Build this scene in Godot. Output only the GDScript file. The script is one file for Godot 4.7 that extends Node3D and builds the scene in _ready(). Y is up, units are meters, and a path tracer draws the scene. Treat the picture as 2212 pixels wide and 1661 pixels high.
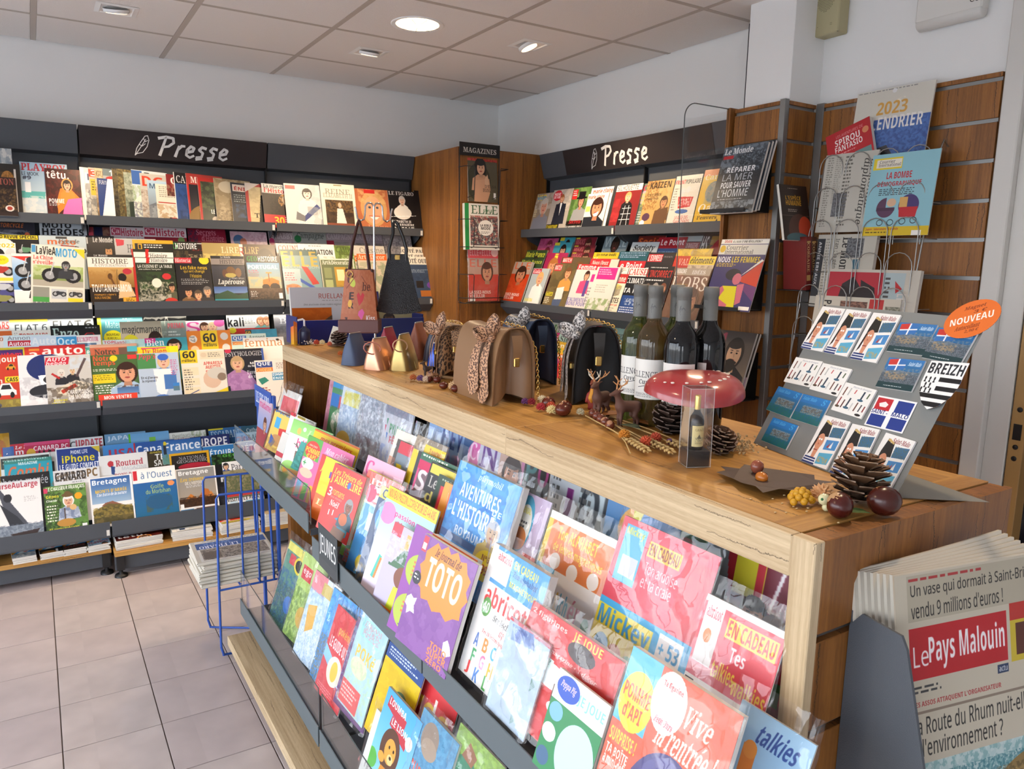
extends Node3D
# A newsagent's shop: wall shelving full of magazines on two sides, an oak counter with children's magazines below and gifts on top.

var M := {}
var used := {}
var X := Transform3D()
var R := RandomNumberGenerator.new()
var wrinkle := FastNoiseLite.new()
var fonts := {}
var strips := {}
var masks := []
var sheets := {}
var keep_fonts := []

const GROUPS := {"L": "magazines on the left wall shelves", "R": "magazines on the right wall shelves", "C": "magazines at the counter", "A": "magazines at the counter", "B": "magazines on the lower counter shelf", "S": "magazines on the black ledges", "H": "magazines in the black wire holder", "N": "papers in the chrome wire rack", "K": "books on the narrow slat panel"}

func _ready() -> void:
	R.seed = 7
	# camera
	var cam := Camera3D.new()
	cam.name = "camera"
	add_child(cam)
	cam.fov = rad_to_deg(2.0 * atan(830.5 / 1633.8))
	cam.near = 0.02
	cam.far = 60.0
	cam.transform = Transform3D(Basis(Vector3(0.846892, 0.018167, 0.531454), Vector3(0.071296, 0.986514, -0.147335), Vector3(-0.526963, 0.162668, 0.834176)), Vector3(0, 1.66, 0))
	cam.current = true
	# sky and exposure
	var we := WorldEnvironment.new()
	we.name = "world"
	var env := Environment.new()
	var sky := Sky.new()
	var sm := ProceduralSkyMaterial.new()
	sm.sky_top_color = Color(0.74, 0.8, 0.88)
	sm.sky_horizon_color = Color(0.95, 0.96, 0.97)
	sm.ground_bottom_color = Color(0.5, 0.5, 0.5)
	sm.ground_horizon_color = Color(0.75, 0.77, 0.8)
	sky.sky_material = sm
	env.background_mode = Environment.BG_SKY
	env.sky = sky
	env.background_energy_multiplier = 8.5
	env.tonemap_mode = Environment.TONE_MAPPER_LINEAR
	env.tonemap_exposure = 1.0
	env.sdfgi_enabled = true
	env.ssao_enabled = true
	env.ssil_enabled = true
	we.environment = env
	add_child(we)
	# tools
	wrinkle.frequency = 0.16
	wrinkle.fractal_type = FastNoiseLite.FRACTAL_RIDGED
	wrinkle.fractal_octaves = 3
	for f in [["s", "Droid Sans", 400], ["b", "Droid Sans", 700], ["f", "Droid Serif", 400], ["g", "Droid Serif", 700]]:
		var sf := SystemFont.new()
		sf.font_names = PackedStringArray([f[1]])
		sf.font_weight = f[2]
		keep_fonts.append(sf)
		fonts[f[0]] = sf.get_rids()[0]
	for k in 3:
		var nz := noise([0.09, 0.035, 0.015][k], 40 + k)
		var g := nz.get_image(600, 800)
		g.convert(Image.FORMAT_L8)
		var d := g.get_data()
		var out := PackedByteArray()
		out.resize(d.size() * 2)
		for i in d.size():
			out[i * 2] = 255
			out[i * 2 + 1] = 255 if d[i] > 132 else 0
		var mi := Image.create_from_data(600, 800, false, Image.FORMAT_LA8, out)
		mi.convert(Image.FORMAT_RGBA8)
		masks.append(mi)
	build_materials()
	M.big = mat(Color.WHITE)
	new_sheet("far", 112, 150, 2048)
	new_sheet("near", 224, 300, 2048, 2100 - 52)
	new_sheet("misc", 256, 256, 2048)
	new_sheet("big", 512, 680, 2048, 1360)
	build_shell()
	build_lamps()
	build_wall_units()
	build_slat_walls()
	build_counter()
	build_stands()
	build_wall_goods()
	for d in MAGS:
		magazine(d)
	build_piles()
	build_bags()
	build_bottles()
	build_autumn()
	build_magnets()
	sheet_done("far", 0.3)
	sheet_done("near", 0.28)
	sheet_done("misc", 0.45)
	sheet_done("big", 0.6)

# ---------- naming and nodes ----------
func numbered(base: String) -> String:
	var k: int = used.get(base, 0)
	used[base] = k + 1
	return base if k == 0 else "%s_%03d" % [base, k]

func tag(o: Node, label: String, category: String, group := "") -> Node:
	o.set_meta("label", label)
	o.set_meta("category", category)
	if group:
		o.set_meta("group", group)
	return o

func thing(called: String, label: String, category: String, at := Vector3.ZERO, turn := Basis(), group := "") -> Node3D:
	var o := Node3D.new()
	o.name = numbered(called)
	add_child(o)
	o.transform = Transform3D(turn, at)
	tag(o, label, category, group)
	return o

func yaw(deg: float) -> Basis:
	return Basis(Vector3.UP, deg_to_rad(deg))

func st() -> SurfaceTool:
	var s := SurfaceTool.new()
	s.begin(Mesh.PRIMITIVE_TRIANGLES)
	X = Transform3D()
	return s

func put(s: SurfaceTool, called: String, m: Material, parent: Node = self, label := "") -> MeshInstance3D:
	s.generate_normals()
	var o := MeshInstance3D.new()
	o.mesh = s.commit()
	o.material_override = m
	o.name = numbered(called) if parent == self else called
	parent.add_child(o, true)
	if label:
		o.set_meta("label", label)
	X = Transform3D()
	return o

func again(o: MeshInstance3D, parent: Node, t: Transform3D, m: Material = null) -> MeshInstance3D:
	var c := MeshInstance3D.new()
	c.mesh = o.mesh
	c.material_override = m if m else o.material_override
	c.name = String(o.name).rstrip("0123456789")
	c.transform = t
	parent.add_child(c, true)
	return c

func structure(s: SurfaceTool, called: String, m: Material) -> MeshInstance3D:
	var o := put(s, called, m)
	o.set_meta("kind", "structure")
	return o

# ---------- shapes: corners run anticlockwise seen from outside ----------
func vx(s: SurfaceTool, p: Vector3, uv := Vector2.ZERO) -> void:
	s.set_uv(uv)
	s.add_vertex(X * p)

func quad(s: SurfaceTool, a: Vector3, b: Vector3, c: Vector3, d: Vector3, ua := Vector2(0, 1), ub := Vector2(1, 1), uc := Vector2(1, 0), ud := Vector2(0, 0), group := -1) -> void:
	s.set_smooth_group(group)
	vx(s, a, ua); vx(s, c, uc); vx(s, b, ub)
	vx(s, a, ua); vx(s, d, ud); vx(s, c, uc)

func tri(s: SurfaceTool, a: Vector3, b: Vector3, c: Vector3, group := -1) -> void:
	s.set_smooth_group(group)
	vx(s, a); vx(s, c, Vector2(1, 0)); vx(s, b, Vector2(0, 1))

# box from corner to corner; wood grain runs along the axis «grain» (0 x, 1 y, 2 z); «ch» chamfers the edges
func box(s: SurfaceTool, lo: Vector3, hi: Vector3, grain := 1, ch := 0.0) -> void:
	var off := Vector2(R.randf(), R.randf())
	for ax in 3:
		var b := (ax + 1) % 3
		var c := (ax + 2) % 3
		for sgn in [0, 1]:
			var pts := []
			for k in 4:
				var p := Vector3.ZERO
				p[ax] = hi[ax] if sgn else lo[ax]
				var kb: int = [0, 1, 1, 0][k]
				var kc: int = [0, 0, 1, 1][k]
				p[b] = hi[b] - ch if kb else lo[b] + ch
				p[c] = hi[c] - ch if kc else lo[c] + ch
				pts.append(p)
			if sgn == 0:
				pts.reverse()
			var uvs := []
			var vaxis := grain if grain != ax else b
			var uaxis := 3 - ax - vaxis
			for p in pts:
				uvs.append(Vector2(p[uaxis], p[vaxis]) + off)
			quad(s, pts[0], pts[1], pts[2], pts[3], uvs[0], uvs[1], uvs[2], uvs[3])
	if ch > 0.0:
		for ax in 3:
			var b := (ax + 1) % 3
			var c := (ax + 2) % 3
			for sb in [0, 1]:
				for sc in [0, 1]:
					var q := []
					for e in [0, 1]:
						var p := Vector3.ZERO
						p[ax] = hi[ax] - ch if e else lo[ax] + ch
						var p1 := p
						p1[b] = hi[b] if sb else lo[b]
						p1[c] = hi[c] - ch if sc else lo[c] + ch
						var p2 := p
						p2[b] = hi[b] - ch if sb else lo[b] + ch
						p2[c] = hi[c] if sc else lo[c]
						q.append([p1, p2])
					var pts := [q[0][0], q[1][0], q[1][1], q[0][1]]
					if (sb + sc) % 2 == 0:
						pts.reverse()
					var uvs := []
					for p in pts:
						uvs.append(Vector2(p[c if grain == b else b], p[grain]) + off)
					quad(s, pts[0], pts[1], pts[2], pts[3], uvs[0], uvs[1], uvs[2], uvs[3])

func tube(s: SurfaceTool, pts: Array, r: float, n := 7, closed := false, r2 := -1.0) -> void:
	s.set_smooth_group(1)
	var m := pts.size()
	var rings := []
	var side := Vector3.ZERO
	for i in m:
		var a: Vector3 = pts[(i - 1 + m) % m] if closed or i > 0 else pts[i]
		var b: Vector3 = pts[(i + 1) % m] if closed or i < m - 1 else pts[i]
		var t := (b - a).normalized()
		if side == Vector3.ZERO:
			side = t.cross(Vector3.UP if absf(t.y) < 0.9 else Vector3.RIGHT).normalized()
		side = (side - t * side.dot(t)).normalized()
		var up := side.cross(t)
		var rr := r if r2 < 0.0 else lerpf(r, r2, float(i) / (m - 1))
		var ring := []
		for k in n:
			var w := TAU * k / n
			ring.append(Vector3(pts[i]) + (side * cos(w) + up * sin(w)) * rr)
		rings.append(ring)
	for i in (m if closed else m - 1):
		var A: Array = rings[i]
		var B: Array = rings[(i + 1) % m]
		for k in n:
			var l := (k + 1) % n
			quad(s, A[l], A[k], B[k], B[l], Vector2(float(l) / n, i), Vector2(float(k) / n, i), Vector2(float(k) / n, i + 1), Vector2(float(l) / n, i + 1), 1)
	if not closed:
		for e in [0, m - 1]:
			for k in range(1, n - 1):
				if e == 0:
					tri(s, rings[e][0], rings[e][k], rings[e][k + 1])
				else:
					tri(s, rings[e][0], rings[e][k + 1], rings[e][k])

func lathe(s: SurfaceTool, prof: Array, n := 24, c := Vector3.ZERO, a0 := 0.0, a1 := TAU) -> void:
	for i in prof.size() - 1:
		var p: Vector2 = prof[i]
		var q: Vector2 = prof[i + 1]
		for k in n:
			var w := lerpf(a0, a1, float(k) / n)
			var v := lerpf(a0, a1, float(k + 1) / n)
			var dw := Vector3(sin(w), 0, cos(w))
			var dv := Vector3(sin(v), 0, cos(v))
			var vp := float(i) / (prof.size() - 1)
			var vq := float(i + 1) / (prof.size() - 1)
			quad(s, c + dw * p.x + Vector3(0, p.y, 0), c + dv * p.x + Vector3(0, p.y, 0), c + dv * q.x + Vector3(0, q.y, 0), c + dw * q.x + Vector3(0, q.y, 0), Vector2(float(k) / n, 1 - vp), Vector2(float(k + 1) / n, 1 - vp), Vector2(float(k + 1) / n, 1 - vq), Vector2(float(k) / n, 1 - vq), 2)

func ball(s: SurfaceTool, c: Vector3, r: Vector3, n := 10, m := 6) -> void:
	var keep := X
	X = X * Transform3D(Basis.from_scale(r), c)
	var prof := []
	for i in m + 1:
		var a := PI * i / m - PI / 2
		prof.append(Vector2(cos(a), sin(a)))
	lathe(s, prof, n)
	X = keep

func extrude(s: SurfaceTool, poly: PackedVector2Array, z0: float, z1: float, uvr := Rect2()) -> void:
	var t := Geometry2D.triangulate_polygon(poly)
	var lo := poly[0]
	var hi := poly[0]
	for p in poly:
		lo = lo.min(p)
		hi = hi.max(p)
	var area := 0.0
	for i in poly.size():
		area += poly[i].cross(poly[(i + 1) % poly.size()])
	s.set_smooth_group(-1)
	for z in [z0, z1]:
		for i in range(0, t.size(), 3):
			var q := [poly[t[i]], poly[t[i + 1]], poly[t[i + 2]]]
			if ((q[1] - q[0]).cross(q[2] - q[0]) > 0) == (z == z1):
				q.reverse()
			for p in q:
				var f: Vector2 = (p - lo) / (hi - lo)
				vx(s, Vector3(p.x, p.y, z), uvr.position + uvr.size * Vector2(f.x, 1.0 - f.y))
	for i in poly.size():
		var a := poly[i]
		var b := poly[(i + 1) % poly.size()]
		if area < 0:
			var x := a
			a = b
			b = x
		quad(s, Vector3(a.x, a.y, z0), Vector3(b.x, b.y, z0), Vector3(b.x, b.y, z1), Vector3(a.x, a.y, z1), Vector2(0, z0), Vector2(1, z0), Vector2(1, z1), Vector2(0, z1))

func sheet(s: SurfaceTool, f: Callable, nu: int, nv: int, uvr := Rect2(0, 0, 1, 1), group := 3) -> void:
	var g := []
	for j in nv + 1:
		var row := []
		for i in nu + 1:
			row.append(f.call(float(i) / nu, float(j) / nv))
		g.append(row)
	var U := func(i, j): return uvr.position + uvr.size * Vector2(float(i) / nu, 1.0 - float(j) / nv)
	for j in nv:
		for i in nu:
			quad(s, g[j][i], g[j][i + 1], g[j + 1][i + 1], g[j + 1][i], U.call(i, j), U.call(i + 1, j), U.call(i + 1, j + 1), U.call(i, j + 1), group)

# flat ribbon strokes in the XY plane, for brushed lettering
func stroke(s: SurfaceTool, pts: Array, w: float, z := 0.0, taper := 0.0) -> void:
	var m := pts.size()
	for i in m - 1:
		var a: Vector2 = pts[i]
		var b: Vector2 = pts[i + 1]
		var d := (b - a).normalized()
		var n0 := Vector2(-d.y, d.x)
		var wa := w * lerpf(1.0, 1.0 - taper, float(i) / (m - 1)) * 0.5
		var wb := w * lerpf(1.0, 1.0 - taper, float(i + 1) / (m - 1)) * 0.5
		a -= d * wa * 0.4
		b += d * wb * 0.4
		quad(s, Vector3(a.x - n0.x * wa, a.y - n0.y * wa, z), Vector3(b.x - n0.x * wb, b.y - n0.y * wb, z), Vector3(b.x + n0.x * wb, b.y + n0.y * wb, z), Vector3(a.x + n0.x * wa, a.y + n0.y * wa, z))

# ---------- materials ----------
func mat(c: Color, rough := 0.6, metal := 0.0) -> StandardMaterial3D:
	var m := StandardMaterial3D.new()
	m.albedo_color = c
	m.roughness = rough
	m.metallic = metal
	return m

func hx(h: String) -> Color:
	return Color.html(h)

func tmat(im: Image, rough := 0.5, scale := Vector3.ONE) -> StandardMaterial3D:
	var m := mat(Color.WHITE, rough)
	m.albedo_texture = ImageTexture.create_from_image(im)
	m.uv1_scale = scale
	return m

func noise(freq: float, sd := 1, type := FastNoiseLite.TYPE_SIMPLEX_SMOOTH, oct := 3) -> FastNoiseLite:
	var n := FastNoiseLite.new()
	n.seed = sd
	n.frequency = freq
	n.noise_type = type
	n.fractal_octaves = oct
	return n

func wood_image(w: int, h: int, ramp: Array, sd: int, cracks: int) -> Image:
	var fine := noise(0.11, sd).get_seamless_image(w, 24)
	fine.resize(w, h, Image.INTERPOLATE_CUBIC)
	var broad := noise(0.012, sd + 5).get_seamless_image(w, 64)
	broad.resize(w, h, Image.INTERPOLATE_CUBIC)
	var grit := noise(0.3, sd + 9).get_seamless_image(w, h / 6)
	grit.resize(w, h, Image.INTERPOLATE_BILINEAR)
	var fa := fine.get_data()
	var ba := broad.get_data()
	var ga := grit.get_data()
	var out := PackedByteArray()
	out.resize(w * h * 3)
	var c0: Color = ramp[0]
	var c1: Color = ramp[1]
	for i in w * h:
		var t := clampf((fa[i] * 0.35 + ba[i] * 0.45 + ga[i] * 0.2) / 255.0 * 1.5 - 0.25, 0.0, 1.0)
		out[i * 3] = int(255 * lerpf(c0.r, c1.r, t))
		out[i * 3 + 1] = int(255 * lerpf(c0.g, c1.g, t))
		out[i * 3 + 2] = int(255 * lerpf(c0.b, c1.b, t))
	var im := Image.create_from_data(w, h, false, Image.FORMAT_RGB8, out)
	var rg := RandomNumberGenerator.new()
	rg.seed = sd
	for k in cracks:
		var x := rg.randf() * w
		var y := rg.randf() * h
		var len := int(rg.randf_range(0.05, 0.22) * h)
		for j in len:
			x += rg.randf_range(-0.7, 0.7)
			var ww := 1 + int(2.2 * sin(PI * j / len) * rg.randf())
			im.fill_rect(Rect2i(int(fposmod(x, w)), int(fposmod(y + j, h)), ww, 1), c0.darkened(0.35))
	return im

# ---------- print: a small drawing language for covers ----------
func glyphs(font: String, txt: String) -> Image:
	var key := font + txt
	if strips.has(key):
		return strips[key]
	var rid: RID = fonts[font]
	var ts := TextServerManager.get_primary_interface()
	var fs := Vector2i(44, 0)
	var pen := 2.0
	var cells := []
	for ch in txt:
		var gi := ts.font_get_glyph_index(rid, 44, ch.unicode_at(0), 0)
		ts.font_render_glyph(rid, fs, gi)
		var rect := Rect2i(ts.font_get_glyph_uv_rect(rid, fs, gi))
		if rect.size.x > 0:
			cells.append([gi, rect, Vector2i(int(pen) + int(ts.font_get_glyph_offset(rid, fs, gi).x), 52 + int(ts.font_get_glyph_offset(rid, fs, gi).y))])
		pen += ts.font_get_glyph_advance(rid, 44, gi).x
	var im := Image.create_empty(int(pen) + 12, 76, false, Image.FORMAT_LA8)
	im.fill(Color(1, 1, 1, 0))
	for c in cells:
		var src := ts.font_get_texture_image(rid, fs, ts.font_get_glyph_texture_idx(rid, fs, c[0]))
		im.blend_rect(src, c[1], c[2])
	var ur := im.get_used_rect()
	if ur.size.x > 0:
		im = im.get_region(ur)
	strips[key] = im
	return im

func text_on(im: Image, x: float, y: float, w: float, h: float, col: Color, font: String, txt: String) -> void:
	var iw := maxi(2, int(w))
	var ih := maxi(2, int(h))
	var g: Image = glyphs(font.substr(0, 1), txt).duplicate()
	var lean := 0.22 * ih if font.ends_with("i") else 0.0
	g.resize(maxi(2, int(iw - lean)), ih, Image.INTERPOLATE_TRILINEAR if g.get_height() > ih * 1.3 else Image.INTERPOLATE_BILINEAR)
	var d := g.get_data()
	var gw := g.get_width()
	var out := PackedByteArray()
	out.resize(iw * ih * 4)
	var r := int(col.r * 255)
	var gg := int(col.g * 255)
	var b := int(col.b * 255)
	for j in ih:
		var sh := int(lean * (1.0 - float(j) / ih))
		for i in gw:
			var a := d[(j * gw + i) * 2 + 1]
			if a > 0 and i + sh < iw:
				var o := (j * iw + i + sh) * 4
				out[o] = r
				out[o + 1] = gg
				out[o + 2] = b
				out[o + 3] = a
	im.blend_rect(Image.create_from_data(iw, ih, false, Image.FORMAT_RGBA8, out), Rect2i(0, 0, iw, ih), Vector2i(int(x), int(y)))

func ellipse_on(im: Image, cx: float, cy: float, rx: float, ry: float, c: Color) -> void:
	for j in range(int(cy - ry), int(cy + ry) + 1):
		var t := 1.0 - pow((j + 0.5 - cy) / maxf(ry, 0.5), 2)
		if t > 0:
			var w := rx * sqrt(t)
			im.fill_rect(Rect2i(int(round(cx - w)), j, maxi(1, int(round(2 * w))), 1), c)

func poly_on(im: Image, pts: Array, c: Color) -> void:
	var y0 := 1e9
	var y1 := -1e9
	for p in pts:
		y0 = minf(y0, p.y)
		y1 = maxf(y1, p.y)
	for j in range(maxi(0, int(y0)), mini(im.get_height(), int(y1) + 1)):
		var xs := []
		for i in pts.size():
			var a: Vector2 = pts[i]
			var b: Vector2 = pts[(i + 1) % pts.size()]
			if (a.y <= j + 0.5) != (b.y <= j + 0.5):
				xs.append(a.x + (j + 0.5 - a.y) / (b.y - a.y) * (b.x - a.x))
		xs.sort()
		for k in range(0, xs.size() - 1, 2):
			im.fill_rect(Rect2i(int(round(xs[k])), j, maxi(1, int(round(xs[k + 1] - xs[k]))), 1), c)

func line_on(im: Image, a: Vector2, b: Vector2, w: float, c: Color) -> void:
	var n := (b - a).normalized().orthogonal() * w * 0.5
	poly_on(im, [a + n, b + n, b - n, a - n], c)

func blotch(im: Image, x: float, y: float, w: float, h: float, c: Color, k: int) -> void:
	var m: Image = masks[k]
	var r := Rect2i(R.randi() % maxi(1, m.get_width() - int(w) - 1), R.randi() % maxi(1, m.get_height() - int(h) - 1), int(w), int(h))
	var src := Image.create_empty(int(w), int(h), false, Image.FORMAT_RGBA8)
	c.a = 0.55
	src.fill(c)
	im.blend_rect_mask(src, m.get_region(r), Rect2i(0, 0, int(w), int(h)), Vector2i(int(x), int(y)))
	var r2 := Rect2i(R.randi() % maxi(1, m.get_width() - int(w) - 1), R.randi() % maxi(1, m.get_height() - int(h) - 1), int(w), int(h))
	c.a = 0.3
	src.fill(c)
	im.blend_rect_mask(src, m.get_region(r2), Rect2i(0, 0, int(w), int(h)), Vector2i(int(x), int(y)))

func portrait(im: Image, cx: float, cy: float, s: float, skin: Color, hair: Color, cloth: Color) -> void:
	var q := s * 0.8
	poly_on(im, [Vector2(cx - q * 0.5, cy + s * 0.9), Vector2(cx + q * 0.5, cy + s * 0.9), Vector2(cx + q * 2.0, cy + s * 1.7), Vector2(cx + q * 2.3, cy + s * 3.6), Vector2(cx - q * 2.3, cy + s * 3.6), Vector2(cx - q * 2.0, cy + s * 1.7)], cloth)
	ellipse_on(im, cx, cy - s * 0.05, q * 1.25, s * 1.25, hair)
	poly_on(im, [Vector2(cx - q * 0.36, cy + s * 0.5), Vector2(cx + q * 0.36, cy + s * 0.5), Vector2(cx + q * 0.5, cy + s * 1.5), Vector2(cx - q * 0.5, cy + s * 1.5)], skin.darkened(0.15))
	ellipse_on(im, cx, cy + s * 0.05, q * 0.92, s * 0.98, skin)
	ellipse_on(im, cx - q * 0.1, cy - s * 0.72, q * 0.95, s * 0.36, hair)
	for e in [-1, 1]:
		ellipse_on(im, cx + e * q * 0.36, cy - s * 0.05, q * 0.13, s * 0.07, hx("241a18"))
		line_on(im, Vector2(cx + e * q * 0.2, cy - s * 0.24), Vector2(cx + e * q * 0.56, cy - s * 0.26), maxf(1, s * 0.06), hair.darkened(0.3))
	line_on(im, Vector2(cx + q * 0.05, cy), Vector2(cx + q * 0.12, cy + s * 0.3), maxf(1, s * 0.06), skin.darkened(0.25))
	ellipse_on(im, cx, cy + s * 0.52, q * 0.32, s * 0.1, hx("a04a44"))

func motorbike(im: Image, cx: float, cy: float, w: float, c: Color) -> void:
	var r := w * 0.24
	for e in [-1, 1]:
		ellipse_on(im, cx + e * w * 0.34, cy, r, r, hx("1c1c1e"))
		ellipse_on(im, cx + e * w * 0.34, cy, r * 0.6, r * 0.6, hx("9a9ca0"))
	poly_on(im, [Vector2(cx - w * 0.3, cy - r * 1.2), Vector2(cx + w * 0.3, cy - r), Vector2(cx + w * 0.4, cy - r * 0.6), Vector2(cx + w * 0.1, cy + r * 0.4), Vector2(cx - w * 0.2, cy + r * 0.4)], c)
	line_on(im, Vector2(cx - w * 0.34, cy), Vector2(cx - w * 0.22, cy - r * 2.0), maxf(1, w * 0.04), hx("b8bcc0"))

func car(im: Image, cx: float, cy: float, w: float, c: Color) -> void:
	var h := w * 0.34
	poly_on(im, [Vector2(cx - w * 0.5, cy), Vector2(cx - w * 0.3, cy - h * 0.2), Vector2(cx - w * 0.16, cy - h * 0.7), Vector2(cx + w * 0.24, cy - h * 0.7), Vector2(cx + w * 0.38, cy - h * 0.15), Vector2(cx + w * 0.5, cy), Vector2(cx + w * 0.5, cy + h * 0.4), Vector2(cx - w * 0.5, cy + h * 0.4)], c)
	poly_on(im, [Vector2(cx - w * 0.2, cy - h * 0.15), Vector2(cx - w * 0.1, cy - h * 0.58), Vector2(cx + w * 0.2, cy - h * 0.58), Vector2(cx + w * 0.28, cy - h * 0.15)], hx("22262c"))
	for e in [-1, 1]:
		ellipse_on(im, cx + e * w * 0.3, cy + h * 0.4, h * 0.28, h * 0.28, hx("161618"))

# one cover from its description; numbers are percents of the cell
func draw_cover(cw: int, ch: int, spec: String) -> Image:
	var im := Image.create_empty(cw, ch, false, Image.FORMAT_RGBA8)
	im.fill(Color.WHITE)
	var fx := cw / 100.0
	var fy := ch / 100.0
	for cmd in spec.split(";"):
		var a := cmd.split(" ")
		var n := []
		for q in a:
			n.append(q.to_float() if q.length() < 6 and not q.contains("e") else 0.0)
		match a[0]:
			"b":
				im.fill(hx(a[1]))
			"r":
				im.fill_rect(Rect2i(int(n[1] * fx), int(n[2] * fy), maxi(1, int(n[3] * fx)), maxi(1, int(n[4] * fy))), hx(a[5]))
			"v":
				var c1 := hx(a[5])
				var c2 := hx(a[6])
				var hh := int(n[4] * fy)
				for j in hh:
					im.fill_rect(Rect2i(int(n[1] * fx), int(n[2] * fy) + j, int(n[3] * fx), 1), c1.lerp(c2, float(j) / hh))
			"e":
				ellipse_on(im, n[1] * fx, n[2] * fy, n[3] * fx, n[4] * fy, hx(a[5]))
			"p":
				var pts := []
				for i in range(2, a.size() - 1, 2):
					pts.append(Vector2(n[i] * fx, n[i + 1] * fy))
				poly_on(im, pts, hx(a[1]))
			"z":
				line_on(im, Vector2(n[1] * fx, n[2] * fy), Vector2(n[3] * fx, n[4] * fy), n[5] * fx, hx(a[6]))
			"t":
				text_on(im, n[1] * fx, n[2] * fy, n[3] * fx, n[4] * fy, hx(a[5]), a[6], " ".join(a.slice(7)))
			"h":
				text_on(im, 5 * fx, n[1] * fy, 90 * fx, n[2] * fy, hx(a[3]), a[4], " ".join(a.slice(5)))
			"d":
				var side := Image.create_empty(maxi(2, int(n[4] * fy)), maxi(2, int(n[3] * fx)), false, Image.FORMAT_RGBA8)
				text_on(side, 0, 0, side.get_width(), side.get_height(), hx(a[5]), a[6], " ".join(a.slice(7)))
				side.rotate_90(CLOCKWISE)
				im.blend_rect(side, Rect2i(0, 0, side.get_width(), side.get_height()), Vector2i(int(n[1] * fx), int(n[2] * fy)))
			"l":
				var rows := int(n[6])
				for j in rows:
					var yy: float = (n[2] + n[4] * j / rows) * fy
					var xx: float = n[1] * fx
					var stop: float = (n[1] + n[3] * R.randf_range(0.7, 1.0)) * fx
					while xx < stop:
						var ww := R.randf_range(2, 7) * fx
						im.fill_rect(Rect2i(int(xx), int(yy), maxi(1, int(minf(ww, stop - xx))), maxi(1, int(n[4] / rows * 0.5 * fy))), hx(a[5]))
						xx += ww + 1.5 * fx
			"n":
				blotch(im, n[1] * fx, n[2] * fy, n[3] * fx, n[4] * fy, hx(a[5]), int(n[6]))
			"P":
				portrait(im, n[1] * fx, n[2] * fy, n[3] * fy, hx(a[4]), hx(a[5]), hx(a[6]))
			"M":
				motorbike(im, n[1] * fx, n[2] * fy, n[3] * fx, hx(a[4]))
			"C":
				car(im, n[1] * fx, n[2] * fy, n[3] * fx, hx(a[4]))
	return im

# a sheet of print cells
func new_sheet(key: String, cw: int, ch: int, size: int, hsize := 0) -> void:
	sheets[key] = {"im": Image.create_empty(size, hsize if hsize else size, false, Image.FORMAT_RGBA8), "cw": cw, "ch": ch, "n": 0, "cols": size / cw}
	sheets[key].im.fill(Color.WHITE)

func cell(key: String, spec: String) -> Rect2:
	var s: Dictionary = sheets[key]
	var at := Vector2i(int(s.n) % int(s.cols) * int(s.cw), int(s.n) / int(s.cols) * int(s.ch))
	s.n += 1
	s.im.blit_rect(draw_cover(s.cw, s.ch, spec), Rect2i(0, 0, s.cw, s.ch), at)
	var size := Vector2(s.im.get_width(), s.im.get_height())
	return Rect2((Vector2(at) + Vector2.ONE) / size, Vector2(s.cw - 2, s.ch - 2) / size)

func sheet_done(key: String, rough: float) -> void:
	M[key].albedo_texture = ImageTexture.create_from_image(sheets[key].im)
	M[key].roughness = rough

# ---------- printed matter ----------
# pages and cover of one magazine; front face at z = 0, base at y = 0, centred on x
func magazine_parts(o: Node3D, w: float, h: float, t: float, key: String, uv: Rect2, bow: float, curl: float) -> void:
	var f := func(x: float, v: float, z: float) -> Vector3:
		return Vector3(x, v * h, z + bow * 4.0 * v * (1.0 - v) * 0.5 - curl * v * v)
	var c := 0.0012
	for part in 2:
		var s := st()
		var za := -c if part == 0 else -t
		var zb := 0.0 if part == 0 else -c - 0.0001
		var x0 := -w / 2 + (0.0 if part == 0 else 0.0006)
		var x1 := w / 2 - (0.0 if part == 0 else 0.0012)
		var nv := 4
		for j in nv:
			var v0 := float(j) / nv
			var v1 := float(j + 1) / nv
			var y0 := uv.position.y + uv.size.y * (1 - v0)
			var y1 := uv.position.y + uv.size.y * (1 - v1)
			var xa := uv.position.x
			var xb := uv.end.x
			quad(s, f.call(x0, v0, zb), f.call(x1, v0, zb), f.call(x1, v1, zb), f.call(x0, v1, zb), Vector2(xa, y0), Vector2(xb, y0), Vector2(xb, y1), Vector2(xa, y1), 5)
			quad(s, f.call(x1, v0, za), f.call(x0, v0, za), f.call(x0, v1, za), f.call(x1, v1, za), Vector2(xa, y0), Vector2(xb, y0), Vector2(xb, y1), Vector2(xa, y1), 6)
			quad(s, f.call(x0, v0, za), f.call(x0, v0, zb), f.call(x0, v1, zb), f.call(x0, v1, za), Vector2(xa, y0), Vector2(xa, y0), Vector2(xa, y1), Vector2(xa, y1))
			quad(s, f.call(x1, v0, zb), f.call(x1, v0, za), f.call(x1, v1, za), f.call(x1, v1, zb), Vector2(xb, y0), Vector2(xb, y0), Vector2(xb, y1), Vector2(xb, y1))
		quad(s, f.call(x0, 1.0, zb), f.call(x1, 1.0, zb), f.call(x1, 1.0, za), f.call(x0, 1.0, za), Vector2(uv.position.x, uv.position.y), Vector2(uv.end.x, uv.position.y), Vector2(uv.end.x, uv.position.y), uv.position)
		quad(s, f.call(x0, 0.0, za), f.call(x1, 0.0, za), f.call(x1, 0.0, zb), f.call(x0, 0.0, zb), Vector2(uv.position.x, uv.end.y), uv.end, uv.end, Vector2(uv.position.x, uv.end.y))
		put(s, "cover" if part == 0 else "page_block", M[key] if part == 0 else M.paper, o)

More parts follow.
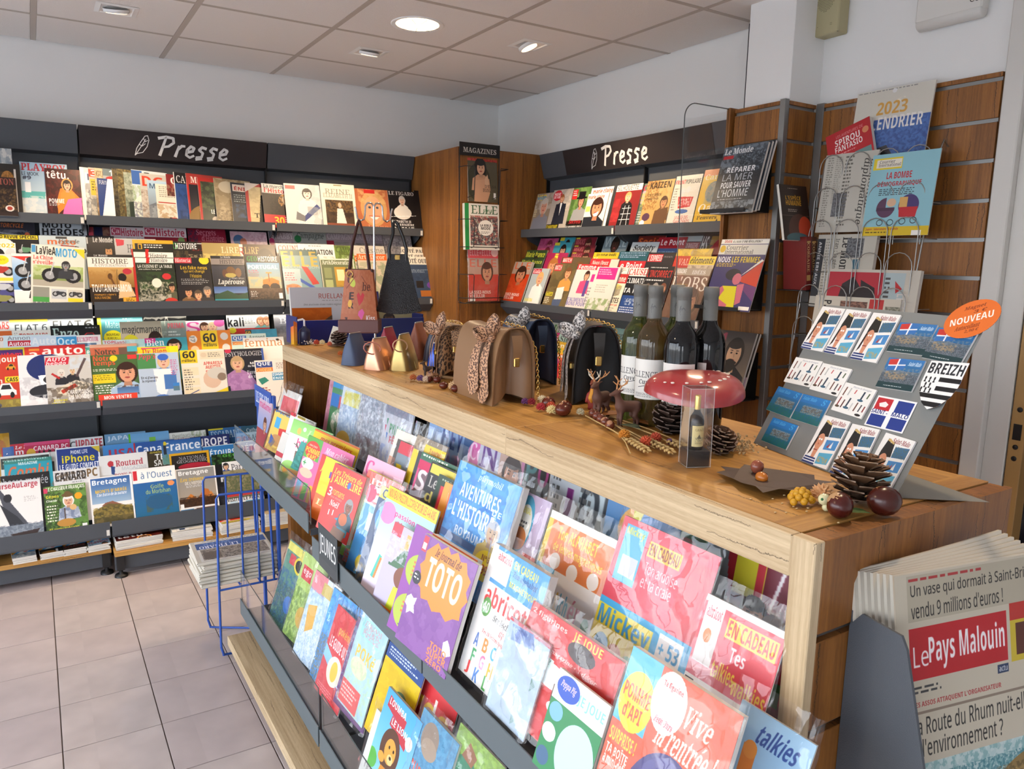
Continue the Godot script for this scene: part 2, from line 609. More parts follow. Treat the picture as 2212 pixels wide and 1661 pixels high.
func plastic_wrap(o: Node3D, w: float, h: float, bow: float, top: float) -> void:
	var s := st()
	wrinkle.seed += 1
	var sd := R.randf() * 50.0
	sheet(s, func(u: float, v: float) -> Vector3:
		var x := (u - 0.5) * (w + 0.016)
		var y := v * (h + 0.006 + top) - 0.004
		var z := 0.007 + bow * 2.0 * v * (1.0 - v) + 0.0055 * wrinkle.get_noise_2d(x * 55.0 + y * 30.0 + sd, y * 42.0)
		if y > h:
			z += 0.006 * wrinkle.get_noise_2d(x * 260.0 + sd, 7.0)
		if u == 0.0 or u == 1.0:
			z -= 0.008
		return Vector3(x, y, z), 22, 30)
	put(s, "plastic_wrap", M.film, o)

func frame_of(row: String) -> Array:
	var d: Array = ROWS[row]
	var a := deg_to_rad(d[3])
	if d[0] == 0:
		return [Vector3(0, d[2], d[1]), Vector3.RIGHT, Vector3(0, cos(a), -sin(a))]
	return [Vector3(d[1], d[2], 0), Vector3.BACK, Vector3(sin(a), cos(a), 0)]

func magazine(d: Array) -> void:
	# row, along, base, width, height, thickness, turn, roll, offset, wrapped, near, label, cover
	var fr := frame_of(d[0])
	var r: Vector3 = fr[1]
	var u: Vector3 = fr[2]
	var n := r.cross(u)
	var a := deg_to_rad(d[6])
	var r2 := r * cos(a) - n * sin(a)
	var n2 := r2.cross(u)
	var w: float = d[3]
	var h: float = d[4]
	var b := Basis(r2, u, n2) * Basis(Vector3(0, 0, 1), deg_to_rad(d[7]))
	var tl: Vector3 = fr[0] + r * d[1] + u * (d[2] + h) + n * (d[8] + d[5])
	var base := tl + b.x * w / 2 - b.y * h
	var key: String = ["far", "near", "big"][d[10]]
	var kind: String = d[13] if d.size() > 13 else "magazine"
	var o := thing(kind, d[11], kind, base, b, GROUPS[d[0].substr(0, 1)])
	var bow := R.randf_range(-0.003, 0.003)
	magazine_parts(o, w, h, d[5], key, cell(key, d[12]), bow, R.randf_range(0.0, 0.004))
	if d[9]:
		plastic_wrap(o, w, h, bow, 0.035 if d[0][0] in ["C", "A", "B"] else 0.02)

# ---------- the room ----------
func build_materials() -> void:
	M.wood = tmat(wood_image(512, 1024, [hx("6a4018"), hx("a86d2f")], 11, 46), 0.5, Vector3(1.6, 0.8, 1))
	M.wood_pale = tmat(wood_image(512, 1024, [hx("a58a66"), hx("d8c19c")], 23, 60), 0.5, Vector3(2.2, 0.8, 1))
	M.wood_top = tmat(wood_image(512, 1024, [hx("946630"), hx("d2a055")], 37, 40), 0.42, Vector3(1.4, 0.7, 1))
	M.dark = mat(hx("4b4f55"), 0.55)
	var grit := NoiseTexture2D.new()
	grit.width = 256
	grit.height = 256
	grit.seamless = true
	grit.as_normal_map = true
	grit.bump_strength = 2.0
	grit.noise = noise(0.25, 3)
	M.dark.normal_enabled = true
	M.dark.normal_texture = grit
	M.dark.normal_scale = 0.25
	M.dark.uv1_triplanar = true
	M.dark.uv1_scale = Vector3(6, 6, 6)
	M.sign = mat(hx("2b2324"), 0.5)
	M.white = mat(hx("f2f2f0"), 0.85)
	M.wall = M.white.duplicate()
	M.wall.normal_enabled = true
	M.wall.normal_texture = grit
	M.wall.normal_scale = 0.12
	M.wall.uv1_triplanar = true
	M.wall.uv1_scale = Vector3(4, 4, 4)
	M.ceil = mat(hx("f0ebe6"), 0.9)
	M.ceil.normal_enabled = true
	M.ceil.normal_texture = grit
	M.ceil.normal_scale = 0.9
	M.ceil.uv1_triplanar = true
	M.ceil.uv1_scale = Vector3(5, 5, 5)
	M.grid = mat(hx("bfb5ab"), 0.6)
	M.grout = mat(hx("5f5654"), 0.9)
	for k in 3:
		var im := noise(0.02, 60 + k).get_image(256, 256)
		im.convert(Image.FORMAT_RGB8)
		var d := im.get_data()
		var base: Color = [hx("bcaeab"), hx("b8aaa8"), hx("bfb2ae")][k]
		for i in 256 * 256:
			var t := 0.94 + 0.1 * d[i * 3] / 255.0
			d[i * 3] = int(minf(255, base.r * 255 * t))
			d[i * 3 + 1] = int(minf(255, base.g * 255 * t))
			d[i * 3 + 2] = int(minf(255, base.b * 255 * t))
		M["tile%d" % k] = tmat(Image.create_from_data(256, 256, false, Image.FORMAT_RGB8, d), 0.38)
	M.chrome = mat(hx("d8d8d8"), 0.16, 1.0)
	M.steel = mat(hx("a8a8a6"), 0.38, 0.9)
	M.alu = mat(hx("8f8f8e"), 0.42, 0.7)
	M.black = mat(hx("18181a"), 0.45)
	M.blue = mat(hx("2f55a8"), 0.4)
	M.paper = mat(hx("dcd8cf"), 0.8)
	M.newsprint = mat(hx("c9c2b4"), 0.9)
	M.film = mat(Color(1, 1, 1, 0.012), 0.05)
	M.film.metallic_specular = 0.85
	M.film.transparency = BaseMaterial3D.TRANSPARENCY_ALPHA
	M.acrylic = mat(Color(0.97, 0.99, 0.99, 0.01), 0.03)
	M.acrylic.transparency = BaseMaterial3D.TRANSPARENCY_ALPHA
	M.clear_edge = mat(Color(0.35, 0.37, 0.37), 0.2)
	M.gold = mat(hx("d9b46a"), 0.25, 1.0)
	M.far = mat(Color.WHITE)
	M.near = mat(Color.WHITE)
	M.misc = mat(Color.WHITE)
	M.lamp = mat(Color.WHITE)
	M.lamp.emission_enabled = true
	M.lamp.emission = Color(1.0, 0.86, 0.66)
	M.lamp.emission_energy_multiplier = 4.0

func build_shell() -> void:
	# floor: slab, then one mesh for each tile
	var s := st()
	box(s, Vector3(-2.7, -0.12, -5.0), Vector3(4.6, -0.004, 2.7))
	var fl := structure(s, "floor", M.grout)
	var px := 0.306
	var pz := 0.302
	s = st()
	box(s, Vector3(0.002, -0.006, 0.002), Vector3(px - 0.002, 0, pz - 0.002), 2, 0.0008)
	var proto := put(s, "tile", M.tile0, fl)
	var rest := st()
	for i in range(-8, 14):
		for j in range(-6, 19):
			var at := Vector3(-0.027 + i * px, 0, -3.045 + j * pz)
			if at.x < -2.5 or at.x > 4.4 or at.z < -4.75 or at.z > 2.3:
				continue
			if i <= 3 and j <= 13:
				if i == -8 and j == -5:
					proto.position = at
				else:
					again(proto, fl, Transform3D(Basis(), at), M["tile%d" % (R.randi() % 3)])
			else:
				X = Transform3D(Basis(), at)
				box(rest, Vector3(0.002, -0.006, 0.002), Vector3(px - 0.002, 0, pz - 0.002), 2)
	var rs := put(rest, "tile_field", M.tile1, fl)
	rs.set_meta("kind", "stuff")
	# walls
	s = st()
	box(s, Vector3(-2.6, 0, -4.93), Vector3(3.0, 3.0, -4.777))
	structure(s, "wall_back", M.wall)
	s = st()
	box(s, Vector3(2.863, 0, -4.93), Vector3(3.0, 3.0, -2.2))
	box(s, Vector3(2.80, 0, -2.2), Vector3(3.0, 3.0, -1.24))
	box(s, Vector3(2.80, 2.12, -1.24), Vector3(3.0, 3.0, -0.30))
	box(s, Vector3(2.80, 0, -0.30), Vector3(3.0, 3.0, 2.6))
	structure(s, "wall_right", M.wall)
	s = st()
	box(s, Vector3(2.61, 0, -2.327), Vector3(2.87, 2.74, -2.098), 1, 0.002)
	structure(s, "trim_1", M.wall)
	# front wall with one glazed door behind the viewer, left wall nearly all shop window
	s = st()
	for b in [[-2.6, 0.0, -2.3, 3.0], [-1.3, 0.0, 3.0, 3.0], [-2.3, 0.0, -1.3, 0.12], [-2.3, 2.25, -1.3, 3.0]]:
		box(s, Vector3(b[0], b[1], 2.4), Vector3(b[2], b[3], 2.6))
	structure(s, "wall_front", M.wall)
	s = st()
	for b in [[-4.93, 0.0, -4.62, 3.0], [1.9, 0.0, 2.6, 3.0], [-4.62, 0.0, 1.9, 0.12], [-4.62, 2.42, 1.9, 3.0]]:
		box(s, Vector3(-2.6, b[1], b[0]), Vector3(-2.42, b[3], b[2]))
	structure(s, "wall_left", M.wall)
	# windows: frame, mullions and panes
	var n := 1
	for w in [[0, -4.62, 1.9, 0.12, 2.42, 5], [1, 1.3, 2.3, 0.12, 2.25, 1]]:
		s = st()
		var a: float = w[1]
		var b: float = w[2]
		X = Transform3D(Basis(), Vector3(0, 0, 0)) if w[0] == 0 else Transform3D(Basis(Vector3(0, 0, 1), Vector3.UP, Vector3(-1, 0, 0)), Vector3(0, 0, 0))
		var d := -2.50 if w[0] == 0 else 2.50
		for k in int(w[5]) + 1:
			var q: float = lerpf(a, b, float(k) / w[5])
			box(s, Vector3(d - 0.03, w[3], q - 0.03), Vector3(d + 0.03, w[4], q + 0.03))
		for y in [w[3], w[4] - 0.06]:
			box(s, Vector3(d - 0.03, y, a), Vector3(d + 0.03, y + 0.06, b))
		var keep := X
		var fr := structure(s, "window_%d" % n, M.alu)
		for k in int(w[5]):
			s = st()
			X = keep
			box(s, Vector3(d - 0.004, w[3] + 0.06, lerpf(a, b, float(k) / w[5]) + 0.03), Vector3(d + 0.004, w[4] - 0.06, lerpf(a, b, float(k + 1) / w[5]) - 0.03))
			put(s, "pane", M.acrylic, fr)
		n += 1
	s = st()
	box(s, Vector3(-14, -0.2, -14), Vector3(-2.6, -0.02, 12))
	box(s, Vector3(-2.6, -0.2, 2.7), Vector3(6, -0.02, 12))
	structure(s, "floor_pavement", mat(hx("a8a6a2"), 0.9))
	# ceiling: slab, bars and panels
	s = st()
	box(s, Vector3(-2.7, 2.74, -5.0), Vector3(4.6, 2.86, 2.7))
	var ce := structure(s, "ceiling", M.grid)
	s = st()
	box(s, Vector3(0.0125, 2.7225, 0.0125), Vector3(0.5875, 2.739, 0.5875), 2, 0.0015)
	var tile := put(s, "ceiling_panel", M.ceil, ce)
	var first := true
	var bars := st()
	var gx := []
	var gz := []
	for i in range(-8, 3):
		gx.append(1.889 + 0.6 * i)
	for j in range(-3, 12):
		gz.append(-3.675 + 0.6 * j)
	for i in gx.size():
		for j in gz.size():
			var x0: float = maxf(gx[i], -2.42)
			var x1: float = minf(gx[i] + 0.6, 2.863)
			var z0: float = maxf(gz[j], -4.777)
			var z1: float = minf(gz[j] + 0.6, 2.4)
			if x1 - x0 < 0.03 or z1 - z0 < 0.03:
				continue
			var t := Transform3D(Basis.from_scale(Vector3((x1 - x0) / 0.6, 1, (z1 - z0) / 0.6)), Vector3(x0, 0, z0))
			if first:
				tile.transform = t
				first = false
			else:
				again(tile, ce, t)
	for x in gx:
		if x > -2.42:
			s = st()
			box(s, Vector3(x - 0.012, 2.722, -4.777), Vector3(x + 0.012, 2.732, 2.4))
			put(s, "ceiling_bar", M.grid, ce)
	for z in gz:
		if z > -4.777 and z < 2.4:
			s = st()
			box(s, Vector3(-2.42, 2.7222, z - 0.012), Vector3(2.863, 2.7318, z + 0.012))
			put(s, "ceiling_bar", M.grid, ce)
	# back room seen through the doorway
	s = st()
	box(s, Vector3(4.4, 0, -2.4), Vector3(4.5, 3, 1.2))
	box(s, Vector3(2.8, 0, -2.5), Vector3(4.5, 3, -2.4))
	box(s, Vector3(2.8, 0, 1.2), Vector3(4.5, 3, 1.3))
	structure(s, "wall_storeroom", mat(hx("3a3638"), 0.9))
	# door casing and the open door
	s = st()
	box(s, Vector3(2.762, 0, -1.368), Vector3(2.80, 2.74, -1.305), 1, 0.004)
	structure(s, "trim_2", mat(hx("d9d6d0"), 0.6))
	s = st()
	box(s, Vector3(2.792, 0, -1.305), Vector3(2.80, 2.74, -1.235), 1, 0.002)
	structure(s, "trim_3", mat(hx("d9d6d0"), 0.6))
	s = st()
	box(s, Vector3(2.80, 0.01, -1.233), Vector3(2.86, 2.1, -1.185), 1, 0.002)
	var dr := structure(s, "door_1", mat(hx("b08a54"), 0.5))
	s = st()
	box(s, Vector3(2.86, 0.01, -1.228), Vector3(3.62, 2.1, -1.19))
	put(s, "door_leaf", mat(hx("26222a"), 0.25), dr)
	s = st()
	for y in [1.02, 1.06, 1.19, 1.66]:
		X = Transform3D(Basis(Vector3.BACK, PI / 2), Vector3(2.7995, y, -1.209))
		lathe(s, [Vector2(0, 0.0008), Vector2(0.009, 0.0008), Vector2(0.009, 0)], 12)
	put(s, "latch_hole", M.black, dr)
	s = st()
	box(s, Vector3(2.798, 1.085, -1.222), Vector3(2.8, 1.14, -1.196))
	put(s, "latch_plate", M.black, dr)
	var rack := thing("storage_shelf", "dark shelving full of papers in the unlit back room", "shelf", Vector3(3.7, 0, -0.9))
	for k in 7:
		s = st()
		box(s, Vector3(-0.1, 0.2 + k * 0.3, -0.25), Vector3(0.5, 0.22 + k * 0.3, 1.2))
		put(s, "shelf_board", mat(hx("4a4654"), 0.6), rack)
		for q in 6:
			s = st()
			box(s, Vector3(-0.05, 0.22 + k * 0.3, -0.22 + q * 0.23), Vector3(0.25, 0.25 + k * 0.3 + R.randf() * 0.12, -0.03 + q * 0.23))
			put(s, "paper_stack", M.newsprint if R.randf() > 0.5 else mat(hx("5a5668"), 0.7), rack)

func spot(at: Vector3, aim: Vector3, energy: float, angle := 55.0, size := 0.04, col := Color(1.0, 0.88, 0.72)) -> SpotLight3D:
	var l := SpotLight3D.new()
	l.light_color = col
	l.light_energy = energy * 0.14
	l.spot_angle = angle
	l.spot_angle_attenuation = 0.6
	l.spot_range = 9
	l.spot_attenuation = 2
	l.light_size = size
	l.shadow_enabled = true
	l.name = numbered("spot_lamp")
	add_child(l)
	l.look_at_from_position(at, at + aim, Vector3.FORWARD)
	return l

func build_lamps() -> void:
	# round downlight: rim, reflector bowl, two tubes
	for p in [Vector3(1.587, 2.722, -3.385), Vector3(-0.85, 2.722, -1.55)]:
		var o := thing("round_downlight", "large round recessed ceiling downlight with glowing ribbed reflector" if p.x > 0 else "round recessed downlight over the floor, left of the frame", "lamp", p)
		var s := st()
		lathe(s, [Vector2(0.098, 0.0), Vector2(0.118, -0.004), Vector2(0.122, -0.001), Vector2(0.122, 0.002)], 36)
		put(s, "rim", M.white, o)
		s = st()
		lathe(s, [Vector2(0.1, -0.001), Vector2(0.092, -0.0016), Vector2(0.08, -0.0022), Vector2(0.0, -0.003)], 24)
		put(s, "glow_plate", M.lamp, o)
		s = st()
		for k in 9:
			X = Transform3D(yaw(k * 40.0), Vector3.ZERO)
			box(s, Vector3(-0.001, -0.0075, 0.03), Vector3(0.001, -0.0025, 0.096))
		put(s, "reflector_rib", M.chrome, o)
		spot(p + Vector3(0, -0.03, 0), Vector3(0, -1, 0.01), 14.0, 68.0, 0.09)
	var aims := [[Vector3(1.583, 2.722, -3.973), Vector3(0, -1, -0.3), 9.0], [Vector3(2.19, 2.722, -3.36), Vector3(0.35, -1, 0.25), 12.0], [Vector3(0.4, 2.722, -3.973), Vector3(0.1, -1, -0.32), 10.0], [Vector3(-0.8, 2.722, -3.973), Vector3(0.1, -1, -0.45), 9.0], [Vector3(2.19, 2.722, -2.16), Vector3(-0.35, -1, 0.3), 9.0], [Vector3(1.58, 2.722, -0.96), Vector3(-0.25, -1, 0.15), 7.0]]
	for a in aims:
		var p: Vector3 = a[0]
		var k := aims.find(a)
		var labels := ["square white gimbal spotlight tilted toward the left shelves", "square white gimbal spotlight with bright lamp toward right shelves", "square gimbal spotlight above left magazine wall, out of frame", "square gimbal spotlight near the shop window, out of frame", "square gimbal spotlight above the counter, out of frame", "square gimbal spotlight above the viewer, out of frame"]
		var o := thing("square_spotlight", labels[k], "lamp", p, Basis(), "recessed square spotlights")
		var s := st()
		for q in 4:
			X = Transform3D(yaw(q * 90.0), Vector3.ZERO)
			quad(s, Vector3(-0.085, -0.001, 0.085), Vector3(0.085, -0.001, 0.085), Vector3(0.065, -0.004, 0.065), Vector3(-0.065, -0.004, 0.065), Vector2.ZERO, Vector2.ZERO, Vector2.ZERO, Vector2.ZERO)
			quad(s, Vector3(-0.065, -0.004, 0.065), Vector3(0.065, -0.004, 0.065), Vector3(0.06, 0.0, 0.06), Vector3(-0.06, 0.0, 0.06), Vector2.ZERO, Vector2.ZERO, Vector2.ZERO, Vector2.ZERO)
		put(s, "bezel", M.white, o)
		var aim: Vector3 = Vector3(a[1]).normalized()
		s = st()
		X = Transform3D(Basis(Quaternion(Vector3.DOWN, aim)), Vector3(0, -0.014, 0))
		lathe(s, [Vector2(0.0, 0.0), Vector2(0.046, 0.0), Vector2(0.052, 0.002), Vector2(0.054, 0.016)], 24)
		put(s, "lamp_ring", M.white, o)
		s = st()
		X = Transform3D(Basis(Quaternion(Vector3.DOWN, aim)), Vector3(0, -0.014, 0))
		lathe(s, [Vector2(0.0, -0.003), Vector2(0.043, -0.001)], 24)
		put(s, "lamp_glass", M.lamp, o)
		spot(p + Vector3(0, -0.02, 0) + aim * 0.02, aim, a[2], 42.0, 0.045)

# extrude a profile of (depth, height) along local x
func along(s: SurfaceTool, prof: Array, x0: float, x1: float, base := Transform3D()) -> void:
	X = base * Transform3D(Basis(Vector3(0, 0, 1), Vector3.UP, Vector3(-1, 0, 0)), Vector3.ZERO)
	extrude(s, PackedVector2Array(prof), -x1, -x0)

func lettering(o: Node3D, at: Transform3D, k: float) -> void:
	var s := st()
	X = at * Transform3D(Basis.from_scale(Vector3(k, k, k)), Vector3.ZERO)
	var L := [[0.3, 0.0, 0.5, 1.0], [0.12, 0.92, 0.5, 1.02, 0.86, 0.98, 0.92, 0.74, 0.68, 0.52, 0.4, 0.46], [1.1, 0.0, 1.22, 0.58], [1.2, 0.42, 1.36, 0.6, 1.52, 0.6], [1.66, 0.28, 1.96, 0.36, 2.02, 0.54, 1.84, 0.62, 1.66, 0.4, 1.66, 0.12, 1.86, 0.0, 2.06, 0.12], [2.66, 0.56, 2.44, 0.62, 2.3, 0.46, 2.52, 0.3, 2.48, 0.08, 2.2, 0.04], [2.2, -0.06, 2.5, -0.02], [3.26, 0.56, 3.04, 0.62, 2.9, 0.46, 3.12, 0.3, 3.08, 0.08, 2.8, 0.04], [2.84, -0.06, 3.1, -0.02], [3.46, 0.28, 3.76, 0.36, 3.82, 0.54, 3.64, 0.62, 3.46, 0.4, 3.46, 0.12, 3.66, 0.0, 3.86, 0.12]]
	for q in L:
		var pts := []
		for i in range(0, q.size(), 2):
			pts.append(Vector2(q[i] + 0.14 * q[i + 1], q[i + 1]))
		stroke(s, pts, 0.16, 0.0, 0.25)
	put(s, "lettering", mat(hx("efeeec"), 0.5), o)
	s = st()
	X = at * Transform3D(Basis.from_scale(Vector3(k, k, k)), Vector3.ZERO)
	for q in [[-0.95, -0.1, -0.86, 0.28, -0.66, 0.62, -0.44, 0.96, -0.3, 1.0, -0.24, 0.76, -0.34, 0.4, -0.56, 0.08, -0.84, 0.0, -0.95, -0.1], [-0.9, -0.04, -0.6, 0.45, -0.4, 0.8], [-0.74, 0.5, -0.58, 0.42, -0.42, 0.56], [-0.5, 0.82, -0.44, 0.66, -0.3, 0.74]]:
		var pts := []
		for i in range(0, q.size(), 2):
			pts.append(Vector2(q[i], q[i + 1]))
		stroke(s, pts, 0.035)
	put(s, "feather_mark", mat(hx("efeeec"), 0.5), o)

# one bay of the wall shelving; local x runs along the wall, local z out from it
func wall_bay(label: String, frame: Transform3D, s0: float, s1: float, base_z: float, shelves: Array, signed_: bool) -> Node3D:
	var o := thing("shelving_bay", label, "shelving", frame.origin, frame.basis, "wall shelving bays")
	var g := 0.004
	var s := st()
	box(s, Vector3(s0 + g, 0.1, 0.004), Vector3(s1 - g, 2.3, 0.05))
	put(s, "back_panel", M.dark, o)
	for x in [s0, s1]:
		s = st()
		var ix: float = x + (0.0002 if x == s0 else -0.0037)
		box(s, Vector3(ix, 0.02, 0.01), Vector3(ix + 0.0035, 2.29, 0.075))
		put(s, "upright", M.black, o)
	s = st()
	along(s, [Vector2(0.137, 2.305), Vector2(0.131, 2.308), Vector2(0.06, 2.30), Vector2(0.06, 2.294), Vector2(0.129, 2.301), Vector2(0.09, 2.172), Vector2(0.05, 2.16), Vector2(0.05, 2.154), Vector2(0.098, 2.166)], s0 + g, s1 - g)
	put(s, "header", M.sign if signed_ and s1 - s0 > 0.9 and frame.basis.x.x > 0.5 else M.dark, o)
	for sh in shelves:
		var z: float = sh[0]
		var yt: float = sh[1]
		var yb: float = sh[2]
		s = st()
		along(s, [Vector2(z - 0.004, yb + 0.012), Vector2(0.05, yb + 0.012), Vector2(0.05, yb + 0.006), Vector2(z - 0.004, yb + 0.006)], s0 + g, s1 - g)
		var deck := put(s, "shelf", M.dark, o)
		s = st()
		along(s, [Vector2(z, yt), Vector2(z - 0.004, yt), Vector2(z - 0.004, yb + 0.004), Vector2(z - sh[3], yb - sh[4] + 0.004), Vector2(z - sh[3], yb - sh[4]), Vector2(z, yb)], s0 + g, s1 - g)
		put(s, "shelf_lip", M.dark, deck)
		s = st()
		box(s, Vector3(s1 - 0.022, yb + 0.004, z), Vector3(s1 - 0.008, yb + 0.034, z + 0.0012))
		put(s, "price_clip", M.paper, deck)
		for x in [s0 + 0.012, s1 - 0.016]:
			s = st()
			along(s, [Vector2(0.06, yb + 0.006), Vector2(z - 0.03, yb + 0.006), Vector2(z - 0.05, yb - 0.02), Vector2(0.06, yb - 0.09)], x, x + 0.003)
			put(s, "bracket", M.dark, deck)
		for q in sh[5]:
			s = st()
			along(s, [Vector2(q[0] + 0.012, q[1] - 0.003), Vector2(q[0] - 0.05, q[1] - 0.003), Vector2(q[0] - 0.05, q[1] - 0.006), Vector2(q[0] + 0.012, q[1] - 0.006)], s0 + 0.02, s1 - 0.02)
			put(s, "step", M.dark, deck)
	if base_z > 0.0:
		s = st()
		box(s, Vector3(s0 + g, 0.116, 0.06), Vector3(s1 - g, 0.141, base_z), 0, 0.0015)
		put(s, "base_board", M.wood_top, o)
		s = st()
		box(s, Vector3(s0 + g, 0.03, base_z - 0.05), Vector3(s1 - g, 0.115, base_z - 0.04))
		put(s, "plinth", M.dark, o)
		for x in [s0 + 0.03, s1 - 0.03]:
			s = st()
			box(s, Vector3(x - 0.018, 0.035, base_z - 0.035), Vector3(x + 0.018, 0.115, base_z - 0.012))
			put(s, "leg", M.black, o)
			s = st()
			lathe(s, [Vector2(0, 0.036), Vector2(0.009, 0.036), Vector2(0.009, 0.014), Vector2(0.03, 0.012), Vector2(0.032, 0.0)], 16, Vector3(x, 0, base_z - 0.024))
			put(s, "foot", M.black, o)
	return o

func build_wall_units() -> void:
	var lf := Transform3D(Basis(), Vector3(0, 0, -4.777))
	var rf := Transform3D(Basis(Vector3(0, 0, 1), Vector3.UP, Vector3(-1, 0, 0)), Vector3(2.863, 0, 0))
	var sh := [[0.263, 1.847, 1.800, 0.0041, 0.002, []], [0.403, 1.411, 1.372, 0.05, 0.045, [[0.317, 1.47], [0.247, 1.53]]], [0.482, 0.918, 0.878, 0.05, 0.045, [[0.397, 0.985], [0.36, 1.01], [0.322, 1.055]]], [0.532, 0.291, 0.215, 0.004, 0.01, [[0.457, 0.33], [0.42, 0.385], [0.372, 0.43]]]]
	var names := ["dark grey magazine shelving bay at the left edge of the photo", "dark grey magazine shelving bay under the left white lettered sign", "dark grey magazine shelving bay left of the wooden corner"]
	var xs := [-0.713, 0.252, 1.217, 2.157]
	for k in 3:
		var o := wall_bay(names[k], lf, xs[k], xs[k + 1], 0.507 if k == 0 else 0.587, sh, k == 1)
		if k == 1:
			lettering(o, Transform3D(Basis(Vector3.RIGHT, deg_to_rad(16.0)), Vector3(0.61, 2.19, 0.1085)), 0.098)
	# right wall: two bays
	var rs := sh.slice(0, 3)
	var o1 := wall_bay("dark grey magazine shelving bay right of the wooden corner", rf, -4.05, -3.14, 0.0, rs, false)
	wall_bay("dark grey magazine shelving bay behind the wine bottles and clear screen", rf, -3.14, -2.37, 0.0, rs, false)
	var s := st()
	along(s, [Vector2(0.1385, 2.304), Vector2(0.0995, 2.167), Vector2(0.0985, 2.167), Vector2(0.1375, 2.304)], -3.80, -2.62)
	var sp := thing("sign_panel", "brown black sign panel with white brush lettering above right shelves", "sign", rf.origin, rf.basis)
	put(s, "plate", M.sign, sp)
	lettering(sp, Transform3D(Basis(Vector3.RIGHT, deg_to_rad(16.0)), Vector3(-3.46, 2.19, 0.1075)), 0.098)
	# LED strips under the second shelves
	for t in [[lf, -0.70, 2.14], [rf, -4.03, -2.40]]:
		var f: Transform3D = t[0]
		var led := thing("led_strip", "thin white light strip under the left middle shelf" if t[1] > -1 else "thin white light strip under the right middle shelf", "light strip", f.origin, f.basis)
		s = st()
		box(s, Vector3(t[1], 1.322, 0.25), Vector3(t[2], 1.328, 0.265))
		var lm := mat(Color.WHITE)
		lm.emission_enabled = true
		lm.emission = Color(1.0, 0.95, 0.86)
		lm.emission_energy_multiplier = 0.8
		put(s, "light_diffuser", lm, led)
		var l := AreaLight3D.new()
		l.area_size = Vector2(t[2] - t[1], 0.02)
		l.light_energy = 0.2
		l.light_color = Color(1.0, 0.95, 0.86)
		l.shadow_enabled = true
		l.area_range = 6
		l.name = numbered("strip_light")
		add_child(l)
		l.global_transform = f * Transform3D(Basis(Vector3.RIGHT, -PI / 2), Vector3((t[1] + t[2]) / 2, 1.318, 0.2575))
	# wooden corner box
	var cb := thing("corner_cabinet", "oak effect panelled box filling the corner between the shelves", "cabinet", Vector3(2.16, 0, -4.056))
	s = st()
	box(s, Vector3(0, 0, -0.715), Vector3(0.02, 2.305, 0), 1, 0.001)
	put(s, "side_panel", M.wood, cb)
	s = st()
	box(s, Vector3(0.02, 0, -0.02), Vector3(0.70, 2.305, 0), 1, 0.001)
	put(s, "front_panel", M.wood, cb)
	s = st()
	box(s, Vector3(0, 2.305, -0.715), Vector3(0.70, 2.308, 0), 0)
	put(s, "top_cap", M.wood, cb)

# slat wall: every board and every metal strip is a piece of its own
func slat_wall(label: String, t: Transform3D, w: float, y0: float) -> Node3D:
	var o := thing("slat_wall", label, "wall panel", t.origin, t.basis, "slat wall panels")
	var s := st()
	box(s, Vector3(0, y0, -0.022), Vector3(w, 2.305, -0.012), 1)
	put(s, "backing", M.wood, o)
	var edges := [2.305]
	var y := 2.284
	while y > y0:
		edges.append(y)
		y -= 0.1315
	edges.append(y0)
	for k in edges.size() - 1:
		var hi: float = edges[k] - (0.0 if k == 0 else 0.008)
		var lo: float = edges[k + 1] + 0.006
		if hi - lo < 0.01:
			continue
		s = st()
		box(s, Vector3(0.0, lo, -0.012), Vector3(w, hi, 0), 1, 0.001)
		put(s, "slat", M.wood, o)
		if k > 0:
			s = st()
			box(s, Vector3(0.002, edges[k] - 0.008, -0.0119), Vector3(w - 0.002, edges[k] + 0.006, -0.0085))
			box(s, Vector3(0.002, edges[k] - 0.0078, -0.0119), Vector3(w - 0.002, edges[k] - 0.0062, -0.001))
			put(s, "groove_strip", M.alu, o)
	return o

func post(label: String, at: Vector3, a: float, b: float) -> void:
	var s := st()
	box(s, Vector3(-a, 0, -b), Vector3(a, 2.31, b), 1, 0.001)
	var o := put(s, "corner_post", M.alu)
	o.position = at
	tag(o, label, "post")

